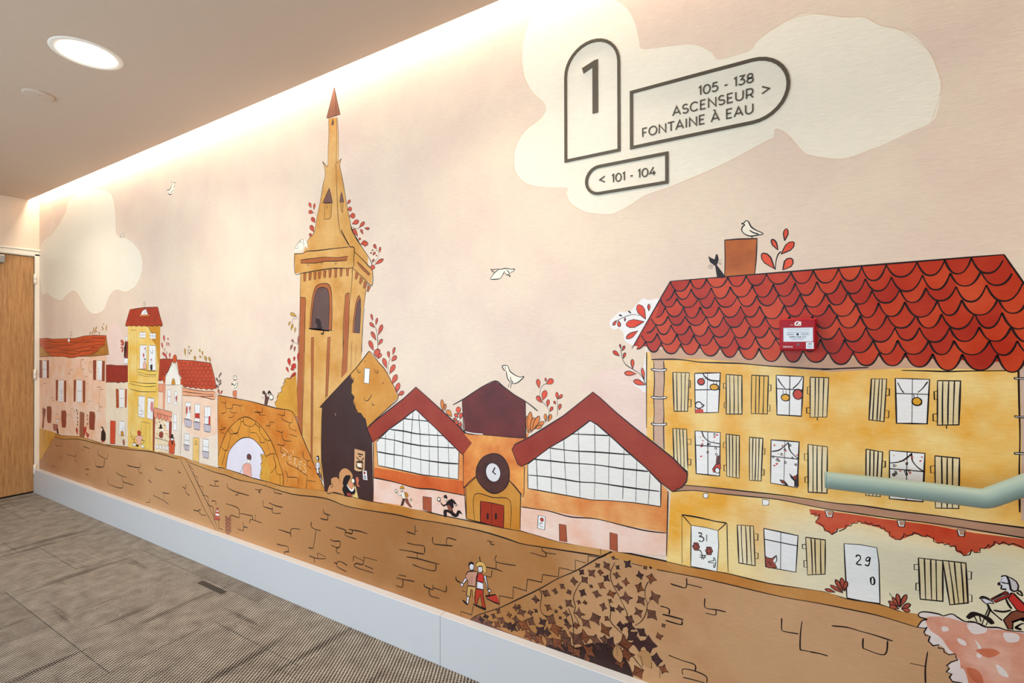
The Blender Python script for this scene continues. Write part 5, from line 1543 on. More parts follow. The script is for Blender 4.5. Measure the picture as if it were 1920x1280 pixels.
L|ink|3.4|1|11069 2026 1 -125 -1 -124
L|ink|3.4|1|11089 2025 0 -124 -1 -125
L|ink|3.2|0|11032 1979 -12 -3 0 -32 11 2
L|ink|3.2|0|11034 1844 -12 -2 1 -36 11 3
F|shutter|shutter_cream|4.2|0|11159 2020 69 0 -10 -244 -60 -4
L|ink|3.4|1|11177 2020 -3 -124 0 -123
L|ink|3.4|1|11192 2020 -1 -123 -4 -123
L|ink|3.4|1|11209 2020 -3 -122 -4 -123
L|ink|3.2|0|11225 1964 13 0 -1 -34 -12 0
L|ink|3.2|0|11218 1843 16 0 -1 -32 -15 -1
F|window|white|4.2|0|11269 2016 137 2 -10 -254 -130 8
L|ink|4.2|1|11269 1924 136 -2
L|ink|3.36|1|11338 2017 -7 -249
L|ink|4|1|11272 1951 35 10 26 24 22 26
L|ink|4|1|11355 2008 5 -38 21 -28 23 -18
F|confetti|leaf_gold|0|0|10927 1931 8 -1 -4 -9
L|ink|2.4|1|10947 1959 -1 -4 -4 -2 -3 1 -2 4 2 4 3 2 4 -1 1 -4
F|confetti|leaf_red|0|0|10889 1942 18 0 -12 -10
F|confetti|leaf_red|0|0|10887 1880 19 6 -13 -15
F|confetti|leaf_gold|0|0|10962 1981 9 -2 -4 -8
L|ink|2.4|1|10975 2019 -1 -4 -3 -2 -4 1 -1 4 1 5 4 2 3 -2 1 -4
L|ink|2.4|1|10983 1936 -2 -4 -3 -2 -4 1 -1 4 1 5 4 2 3 -2 2 -4
L|ink|2.4|1|10938 1909 -2 -5 -3 -2 -4 1 -1 4 1 5 4 2 3 -1 2 -4
F|confetti|leaf_gold|0|0|10886 1998 9 -2 -4 -8
F|confetti|leaf_gold|0|0|10975 1920 8 -2 -3 -8
F|confetti|leaf_red|0|0|10964 2006 16 4 -11 -15
L|ink|2.4|1|10939 1957 -1 -4 -4 -2 -3 1 -1 4 1 4 3 2 4 -1 1 -4
F|confetti|leaf_red|0|0|10976 2020 12 4 -5 -10
F|confetti|leaf_red|0|0|10978 2019 19 0 -14 -8
F|confetti|leaf_gold|0|0|10932 1911 8 -2 -4 -8
L|ink|2.4|1|10905 1948 -1 -5 -4 -2 -3 2 -1 4 1 4 3 2 4 -1 1 -4
L|ink|2.4|1|10986 1901 -1 -5 -4 -2 -3 2 -2 4 2 4 3 2 4 -1 1 -4
F|confetti|leaf_red|0|0|10895 1957 15 3 -7 -11
F|confetti|leaf_red|0|0|10896 1978 18 -3 -10 -5
F|confetti|leaf_gold|0|0|10901 2002 9 -2 -4 -8
L|ink|2.4|1|11367 1995 -1 -4 -3 -2 -3 2 -1 3 1 4 3 2 3 -1 1 -4
F|confetti|leaf_red|0|0|11296 1918 15 -3 -9 -5
F|confetti|leaf_red|0|0|11318 1990 13 1 -5 -8
L|ink|2.4|1|11341 1968 -1 -4 -3 -2 -3 2 -2 3 2 4 3 2 3 -1 1 -4
F|confetti|leaf_red|0|0|11290 1886 16 5 -10 -16
L|ink|2.4|1|11302 1908 -1 -4 -3 -2 -3 1 -1 4 1 4 3 2 3 -1 1 -4
L|ink|2.4|1|11378 1926 -1 -3 -3 -2 -3 1 -1 3 1 4 3 2 3 -1 1 -4
F|confetti|leaf_gold|0|0|11324 1937 7 -2 -3 -7
F|confetti|leaf_red|0|0|11334 1964 16 3 -8 -10
F|confetti|leaf_red|0|0|11279 1987 15 3 -9 -10
F|confetti|leaf_red|0|0|11278 1876 17 0 -12 -10
F|confetti|leaf_red|0|0|11384 1892 11 -3 -4 -5
F|confetti|leaf_gold|0|0|11301 1945 7 -1 -3 -8
L|ink|2.4|1|11313 1903 -2 -4 -3 -2 -3 1 -1 4 1 4 3 2 3 -1 2 -4
F|confetti|leaf_gold|0|0|11282 1996 7 -2 -3 -8
F|confetti|leaf_red|0|0|11389 1947 12 0 -6 -9
L|ink|2.4|1|11344 1897 -1 -4 -3 -2 -3 1 -1 4 1 4 3 2 3 -2 1 -3
F|confetti|leaf_red|0|0|11313 1975 11 -3 -4 -3
L|ink|2.4|1|11394 1892 -1 -4 -3 -2 -3 1 -2 4 2 4 3 2 3 -2 1 -3
L|ink|2.4|1|11283 1921 -1 -4 -3 -2 -3 2 -2 3 2 4 3 2 3 -1 1 -4
F|confetti|leaf_gold|0|0|11327 1996 7 -2 -3 -8
L|ink|2.4|1|11325 1941 -1 -4 -3 -2 -3 1 -1 4 1 4 3 2 3 -1 1 -4
F|cat|cat_dark|2|0|11359 1837 16 -16 16 8 10 25 1 -83 -19 -3 0 30 -16 16
E|cat_face|rust|0|11386 1820 8 11 14
F|tail|rust|3|0|11312 1797 21 -3 8 -17 -19 3
F|tail_end|cat_dark|0|0|11336 1794 13 -16 7 -14 -21 6
F|shutter|shutter_cream|4.2|0|11448 2009 89 -4 -3 -250 -86 -7
L|ink|3.4|1|11471 2008 0 -129 -1 -129
L|ink|3.4|1|11490 2007 -1 -128 0 -127
L|ink|3.4|1|11514 2006 -3 -126 0 -127
L|ink|3.2|0|11447 1958 -17 -3 1 -35 16 3
L|ink|3.2|0|11447 1831 -14 -3 0 -30 14 3
F|shutter|shutter_cream|4.2|0|11730 2378 63 1 -12 -219 -62 5
L|ink|3.4|1|11745 2378 -6 -107 -5 -107
L|ink|3.4|1|11763 2379 -6 -108 -5 -109
L|ink|3.4|1|11775 2379 -4 -109 -7 -109
L|ink|3.2|0|11792 2329 12 0 -1 -34 -12 0
L|ink|3.2|0|11789 2218 12 0 -1 -37 -12 0
F|window|white|4.2|0|11828 2384 134 -1 -10 -220 -120 -7
L|ink|4.2|1|11828 2307 134 2
L|ink|3.36|1|11896 2384 -3 -224
L|ink|3.4|1|11837 2364 15 -37 10 -15
L|ink|3.4|1|11955 2372 -20 -35 -19 -21
E|lantern|ball_yellow|4|11913 2271 19 20 14
L|ink|2.6|1|11902 2289 -2 18
L|ink|2.6|1|11916 2289 -1 19
F|shutter|shutter_cream|4.2|0|11992 2378 85 2 -7 -212 -79 -8
L|ink|3.4|1|12012 2378 -2 -108 0 -108
L|ink|3.4|1|12034 2379 -3 -107 -1 -108
L|ink|3.4|1|12055 2379 -3 -106 -3 -107
L|ink|3.2|0|11992 2326 -13 -2 1 -40 11 2
L|ink|3.2|0|11991 2216 -16 -3 0 -35 16 2
L|ink|4|1|12025 2161 0 -16
F|shutter|shutter_cream|4.2|0|11706 2011 69 -7 -11 -231 -60 -3
L|ink|3.4|1|11723 2009 -2 -119 -3 -119
L|ink|3.4|1|11739 2007 -2 -117 -4 -119
L|ink|3.4|1|11757 2006 -5 -117 -4 -117
L|ink|3.2|0|11775 1957 11 1 -1 -31 -10 0
F|window|white|4.2|0|11803 2015 140 1 -9 -241 -132 -6
L|ink|4.2|1|11803 1922 140 3
L|ink|3.36|1|11874 2016 -5 -244
L|ink|4|1|11803 1951 43 12 30 26 17 23
L|ink|4|1|11891 2009 4 -37 20 -29 21 -16
F|confetti|leaf_gold|0|0|11858 1969 7 -2 -3 -7
L|ink|2.4|1|11825 1892 -2 -4 -2 -2 -3 1 -1 4 1 4 3 2 2 -1 2 -4
L|ink|2.4|1|11833 1900 -1 -4 -3 -2 -3 1 -1 4 1 4 3 2 3 -1 1 -4
L|ink|2.4|1|11886 1921 -1 -4 -3 -2 -3 2 -1 3 1 5 3 2 3 -2 1 -4
F|confetti|leaf_gold|0|0|11870 1972 7 -1 -3 -8
L|ink|2.4|1|11832 1908 -1 -5 -3 -2 -3 2 -1 4 1 4 3 2 3 -1 1 -4
L|ink|2.4|1|11876 1957 -1 -4 -3 -2 -3 1 -1 4 1 4 3 2 3 -1 1 -4
L|ink|2.4|1|11875 1904 -1 -4 -3 -2 -3 1 -1 4 1 4 3 2 3 -1 1 -4
F|confetti|leaf_red|0|0|11879 1915 13 -1 -7 -10
F|confetti|leaf_red|0|0|11888 1996 13 -3 -8 -5
F|confetti|leaf_gold|0|0|11817 1995 7 -1 -3 -8
F|confetti|leaf_gold|0|0|11840 1971 7 -2 -3 -8
L|ink|2.4|1|11823 1894 -1 -4 -3 -2 -3 2 -1 3 1 5 3 2 3 -2 1 -4
L|ink|2.4|1|11826 1940 -1 -4 -3 -2 -3 1 -1 4 1 4 3 2 3 -1 1 -4
L|ink|2.4|1|11871 1915 -1 -5 -3 -2 -2 2 -2 4 2 4 2 2 3 -2 1 -3
F|confetti|leaf_red|0|0|11839 1916 13 2 -6 -8
F|confetti|leaf_red|0|0|11919 1978 13 3 -7 -11
F|confetti|leaf_gold|0|0|11888 1930 7 -2 -3 -8
F|confetti|leaf_gold|0|0|11827 1945 7 -2 -3 -8
F|confetti|leaf_red|0|0|11926 1999 12 -1 -7 -7
F|shutter|shutter_cream|4.2|0|11981 2008 91 -1 -4 -243 -86 -12
L|ink|3.4|1|12006 2008 1 -126 -2 -127
L|ink|3.4|1|12027 2007 -1 -124 0 -125
L|ink|3.4|1|12047 2007 -1 -123 -1 -123
L|ink|3.2|0|11979 1959 -15 -3 1 -35 14 3
L|ink|3|1|10781 1506 1 -301
L|ink|5|1|10781 1506 71 1 63 -2 60 -4 60 1
L|ink|3|1|11038 1502 1 -101 4 -187
F|door|door_white|3.2|0|10836 1451 78 3 74 -6 4 -88 -10 -157 -149 -2
L|ink|3.4|1|10783 1504 25 -23 28 -30
L|ink|3|1|10988 1448 23 26 24 28
L|ink|4|1|10877 1411 16 5 3 -11 -13 -12 18 -1 8 -14 -13 -14 -16 4
L|ink|4|1|10925 1412 0 -42
E|petal|leaf_rustred|2.6|10877 1330 8 9 9
E|petal|leaf_rustred|2.6|10871 1314 8 9 9
E|petal|leaf_rustred|2.6|10858 1312 8 9 9
E|petal|leaf_rustred|2.6|10852 1325 8 9 9
E|petal|leaf_rustred|2.6|10858 1341 8 9 9
E|petal|leaf_rustred|2.6|10871 1344 8 9 9
E|petal|leaf_rustred|0|10864 1328 8 9 8
E|petal|leaf_rustred|2.6|10951 1320 8 9 9
E|petal|leaf_rustred|2.6|10944 1304 8 9 9
E|petal|leaf_rustred|2.6|10932 1301 8 9 9
E|petal|leaf_rustred|2.6|10926 1315 8 9 9
E|petal|leaf_rustred|2.6|10932 1331 8 9 9
E|petal|leaf_rustred|2.6|10945 1333 8 9 9
E|petal|leaf_rustred|0|10938 1317 7 9 8
L|ink|4|1|10880 1313 12 -10 6 -15
L|ink|4|1|10920 1292 9 12
L|ink|4|1|10886 1282 37 1
L|ink|4|1|10883 1268 37 4
L|ink|4|1|10900 1288 -3 -30
L|ink|4|1|10914 1288 -8 -31
L|ink|2.8|1|10933 1250 17 10 16 7 -3 14 9 -3 3 -25 -7 -28 -6 6 4 20 -28 -3 -5 5
F|shutter|shutter_cream|4.2|0|11093 1502 85 9 8 -226 -85 -3
L|ink|3.4|1|11114 1504 2 -111 6 -111
L|ink|3.4|1|11136 1507 6 -112 2 -112
L|ink|3.4|1|11160 1509 3 -112 5 -113
L|ink|3.2|0|11187 1469 14 1 -1 -36 -13 -1
L|ink|3.2|0|11188 1360 13 2 0 -33 -13 -2
F|window|white|4.2|0|11231 1508 168 -8 -11 -204 -149 -5
L|ink|4.2|1|11231 1447 168 -4
L|ink|3.36|1|11316 1504 -2 -210
F|cat|leaf_rustred|3|0|11236 1355 11 -10 24 1 22 23 3 -31 -11 -15 12 -24 -42 -10 -15 6
L|ink|3|1|11280 1340 13 28 1 -33
L|ink|3|1|11250 1321 16 -2
L|ink|3|1|11260 1312 11 -1
F|cat_ear|white|0|0|11277 1337 15 25 1 -25 -11 -14
F|shutter|shutter_cream|4.2|0|11435 1499 91 3 -2 -184 -81 -24
L|ink|3.4|1|11460 1500 4 -100 2 -99
L|ink|3.4|1|11478 1500 1 -97 3 -97
L|ink|3.4|1|11504 1501 0 -94 1 -94
L|ink|3.2|0|11437 1460 -18 -5 1 -22 17 4
L|ink|3.2|0|11440 1373 -14 -4 1 -37 13 4
F|door|door_white|3.6|0|11609 1500 70 9 70 -1 9 -77 3 -207 -70 -8 -70 0 -6 127
L|ink|4|1|11660 1440 7 11 11 -1 1 -17 -16 -28 22 0
L|ink|4|1|11717 1453 -11 -9 -2 -14 14 6 2 17 -2 -31 -7 -16 -12 4
L|ink|4.5|1|11724 1347 10 5 5 -18 -3 -18 -10 -1 -3 19 1 13
F|shutter|shutter_cream|4.2|0|11916 1493 92 6 0 -198 -86 -12
L|ink|3.4|1|11939 1494 2 -101 2 -101
L|ink|3.4|1|11963 1496 1 -101 2 -100
L|ink|3.4|1|11983 1497 1 -100 1 -99
F|shutter|shutter_cream|4.2|0|12008 1501 85 6 7 -189 -66 -27
L|ink|3.4|1|12030 1503 12 -103 9 -102
L|ink|3.4|1|12051 1504 7 -100 9 -99
L|ink|3.4|1|12075 1506 6 -97 4 -97
L|ink|3.2|0|11916 1461 -17 -5 1 -27 16 5
L|ink|3.2|0|11920 1369 -14 -5 0 -36 13 5
L|ink|3.2|0|12100 1469 13 2 -1 -38 -12 -2
L|ink|3.2|0|12104 1359 10 1 0 -33 -10 -1
V|leaf|leaf_rust2|2.8|11570 1232 11523 1236 4 18
V|leaf|leaf_rust2|2.8|11604 1237 11547 1264 8 19
V|leaf|leaf_rust2|2.8|11604 1243 11571 1300 16 16
V|leaf|leaf_rust2|2.8|11608 1250 11597 1316 21 10
V|leaf|leaf_rust2|2.8|11610 1248 11619 1304 18 0
V|leaf|leaf_rust2|2.8|11842 1226 11831 1292 18 10
V|leaf|leaf_rust2|2.8|11836 1221 11797 1245 9 19
V|leaf|leaf_rust2|2.8|11842 1226 11869 1298 17 -7
V|leaf|leaf_rust2|2.8|11848 1224 11884 1253 7 -19
V|leaf|leaf_rust2|2.8|11839 1218 11800 1223 5 22
V|leaf|leaf_rust2|2.8|11848 1221 11882 1219 -4 -22
V|leaf|leaf_rust2|2.8|11839 1226 11812 1269 12 13
L|ink|2.4|1|11800 1288 15 -23
P|painted_market_hall|right market hall with a red gable roof and white gridded window
F|patch|hall_orange|0|0|9641 1670 47 31 505 341 467 -365 39 -39 -5 -404 -120 -12 -383 -41 -557 8 12 263 24 8 6 204
F|wall_base|rose_wall|0|0|9646 1363 226 8 320 7 245 -6 257 7 -5 -146 -151 -19 -159 -24 -260 -14 -170 -6 -315 19
L|ink|3.4|1|9646 1363 112 4 114 4 163 -11 157 18 100 0 145 -9 138 -3 115 10
L|ink|2.4|1|9640 1456 -3 -266
L|ink|3.4|1|10699 1638 -5 -195 -7 -210
L|ink|2|1|9674 1663 -8 -208 -20 -3
F|window|pane|3|0|9700 1682 173 143 132 83 85 57 93 74 51 -23 79 -59 125 -100 120 -86 98 -90 -3 -146 -169 -3 -172 -14 -120 -15 -188 1 -110 1 -192 2
F|roof|roof_brick|3.4|0|9566 1776 27 40 119 64 138 89 133 86 107 86 114 93 50 -35 118 -97 113 -83 127 -88 122 -85 82 -81 -6 -49 -26 -38 -57 -38 -71 45 -98 86 -120 91 -125 95 -79 59 -51 23 -93 -74 -85 -62 -132 -83 -115 -90 -70 -49 -41 -21 -30 12
L|ink|4|1|10042 1936 100 5 176 9
L|ink|4|1|9878 1820 126 -1 96 3 143 9 214 8
L|ink|4|1|9741 1725 131 4 132 3 229 12 157 -2 186 4
L|ink|4|1|9706 1605 166 8 132 0 106 -1 123 11 157 1 140 2 117 4
L|ink|2.2|1|10098 1964 2 -95 5 -195 3 -175
L|ink|2.2|1|10216 2019 2 -234 -4 -273
L|ink|2.2|1|10321 1948 -6 -199 -3 -219
L|ink|2.2|1|9988 1899 8 -190 13 -206
L|ink|2.2|1|9882 1816 7 -151 3 -155
L|ink|2.2|1|9770 1742 6 -112 5 -124
L|ink|2.2|1|10419 1874 -5 -159 -5 -172
L|ink|2.2|1|10503 1808 -5 -173 -3 -96
L|ink|2.2|1|10587 1739 -7 -137 -5 -68
F|notice|white|2.6|0|9786 1326 56 -1 -5 -94 -57 2
E|seal|leaf_red|1.4|9815 1300 14 14 14
L|ink|2.4|1|9794 1274 28 1
L|ink|2.4|1|9792 1261 17 1
L|ink|2.4|1|9799 1248 25 1
F|door|door_rust|2.4|0|9951 1295 52 2 8 -117 -58 -4
F|door|door_rust|2.4|0|10321 1308 51 -2 1 -115 -52 4
P|painted_bush|pink watercolour bush painted in the lower right corner
F|patch|bush_white|0|0|11916 1213 23 18 40 3 28 -3 34 18 27 -15 22 -8 37 3 32 -8 46 12 31 -3 56 9 133 3 -2 -473 -272 -114 -73 272 -39 -6 -8 19 9 21 -17 -2 8 35 -11 0 17 20 28 20 -11 26 -25 -8 -28 31 -22 -11 -23 19 3 27 -23 8 3 23 -29 -5 18 35 17 20 -26 0
F|wash|bush_pink|0|1|11948 1207 70 20 77 -7 74 -3 62 8 61 4 133 0 -2 -460 -246 -103 -83 303 -21 28 -6 42 -38 38 -28 43 -39 25 -17 32
F|highlight|bush_white|0|1|12004 1176 20 5 5 -16 -22 -11
F|highlight|bush_white|0|1|12095 1213 32 6 37 0 -5 -26 -43 -17
F|highlight|bush_white|0|1|12223 1212 48 7 2 -30 -37 -15
F|highlight|bush_white|0|1|12124 1150 24 -35 -3 -44 -16 2 6 38
F|highlight|bush_white|0|1|12197 1057 28 -15 15 -30 -30 3
F|highlight|bush_white|0|1|12062 1138 27 -6 3 -21 -24 4
F|wash|bush_deep|0|1|12127 1101 52 24 31 -11 -41 -35
F|wash|bush_deep|0|1|12094 1005 43 0 16 -52 -38 1
L|ink|4|1|11910 1144 18 39 20 13 -29 4 -2 17 22 14 52 4 19 -4 31 18 24 -12 25 -11 37 5 32 -10 46 10 31 -3 56 9
L|ink|4|0|11910 1146 29 3 9 10 -12 -30 6 -14 17 1 -6 -26 17 -17 23 11 -3 -16 20 3 2 -17 17 -6 25 12 2 -18 6 -9 -25 -19 -17 -23 11 -8 -11 -22 20 -4 -9 -17 11 -18 36 5
P|painted_cyclist|woman in a red top riding a bicycle at the lower right
F|patch|shirt_red|4|0|12239 1376 12 31 8 -4 34 -39 16 -17 0 -14 -27 -7 -13 4 -12 19
F|trousers|pants_brown|4|0|12223 1272 28 45 18 11 24 -2 16 -11 -17 -16 -37 -29 -1 -33 -15 -2
F|sleeve|shirt_red|3.4|0|12180 1358 28 26 24 23 8 -4 2 -2 -26 -17 -32 -31
F|sleeve|shirt_red|3.4|0|12190 1352 26 24 27 20 6 -6 -25 -21 -28 -23
F|head|face_white|0|0|12216 1468 14 9 12 -19 2 -18 7 -33 -9 -4 -8 15 -18 -3 2 16 -12 2 6 11
L|ink|4.4|1|12216 1471 8 7 12 0 6 -14 3 -24 3 -21 11 -5
L|ink|4.4|1|12213 1444 -7 -11 12 -2 -2 -16 18 3
L|ink|4.4|1|12220 1445 12 0 11 1
F|hair|hair_grey|4.6|0|12236 1477 16 -4 15 -11 7 -17 -2 -22 -11 -9 -12 6 -4 23 -3 18
L|ink|4.4|1|12271 1420 10 -1 6 -17 -10 2 -9 9
L|ink|5|1|12141 1348 10 13 19 -3 8 -6
L|ink|5|1|12149 1347 14 -13 8 -3
L|ink|5|1|12169 1330 10 -24 22 -22 18 -16
L|ink|5|1|12179 1311 -12 -45
L|ink|5|1|12175 1321 -14 -45
L|ink|5|1|12190 1308 33 2 26 15
L|ink|5|1|12232 1374 7 -22 12 -21
F|hand|face_white|3|0|12147 1349 10 8 21 -5 10 -6 2 -7 -12 -1 -15 -7
L|ink|12|1|12097 1244 13 17 12 11 19 1 18 -6 16 -9 12 -16
L|ink|4|1|12097 1227 12 4 13 3 19 -3 10 -5 12 -2
L|ink|4|1|12122 1262 10 -25
L|ink|4|1|12157 1261 -8 -33
L|ink|4|1|12141 1267 4 -26
L|ink|4|1|12171 1254 -8 -25
L|ink|4|1|12251 1269 12 11 29 22
L|ink|8|1|12280 1293 12 -2 17 13
L|ink|8|1|12262 1250 14 -4 8 0
L|ink|4|1|12262 1248 20 22 10 5
L|ink|3|1|12215 1459 5 3
L|ink|3|1|12214 1451 7 -7
P|painted_bird|gull standing on the painted chimney
F|patch|cloud|0|1|11120 3261 25 13 14 -10 13 -29 24 -22 38 -23 -31 -6 -41 0 -28 17 -11 25 11 22
L|ink|4|1|11120 3259 14 4 11 11 12 -7 15 -32 24 -22 38 -25 -31 -5 -40 0 -29 18 -12 21 5 19 11 10 -18 8
L|ink|4|1|11163 3217 20 -17 27 -11
L|ink|4|1|11176 3183 0 -16
P|painted_cat|black cat sitting beside the painted chimney
F|patch|ink|0|0|10939 3088 17 -14 19 -10 6 28 9 3 7 -29 -4 -23 -7 -12 14 -21 19 -29 13 -21 -6 -10 -38 2 -5 36 -5 36 -15 13 -15 14
L|ink|1.8|1|10952 3038 -19 -22
L|ink|1.8|1|10960 3034 -14 -23
L|ink|1.8|1|10967 3029 -11 -23
L|ink|1.8|1|10997 3054 16 7
L|ink|1.8|1|10998 3046 17 -7
L|ink|1.8|1|10997 3041 14 -12
P|painted_leaves|red leaves painted behind the roof ridge right of the chimney
V|leaf|leaf_vivid|4|11340 3136 11349 3203 24 -7
V|leaf|leaf_vivid|4|11307 3087 11277 3151 21 11
V|leaf|leaf_vivid|4|11322 3063 11385 3124 25 -33
V|leaf|leaf_vivid|4|11290 2983 11227 3076 34 29
V|leaf|leaf_vivid|4|11330 2973 11375 3032 33 -34
L|ink|4|1|11293 2976 4 48 10 37 15 17
P|painted_ivy|brown autumn ivy painted over the quay wall and stairs
F|patch|ivy_shadow|0|1|9836 394 146 67 88 3 120 69 115 32 48 -35 63 -18 46 -68 -8 -63 -215 19 -186 -6
F|undergrowth|ivy_br2|0|1|9184 394 77 58 49 -4 48 -22 74 -13 93 -8 140 -1 134 -1 56 -11 -152 7 -199 0 -210 -9
S|ivy_br|2.6|9625 487 41 36
S|ivy_or|2.6|9665 498 58 51
S|ivy_br|2.6|9742 445 52 46
S|ivy_dk|2.6|9799 496 49 44
S|ivy_dk|2.6|9855 504 37 33
S|ivy_or|2.6|9919 548 52 48
S|ivy_or|2.6|9937 447 56 51
S|ivy_br|2.6|9982 526 44 41
S|ivy_br|2.6|10009 477 53 49
S|ivy_br|2.6|10088 526 60 56
S|ivy_or|2.6|10139 557 46 44
S|ivy_or|2.6|10173 473 50 48
S|ivy_br|2.6|10215 565 45 43
S|ivy_or|2.6|10079 435 43 40
S|ivy_dk|2.6|10321 574 44 43
S|ivy_or|2.6|10369 535 49 48
S|ivy_or|2.6|10424 598 54 53
S|ivy_dk|2.6|10471 666 46 45
S|ivy_dk|2.6|10509 625 54 54
S|ivy_dk|2.6|10576 646 59 59
S|ivy_or|2.6|10432 532 50 49
S|ivy_or|2.6|10508 444 47 47
S|ivy_dk|2.6|10627 566 42 43
S|ivy_or|2.6|10667 517 29 29
S|ivy_dk|2.6|10455 722 38 38
S|ivy_dk|2.6|10531 707 34 34
S|ivy_dk|2.6|10393 711 31 31
S|ivy_or|2.6|9703 433 39 34
S|ivy_or|2.6|10156 419 34 32
S|ivy_dk|2.6|9575 455 40 35
S|ivy_br|2.6|9515 454 35 30
S|ivy_or|2.6|9789 434 41 37
S|ivy_br|2.6|9873 443 42 38
S|ivy_or|2.6|10035 445 38 36
S|ivy_dk|2.6|10240 517 33 31
S|ivy_br|2.6|10281 585 32 31
S|ivy_or|2.6|10385 464 39 38
S|ivy_br|2.6|10546 569 34 34
S|ivy_or|2.4|9443 539 25 21
S|ivy_br|2.4|9401 492 25 21
S|ivy_dk|2.4|9332 468 26 21
S|ivy_or|2.4|9540 540 24 21
S|ivy_br|2.4|9596 607 30 26
S|ivy_or|2.4|9626 628 18 15
S|ivy_br|2.4|9645 587 37 33
S|ivy_br|2.4|9596 521 34 29
S|ivy_br|2.4|9718 607 25 22
S|ivy_br|2.4|9766 633 17 15
S|ivy_br|2.4|9762 712 32 29
S|ivy_br|2.4|9846 780 35 32
S|ivy_or|2.4|9865 685 29 27
S|ivy_br|2.4|9883 603 46 41
S|ivy_dk|2.4|9818 568 35 32
S|ivy_br|2.4|9723 541 40 36
S|ivy_br|2.4|9920 812 24 21
S|ivy_br|2.4|9974 862 23 21
S|ivy_br|2.4|10026 835 21 19
S|ivy_br|2.4|10023 757 35 32
S|ivy_or|2.4|10097 785 17 16
S|ivy_or|2.4|10144 794 17 16
S|ivy_br2|2.4|10101 706 36 34
S|ivy_br|2.4|10005 679 23 21
S|ivy_br|2.4|10018 602 28 26
S|ivy_or|2.4|10075 618 28 26
S|ivy_br|2.4|10148 655 39 37
S|ivy_br|2.4|9960 711 14 13
S|ivy_br|2.4|9924 673 14 13
S|ivy_br|2.4|9956 637 13 11
S|ivy_br|2.4|10063 917 33 31
S|ivy_br|2.4|10140 948 34 32
S|ivy_dk|2.4|10119 995 22 21
S|ivy_dk|2.4|10127 857 31 29
S|ivy_br|2.4|10233 1066 20 19
S|ivy_or|2.4|10253 1026 21 20
S|ivy_br2|2.4|10191 1004 32 30
S|ivy_br|2.4|10298 1080 32 31
S|ivy_dk|2.4|10294 997 26 25
S|ivy_br|2.4|10187 916 15 14
S|ivy_or|2.4|10261 938 28 27
S|ivy_br|2.4|10228 875 31 30
S|ivy_or|2.4|10330 902 30 29
S|ivy_br2|2.4|10322 853 16 15
S|ivy_br2|2.4|10273 801 28 27
S|ivy_dk|2.4|10338 803 21 20
S|ivy_br|2.4|10385 816 28 28
S|ivy_br|2.4|10219 708 46 44
S|ivy_or|2.4|10297 730 21 20
S|ivy_or|2.4|10289 650 42 40
S|ivy_br2|2.4|10343 1143 14 14
S|ivy_dk|2.4|10374 1086 16 15
S|ivy_br|2.4|10366 1034 24 23
S|ivy_or|2.4|10429 1003 26 26
S|ivy_br|2.4|10378 960 27 26
S|ivy_br2|2.4|10433 902 36 35
S|ivy_dk|2.4|10441 1124 28 27
S|ivy_dk|2.4|10521 1071 26 26
S|ivy_or|2.4|10592 1070 34 34
S|ivy_or|2.4|10517 991 33 33
S|ivy_br|2.4|10528 912 33 33
S|ivy_br|2.4|10614 953 38 38
S|ivy_br|2.4|10509 828 32 32
S|ivy_br|2.4|10595 841 40 40
S|ivy_br|2.4|10455 767 34 33
S|ivy_or|2.4|10555 1128 16 16
S|ivy_dk|2.4|10589 1136 9 9
S|ivy_br|2.4|10668 791 14 15
S|ivy_or|2.4|10642 714 23 24
S|ivy_br2|2.4|9474 477 37 32
S|ivy_or|2.4|9432 439 33 28
S|ivy_br|2.4|9358 426 36 30
S|ivy_dk|2.4|9288 433 30 25
S|ivy_dk|2.4|9545 463 36 31
S|ivy_br|2.4|10377 530 28 28
S|ivy_dk|2.4|10000 629 18 16
F|gap|ground_light|0|1|10501 558 45 41 37 -10 15 -55 -8 -39 -44 7 -23 22
F|gap|ground_light|2|1|10337 525 28 51 28 -18 15 -41 -16 -51 -47 23
L|ink|2|1|10365 576 5 -71
L|ink|2.6|1|9790 795 21 -37 -12 -86 19 -45 37 -15
L|ink|2.6|1|10115 930 -35 -61 -22 -62 13 -61 -9 -51 26 -41 9 -30
L|ink|2.6|1|10018 723 27 -57 12 -69 -4 -114
L|ink|2.6|1|10355 1116 -29 -68 4 -61 48 -81 39 -66 19 -40 -4 -47
L|ink|2.6|1|10577 1047 -22 -50 0 -60 13 -41 -14 -71 -30 -53 -38 -34
L|ink|2.6|1|10314 843 12 -59 -4 -63 55 -45 55 -30
L|ink|2.6|1|10569 897 30 52
L|ink|2.6|1|10361 586 71 -16 61 -55 53 -50
L|ink|2.6|1|9432 474 21 -20
L|ink|2.6|1|10591 539 3 -43
L|ink|2.6|1|10645 521 0 -67
L|ink|2.6|1|10523 554 15 -62
P|painted_couple|couple walking arm in arm on the painted quay, one carrying a red bag
F|patch|shirt_pink2|3|0|9138 735 24 37 57 18 38 1 -14 -46 -7 -72 -36 -5 -38 -2 0 36 -15 12
F|shorts|shorts_tan|3|0|9159 658 36 7 43 3 -14 -84 -15 1 -4 57 -12 1 -10 -65 -36 6
F|head|face_white|3|0|9174 842 45 -2 0 -35 -19 -14 -19 1 -9 26
F|hair|ink|0|0|9174 849 22 11 21 -5 2 -15 -28 0 -15 -21 -12 1
F|beard|ink|0|0|9181 796 19 -1 19 14 -9 -20 -19 -2
F|arm|face_white|2.4|0|9133 714 22 -2 -27 -38 -20 -13 5 21
E|hand|face_white|2.4|9104 656 14 13 14
F|leg|face_white|2.4|0|9154 578 20 -3 -10 -57 -17 7
L|ink|6|1|9113 536 24 -14 24 -9
L|ink|3|1|9044 705 3 -28 37 -10
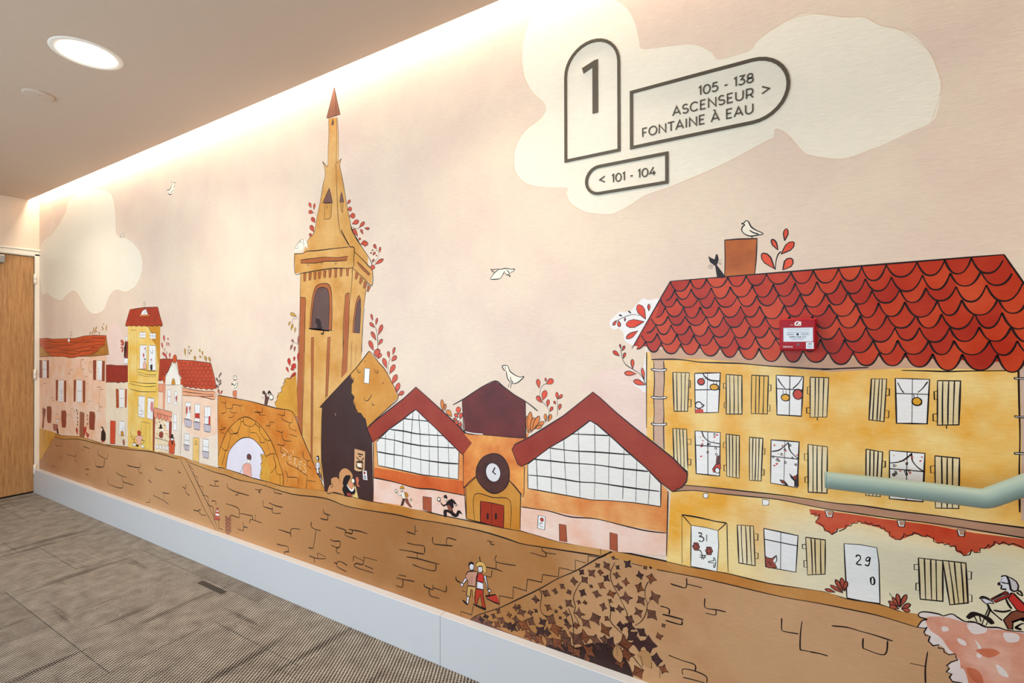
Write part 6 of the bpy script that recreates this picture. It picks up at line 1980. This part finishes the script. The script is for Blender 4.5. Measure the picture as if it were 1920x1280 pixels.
F|trousers|pants_red|3|0|9238 658 38 6 32 0 -2 -42 25 -97 -28 -4 -23 102 -23 -45 -10 -42 -16 4 -3 77
F|top|shirt_red|3|0|9257 779 42 10 14 -20 -7 -47 -30 0 -31 0 7 33
F|waist|face_white|2.6|0|9250 719 56 -1 2 -50 -61 -4
F|head|face_white|2.6|0|9257 833 42 10 0 -38 -23 -14 -17 8
F|hair|hair_blond|1.6|1|9238 845 15 22 28 12 32 -2 14 -16 9 -28 -14 -42 -14 16 -9 13 0 27 -37 -9 -10 -17
L|ink|3|1|9274 917 2 -25 9 -17
F|arm|face_white|2.8|0|9311 777 20 5 23 -98 -7 -6
E|hand|face_white|2.8|9364 675 14 11 14
F|bag|bag_red|0|0|9327 623 95 37 18 -18 13 -42 -58 3
L|ink|5|1|9327 621 45 20 50 19
L|ink|5|1|9336 610 59 -11 56 -2
L|ink|5|1|9359 662 4 -22
L|ink|7|1|9212 531 54 -5 65 -3
L|ink|2.4|1|9190 823 5 0
L|ink|2.4|1|9208 829 4 0
L|ink|2.4|1|9196 807 14 5
L|ink|2.4|1|9266 822 5 2
L|ink|2.4|1|9281 826 6 3
L|ink|2.4|1|9270 809 12 4
L|ink|1.8|1|9176 729 0 -51
L|ink|1.8|1|9200 750 -1 -71
P|painted_person|figure leaning on the stone arch below the church tower
F|patch|face_white|2|0|7325 1366 30 37 24 12 25 -19 5 -32 -25 -22 10 -32 34 -27 -15 -9 -54 35 -4 42 -25 6
F|hair|ink|0|0|7345 1453 24 26 20 -7 6 -39 -16 -21 3 33 -18 17
E|head|face_white|2|7364 1449 14 16 14
F|sleeve|shirt_pink2|0|0|7325 1370 30 20 9 -19 -24 -16
L|ink|3|1|7384 1393 10 -31 -10 -17 25 -39
L|ink|3|1|7364 1300 49 -29 39 -27
F|trousers|leaf_grey|2|0|7372 1307 37 -1 29 -28 -25 -10"""
STEP = 0.000025
bm = bmesh.new(); box_bm(bm, 0.002, XE - 0.002, -0.0006, 0.0, BZ - 0.02, 2.779)
mural = tag(link('wall_mural', mesh_from(bm, 'wall_mural'), watercolour('sky')), 'wall-length watercolour mural of town houses and a church tower under a peach sky', 'mural')
placed = []          # (x0, z0, x1, z1, layer, tag)
def layer_of(pts, who):
    x0 = min(p[0] for p in pts); x1 = max(p[0] for p in pts); z0 = min(p[1] for p in pts); z1 = max(p[1] for p in pts)
    best = 0
    for a in placed:
        if a[4] > best and a[0] < x1 and a[2] > x0 and a[1] < z1 and a[3] > z0 and (who is None or a[5] != who):
            best = a[4]
    placed.append((x0, z0, x1, z1, best + 1, who))
    return best + 1
def dec(s):
    v = list(map(int, s.split())); out = []; x = z = 0
    for i in range(0, len(v), 2):
        x += v[i]; z += v[i + 1]; out.append((x * 0.0005, z * 0.0005))
    return out
FIRST = {}
class Part:
    def __init__(s, name, label):
        s.name, s.label, s.obj, s.strokes = name, label, None, {}
    def shape(s, name, col, pts):
        lay = layer_of(pts, None); y = -0.0006 - STEP * lay
        # keep the winding so that the face looks into the room
        area2 = sum(pts[i - 1][0] * pts[i][1] - pts[i][0] * pts[i - 1][1] for i in range(len(pts)))
        q = pts if area2 > 0 else pts[::-1]
        me = bpy.data.meshes.new(name); me.from_pydata([(x, y, z) for x, z in q], [], [list(range(len(q)))]); me.update()
        if s.obj is None:
            s.obj = link(s.name, me, watercolour(col), mural)
            if s.label: s.obj['label'] = s.label
        else:
            link(name if name != 'patch' else 'wash', me, watercolour(col), s.obj)
    def stroke(s, col, w, pts):
        if len(pts) < 2: return
        lay = layer_of(pts, 'ink%d%s' % (id(s), col))
        nib = 0.00140 - 0.00064 * min(1.0, max(0.0, (pts[0][0] - 4.2) / 1.3))     # the far houses were drawn with a broader pen for their size
        s.strokes.setdefault(col, []).append((w * nib, pts, -0.0006 - STEP * lay))
    def finish(s):
        for col, ls in s.strokes.items():
            V, F = [], []
            for w, pts, y in ls:
                n0 = len(V); ph = rnd.uniform(0, 6); L = len(pts)
                for i, p in enumerate(pts):
                    a = pts[max(i - 1, 0)]; b = pts[min(i + 1, L - 1)]
                    dx, dz = b[0] - a[0], b[1] - a[1]; d = math.hypot(dx, dz) or 1e-6
                    k = 0.5 * w * (1 + 0.22 * math.sin(ph + i * 0.45)) * (0.72 if i in (0, L - 1) else 1.0)
                    nx, nz = -dz / d * k, dx / d * k
                    V += [(p[0] + nx, y, p[1] + nz), (p[0] - nx, y, p[1] - nz)]
                for i in range(L - 1):
                    a = n0 + 2 * i; F.append((a, a + 1, a + 3, a + 2))
            me = bpy.data.meshes.new('ink_line'); me.from_pydata(V, [], F); me.update()
            o = link('ink_line' if col != 'chalk' else 'chalk_line', me, watercolour(col), s.obj if s.obj else mural)
            o['kind'] = 'stuff'
def inside(p, poly):
    r = False; j = len(poly) - 1
    for i in range(len(poly)):
        a, b = poly[i], poly[j]
        if (a[1] > p[1]) != (b[1] > p[1]) and p[0] < (b[0] - a[0]) * (p[1] - a[1]) / (b[1] - a[1]) + a[0]: r = not r
        j = i
    return r
def dense(pts, step=0.03):
    out = [pts[0]]
    for a, b in zip(pts[:-1], pts[1:]):
        n = max(1, min(8, int(math.hypot(b[0] - a[0], b[1] - a[1]) / step)))
        for k in range(1, n + 1): out.append((a[0] + (b[0] - a[0]) * k / n, a[1] + (b[1] - a[1]) * k / n))
    return out
LEAF = ((0, 0), (.25, .45), (.55, .95), (.8, .85), (.95, .4), (1, 0))
cur = None
parts = []
for ln in MURAL.strip().split('\n'):
    f = ln.split('|'); op = f[0]
    if op == 'P':
        cur = Part(f[1], f[2]); parts.append(cur)
    elif op == 'F':
        pts = dec(f[5]); pts = catmull(pts, True) if f[4] == '1' else pts
        pts = [p for i, p in enumerate(pts) if math.hypot(p[0] - pts[i - 1][0], p[1] - pts[i - 1][1]) > 1e-5]
        cur.shape(f[1], f[2], pts)
        if float(f[3]): cur.stroke('ink', float(f[3]), dense(pts + [pts[0]]))
    elif op == 'E':
        cx, cz, ax, az, n = map(int, f[4].split()); n = max(n, 12)
        pts = [((cx + ax * math.cos(2 * math.pi * i / n)) * 0.0005, (cz + az * math.sin(2 * math.pi * i / n)) * 0.0005) for i in range(n)]
        cur.shape(f[1], f[2], pts)
        if float(f[3]): cur.stroke('ink', float(f[3]), pts + [pts[0]])
    elif op == 'V':
        bx, bz, tx, tz, wx, wz = (int(v) * 0.0005 for v in f[4].split())
        pts = [(bx + (tx - bx) * t + wx / 2 * k, bz + (tz - bz) * t + wz / 2 * k) for t, k in LEAF] + [(bx + (tx - bx) * t - wx / 2 * k, bz + (tz - bz) * t - wz / 2 * k) for t, k in LEAF[-2:0:-1]]
        cur.shape(f[1], f[2], pts)
        if float(f[3]): cur.stroke('ink', float(f[3]), pts + [pts[0]])
    elif op == 'S':
        cx, cz, ax, az = (int(v) * 0.0005 for v in f[3].split()); a0 = rnd.uniform(0, math.pi / 2); pts = []
        for i in range(8):
            k = rnd.uniform(.85, 1.3) if i % 2 == 0 else .54 * rnd.uniform(.8, 1.15)
            t = a0 + i * math.pi / 4; pts.append((cx + ax * k * math.cos(t), cz + az * k * math.sin(t)))
        cur.shape('leaf', f[1], pts); cur.stroke('ink', float(f[2]), pts + [pts[0]])
        cur.stroke('ink', float(f[2]) * .6, [pts[0], (cx, cz), pts[4]])
    elif op == 'L':
        pts = dec(f[4]); pts = catmull(pts) if f[3] == '1' else dense(pts)
        cur.stroke(f[1], float(f[2]), pts)
    elif op == 'T':
        tw, th = (int(v) * 0.0005 for v in f[2].split()); sl = float(f[3]); poly = dec(f[4]); w = float(f[1])
        x0 = min(p[0] for p in poly); x1 = max(p[0] for p in poly); z0 = min(p[1] for p in poly) - 0.1; z = max(p[1] for p in poly) + 0.15; row = 0
        while z > z0:
            x = x0 - tw * (row % 2) / 2 - tw
            while x < x1:
                zz = z + sl * (x - x0)
                q = [(x + tw * a + rnd.uniform(-.05, .05) * tw, zz + th * b + rnd.uniform(-.08, .08) * th) for a, b in ((.02, .3), (.18, -.25), (.5, -.5), (.82, -.25), (.98, .3))]
                q = [p for p in q if inside(p, poly)]
                if len(q) >= 3: cur.stroke('ink', w, q)
                x += tw
            z -= th; row += 1
    elif op == 'R':
        TL, TR, BL, BR = dec(f[1])
        def bl(u, v): return tuple((TL[i] * (1 - u) + TR[i] * u) * (1 - v) + (BL[i] * (1 - u) + BR[i] * u) * v - (0.0105 * math.sin(math.pi * u) * v if i else 0) for i in (0, 1))
        cur.shape('roof', 'roof_red_big', [TL, TR, bl(1, .96), bl(0, .96)])
        NR = 8
        for r in range(NR - 1, -1, -1):
            n = 14 + r * .55; off = (r % 2) * .5
            us = [(i - off + rnd.uniform(-.1, .1)) / n for i in range(int(n) + 3)]
            for a, b in zip(us[:-1], us[1:]):
                if b <= 0.01 or a >= .99: continue
                dv = 1 / NR; v0 = r * dv; jit = rnd.uniform(-.12, .12); arc = []
                for t in (0, .06, .15, .3, .5, .7, .85, .94, 1):
                    u = a + (b - a) * t
                    if not -.001 <= u <= 1.001: continue
                    p = bl(min(max(u, 0), 1), v0); h = p[1] - bl(u, v0 + dv)[1]
                    q = (p[0], p[1] - h * (.05 + (1.12 + jit) * (1 - abs(2 * t - 1) ** 2.5)))
                    lo, hi = bl(0, min(1, max(0, (TL[1] - q[1]) / (TL[1] - BL[1]))))[0], bl(1, min(1, max(0, (TR[1] - q[1]) / (TR[1] - BR[1]))))[0]
                    arc.append((min(max(q[0], lo), hi), q[1]))
                if len(arc) < 3 or arc[-1][0] - arc[0][0] < 0.012: continue
                top = max(v0 - dv * 1.02, 0); tl, tr = bl(max(a, 0), top), bl(min(b, 1), top)
                cur.shape('roof_tile', rnd.choice(('tile_a', 'tile_b', 'tile_c')), [(min(max(arc[0][0], bl(0, top)[0]), tr[0]), tl[1]), (max(min(arc[-1][0], bl(1, top)[0]), tl[0]), tr[1])] + arc[::-1])
                cur.stroke('ink', 5.0, catmull(arc, n=2))
        for c in ([bl(i / 12, 0) for i in range(13)], [bl(0, i / 6) for i in range(7)], [bl(1, i / 6) for i in range(7)]): cur.stroke('ink', 4.6, c)
for p in parts: p.finish()


# ================================================================ THINGS
# recessed downlights
M_lamp = emit('downlight_glow', (1.0, 0.875, 0.735), DOWN_STRENGTH)
def downlight(x, y, label):
    t = tag(empty('downlight', (x, y, ZC)), label, 'ceiling light', 'round downlights in a row along the ceiling')
    lathe('trim_ring', [(0.088, -0.0005), (0.100, -0.0025), (0.104, -0.0035), (0.118, -0.003), (0.1225, -0.0015), (0.1235, 0.0)], M_ring, t)
    lathe('diffuser', [(0, -0.0075), (0.080, -0.0070), (0.087, -0.0045), (0.088, 0.0)], M_lamp, t)
    d = bpy.data.lights.new('downlight_beam', 'AREA'); d.shape = 'DISK'; d.size = 0.16; d.energy = BEAM_WATTS; d.color = (1.0, 0.875, 0.735); d.spread = math.radians(126)
    b = bpy.data.objects.new('downlight_beam', d); COL.objects.link(b); b.parent = t; b.location = (0, 0, -0.009)
    return t
downlight(3.083, -0.692, 'round glowing downlight in the taupe ceiling')
downlight(1.270, -0.692, 'round downlight in the ceiling nearest the oak door')
downlight(4.896, -0.692, 'round downlight in the ceiling in front of the numbered signs')
downlight(6.709, -0.692, 'round downlight in the ceiling above the handrail')
cp = tag(lathe('ceiling_cover_plate', [(0, -0.009), (0.052, -0.009), (0.058, -0.0075), (0.060, -0.005), (0.060, 0.0)], M_ceil, None, 40, (2.450, -0.675, ZC)), 'flat round cover plate on the ceiling beside the glowing downlight', 'cover plate')
sc = lathe('screw', [(0, -0.0015), (0.003, -0.0015), (0.003, 0)], M_steel, cp, 10); sc.location = (0.02, 0, -0.009)

# ---- wayfinding signs: bronze outlines and letters standing off the wall
SY1 = -0.0056
def arc(cx, cz, r, a0, a1, n=16): return [(cx + r * math.cos(a0 + (a1 - a0) * i / n), cz + r * math.sin(a0 + (a1 - a0) * i / n)) for i in range(n + 1)]
PI = math.pi
FW = 0.0092
def ring_sign(name, label, outer, inner, root_xz):
    t = tag(empty(name, (root_xz[0], 0, root_xz[1])), label, 'sign', 'bronze wayfinding signs on the cloud')
    ox, oz = root_xz
    slab('frame', [(x - ox, z - oz) for x, z in outer], -0.0016, SY1, M_sign, t, [(x - ox, z - oz) for x, z in inner])
    return t
# floor number sign: arch-topped outline with a tall 1
x0, x1, z0, z1 = 5.0000, 5.2000, 1.9135, 2.3110
r = (x1 - x0) / 2; cx = (x0 + x1) / 2
o = [(x0, z0), (x1, z0)] + arc(cx, z1 - r, r, 0, PI)
i_ = [(x0 + FW, z0 + FW), (x1 - FW, z0 + FW)] + arc(cx, z1 - r, r - FW, 0, PI)
s1 = ring_sign('floor_number_sign', 'arch-topped bronze outline sign with a tall numeral 1', o, i_, (x0, z0))
# directions to the right: outline with a round right end
bx0, bx1, bz0, bz1 = 5.2325, 5.6850, 1.9125, 2.1015
r = (bz1 - bz0) / 2; cz = (bz0 + bz1) / 2
o = [(bx0, bz1), (bx0, bz0)] + arc(bx1 - r, cz, r, -PI / 2, PI / 2)
i_ = [(bx0 + FW, bz1 - FW), (bx0 + FW, bz0 + FW)] + arc(bx1 - r, cz, r - FW, -PI / 2, PI / 2)
s2 = ring_sign('direction_sign', 'large bronze outline sign pointing right to 105 - 138, ascenseur and fontaine à eau', o, i_, (bx0, bz0))
# directions to the left: outline with a round left end
cx0, cx1, cz0, cz1 = 5.0765, 5.3535, 1.7815, 1.8815
r = (cz1 - cz0) / 2; cz = (cz0 + cz1) / 2
o = [(cx1, cz0), (cx1, cz1)] + arc(cx0 + r, cz, r, PI / 2, 3 * PI / 2)
i_ = [(cx1 - FW, cz0 + FW), (cx1 - FW, cz1 - FW)] + arc(cx0 + r, cz, r - FW, PI / 2, 3 * PI / 2)
s3 = ring_sign('direction_sign', 'small bronze outline sign pointing left to 101 - 104', o, i_, (cx0, cz0))
# numeral 1
one = [(5.0660, 2.2246), (5.1110, 2.2390), (5.1231, 2.2394), (5.1231, 2.0605), (5.1038, 2.0605), (5.1038, 2.2182), (5.0714, 2.2060)]
slab('numeral', [(x - s1.location.x, z - s1.location.z) for x, z in one], -0.0016, SY1 + 0.001, M_sign, s1)
# stroke lettering: glyph strokes in a box of cap height 1
def ell_(cx, cz, a, b, t0, t1, n=18): return [(cx + a * math.cos(math.radians(t0 + (t1 - t0) * i / n)), cz + b * math.sin(math.radians(t0 + (t1 - t0) * i / n))) for i in range(n + 1)]
GLY = {
 '1': (.32, [[(.02, .86), (.22, 1), (.22, 0)]]), '0': (.80, [ell_(.40, .5, .36, .5, 0, 360, 28)]),
 '5': (.66, [[(.58, 1), (.14, 1), (.10, .58)] + ell_(.30, .31, .31, .31, 105, -145, 18)]),
 '3': (.64, [[(.08, 1), (.56, 1), (.27, .6)] + ell_(.28, .30, .31, .30, 90, -150, 18)]),
 '8': (.70, [ell_(.34, .74, .25, .26, 0, 360, 24), ell_(.34, .26, .30, .26, 0, 360, 24)]),
 '4': (.78, [[(.50, 1), (.04, .26), (.74, .26)], [(.55, .52), (.55, 0)]]),
 '-': (.42, [[(.06, .40), (.36, .40)]]), ' ': (.30, []),
 'A': (.86, [[(.02, 0), (.42, 1), (.82, 0)], [(.17, .30), (.67, .30)]]),
 'À': (.86, [[(.02, 0), (.42, 1), (.82, 0)], [(.17, .30), (.67, .30)], [(.26, 1.30), (.44, 1.14)]]),
 'S': (.66, [ell_(.32, .745, .26, .255, 35, 250, 14) + ell_(.33, .255, .28, .255, 80, -150, 16)]),
 'C': (.84, [ell_(.45, .5, .42, .5, 42, 318, 22)]),
 'E': (.64, [[(.58, 1), (.08, 1), (.08, 0), (.58, 0)], [(.08, .52), (.50, .52)]]),
 'N': (.88, [[(.08, 0), (.08, 1), (.80, 0), (.80, 1)]]), 'U': (.84, [[(.08, 1)] + ell_(.42, .36, .34, .36, 180, 360, 14) + [(.76, 1)]]),
 'R': (.74, [[(.08, 0), (.08, 1), (.38, 1)] + ell_(.38, .68, .29, .32, 90, -90, 12) + [(.08, .36)], [(.42, .36), (.68, 0)]]),
 'F': (.60, [[(.56, 1), (.08, 1), (.08, 0)], [(.08, .48), (.48, .48)]]), 'O': (.96, [ell_(.48, .5, .44, .5, 0, 360, 30)]),
 'T': (.70, [[(.0, 1), (.70, 1)], [(.35, 1), (.35, 0)]]), 'I': (.22, [[(.11, 0), (.11, 1)]]),
 '>': (.62, [[(.06, .86), (.56, .48), (.06, .10)]]), '<': (.62, [[(.56, .86), (.06, .48), (.56, .10)]])}
def letter(ch, x, z, h, parent, sx, w):
    bm = bmesh.new(); ya, yb = -0.0016, -0.0036
    for st in GLY[ch][1]:
        p = [Vector((a * h * sx, b * h)) for a, b in st]
        closed = (p[0] - p[-1]).length < 1e-5
        if closed: p = p[:-1]
        n = len(p); L_, R_ = [], []
        for k in range(n):
            a = p[k - 1] if (closed or k) else p[k]; b = p[(k + 1) % n] if (closed or k < n - 1) else p[k]
            d1 = (p[k] - a); d2 = (b - p[k])
            d1 = d1.normalized() if d1.length > 1e-9 else d2.normalized(); d2 = d2.normalized() if d2.length > 1e-9 else d1
            nn = Vector((-(d1 + d2).y, (d1 + d2).x)); nn = nn.normalized() if nn.length > 1e-6 else Vector((-d1.y, d1.x))
            c = max(0.45, nn.dot(Vector((-d1.y, d1.x))))
            L_.append(p[k] + nn * (w / 2 / c)); R_.append(p[k] - nn * (w / 2 / c))
        vs = [[bm.verts.new((q.x, y, q.y)) for q in side] for side in (L_, R_) for y in (yb, ya)]
        A, B, C, D = vs
        for k in range(n if closed else n - 1):
            j = (k + 1) % n
            bm.faces.new((A[k], A[j], C[j], C[k])); bm.faces.new((B[j], B[k], D[k], D[j])); bm.faces.new((A[j], A[k], B[k], B[j])); bm.faces.new((C[k], C[j], D[j], D[k]))
        if not closed: bm.faces.new((A[0], C[0], D[0], B[0])); bm.faces.new((A[-1], B[-1], D[-1], C[-1]))
    bmesh.ops.recalc_face_normals(bm, faces=bm.faces)
    o = link('letter' if ch.isalpha() else ('arrow' if ch in '<>' else 'digit' if ch.isdigit() else 'dash'), mesh_from(bm, 'letter'), M_sign, parent)
    o.location = (x - parent.location.x, 0, z - parent.location.z)
def text(s, xl, xr, z, h, parent, w=0.0036, gap=0.16):
    tot = sum(GLY[c][0] for c in s) + gap * (len(s) - 1); sx = (xr - xl) / (tot * h); x = xl
    for c in s:
        if GLY[c][1]: letter(c, x, z, h, parent, sx, w)
        x += (GLY[c][0] + gap) * h * sx
text('105 - 138', 5.4438, 5.5936, 2.0341, 0.0255, s2)
text('ASCENSEUR', 5.3669, 5.5934, 1.9897, 0.0265, s2)
text('FONTAINE À EAU', 5.2713, 5.5933, 1.9447, 0.0265, s2)
text('>', 5.6130, 5.6357, 1.9913, 0.0265, s2)
text('101 - 104', 5.1705, 5.3143, 1.8160, 0.0255, s3)
text('<', 5.1264, 5.1478, 1.8192, 0.0255, s3)

# ---- fire alarm call point
fa = tag(empty('fire_alarm_call_point', (5.701, 0, 1.3045)), 'square red fire alarm call point with a white press panel on the mural', 'fire alarm')
H = 0.0432
box('housing', -H, H, -0.040, -0.003, -H, H, M_red, fa, 0.004, 3)
box('back_box', -H + 0.004, H - 0.004, -0.006, 0.0, -H + 0.004, H - 0.004, M_red, fa)
bzl = slab('bezel', [(-0.0385, -0.0385), (0.0385, -0.0385), (0.0385, 0.0385), (-0.0385, 0.0385)], -0.040, -0.0425, M_red, fa, [(-0.0345, -0.0190), (0.0345, -0.0190), (0.0345, 0.0190), (-0.0345, 0.0190)])
pn = box('press_panel', -0.0352, 0.0352, -0.0412, -0.039, -0.0197, 0.0190, M_card, fa)
def flat(name, pts, y, mat, parent): return slab(name, pts, y + 0.0003, y, mat, parent)
flat('press_dot', arc(-0.0008, 0.0010, 0.0030, 0, 2 * PI * 15 / 16, 15), -0.0416, M_ink_black, pn)
flat('panel_line', [(-0.024, 0.0128), (0.026, 0.0128), (0.026, 0.0133), (-0.024, 0.0133)], -0.0416, M_ink_black, pn)
M_grey = plain('print_grey', (120, 124, 128), 0.5, 0.3)
for x0_, x1_, z0_, z1_ in ((-0.027, -0.008, -0.0012, 0.0032), (0.006, 0.026, -0.0012, 0.0032), (-0.026, 0.025, 0.0062, 0.0066)):
    flat('panel_print', [(x0_, z0_), (x1_, z0_), (x1_, z0_ + 0.0004), (x0_, z0_ + 0.0004)], -0.0416, M_grey, pn)
    flat('panel_print', [(x0_, z1_), (x1_, z1_), (x1_, z1_ + 0.0004), (x0_, z1_ + 0.0004)], -0.0416, M_grey, pn)
M_prw = plain('print_white', (238, 232, 230), 0.5, 0.3)
def word(txt, x, z, size, y, mat, parent, name):
    cu = bpy.data.curves.new('word', 'FONT'); cu.body = txt; cu.size = size; cu.align_x = 'CENTER'
    tmp = bpy.data.objects.new('word', cu); COL.objects.link(tmp)
    dg = bpy.context.evaluated_depsgraph_get(); me = bpy.data.meshes.new_from_object(tmp.evaluated_get(dg))
    bpy.data.objects.remove(tmp, do_unlink=True); me.materials.clear()
    me.transform(Matrix.Rotation(PI / 2, 4, 'X'))
    o = link(name, me, mat, parent); o.location = (x, y, z); o['kind'] = 'stuff'; return o
word('APPUYER ICI', -0.001, -0.0088, 0.0072, -0.0417, M_ink_black, pn, 'panel_lettering')
for x_, z_, n_, p_ in ((-0.0258, 0.0004, 7, 0.0024), (0.0078, 0.0004, 8, 0.0022), (-0.0155, -0.0128, 12, 0.0024)):
    for k_ in range(n_):      # fine print too small to read
        flat('fine_print', [(x_ + k_ * p_, z_), (x_ + k_ * p_ + p_ * 0.7, z_), (x_ + k_ * p_ + p_ * 0.7, z_ + 0.0014), (x_ + k_ * p_, z_ + 0.0014)], -0.0416, M_grey, pn)
word('SIEMENS', -0.0235, -0.0348, 0.0062, -0.0429, M_prw, fa, 'maker_lettering')
# white pictogram of a house with a flame above the panel
hs = flat('pictogram', [(-0.0075, 0.0240), (0.0075, 0.0240), (0.0075, 0.0315), (0.0090, 0.0322), (0.0050, 0.0362), (0.0040, 0.0352), (0.0, 0.0368), (-0.0045, 0.0358), (-0.0050, 0.0345), (-0.0090, 0.0300), (-0.0075, 0.0290)], -0.0429, M_prw, fa)
flat('pictogram_hand', [(-0.0055, 0.0270), (-0.0030, 0.0258), (0.0, 0.0312), (0.0020, 0.0340), (0.0005, 0.0350), (-0.0028, 0.0325)], -0.0432, M_red, hs)
flat('pictogram_mark', [(0.0015, 0.0262), (0.0045, 0.0262), (0.0045, 0.0282), (0.0015, 0.0282)], -0.0432, M_red, hs)
flat('mark', [(-0.0180, 0.0258), (-0.0105, 0.0258), (-0.0105, 0.0266), (-0.0180, 0.0266)], -0.0429, M_prw, fa)
stk = flat('sticker', [(0.0185, -0.0380), (0.0360, -0.0380), (0.0360, -0.0205), (0.0185, -0.0205)], -0.0429, M_card, fa)
flat('sticker_print', [(0.0225, -0.0245), (0.0310, -0.0235), (0.0320, -0.0250), (0.0300, -0.0255), (0.0230, -0.0256)], -0.0432, M_ink_black, stk)
flat('sticker_print', [(0.0215, -0.0350), (0.0325, -0.0350), (0.0325, -0.0290), (0.0215, -0.0290)], -0.0432, plain('print_pale', (196, 206, 208), 0.5, 0.3), stk)
key = flat('key_slot', arc(0.0005, -0.0265, 0.0042, 0, 2 * PI * 15 / 16, 15), -0.0429, plain('key_metal', (120, 60, 62), 0.4, 0.5), fa)

# ---- sage handrail rising to the right
RY, RZ = -0.090, 0.934
hr = tag(empty('handrail', (5.762, RY, RZ)), 'sage green round handrail bending upwards on the mural wall', 'handrail')
sl = math.radians(33); bend = []
for i in range(9):
    a = sl * i / 8; bend.append((0.288 + 0.035 * math.sin(a), 0, 0.035 * (1 - math.cos(a))))
pts = [(0.0, 0, 0), (0.004, 0, 0), (0.12, 0, 0.001), (0.22, 0, 0.001)] + bend
e = bend[-1]; pts += [(e[0] + 0.4 * math.cos(sl), 0, e[2] + 0.4 * math.sin(sl)), (e[0] + 2.0 * math.cos(sl), 0, e[2] + 2.0 * math.sin(sl))]
tube('rail', pts, 0.0212, M_rail, hr, 40)
lathe_cap = tube('end_cap', [(-0.0035, 0, 0), (0.0, 0, 0)], 0.0196, M_rail, hr, 40)
for d in (0.34, 1.5):
    bx_, bz_ = e[0] + d * math.cos(sl), e[2] + d * math.sin(sl)
    br = tube('bracket', [(bx_, 0.0, bz_ - 0.015), (bx_, 0.010, bz_ - 0.055), (bx_, 0.045, bz_ - 0.075), (bx_, 0.084, bz_ - 0.078)], 0.007, M_rail, hr, 12)
    pl = lathe('wall_plate', [(0, 0), (0.03, 0), (0.032, 0.002), (0.032, 0.006), (0, 0.006)], M_rail, br, 24)
    pl.rotation_euler = (-PI / 2, 0, 0); pl.location = (bx_, 0.0815, bz_ - 0.078)
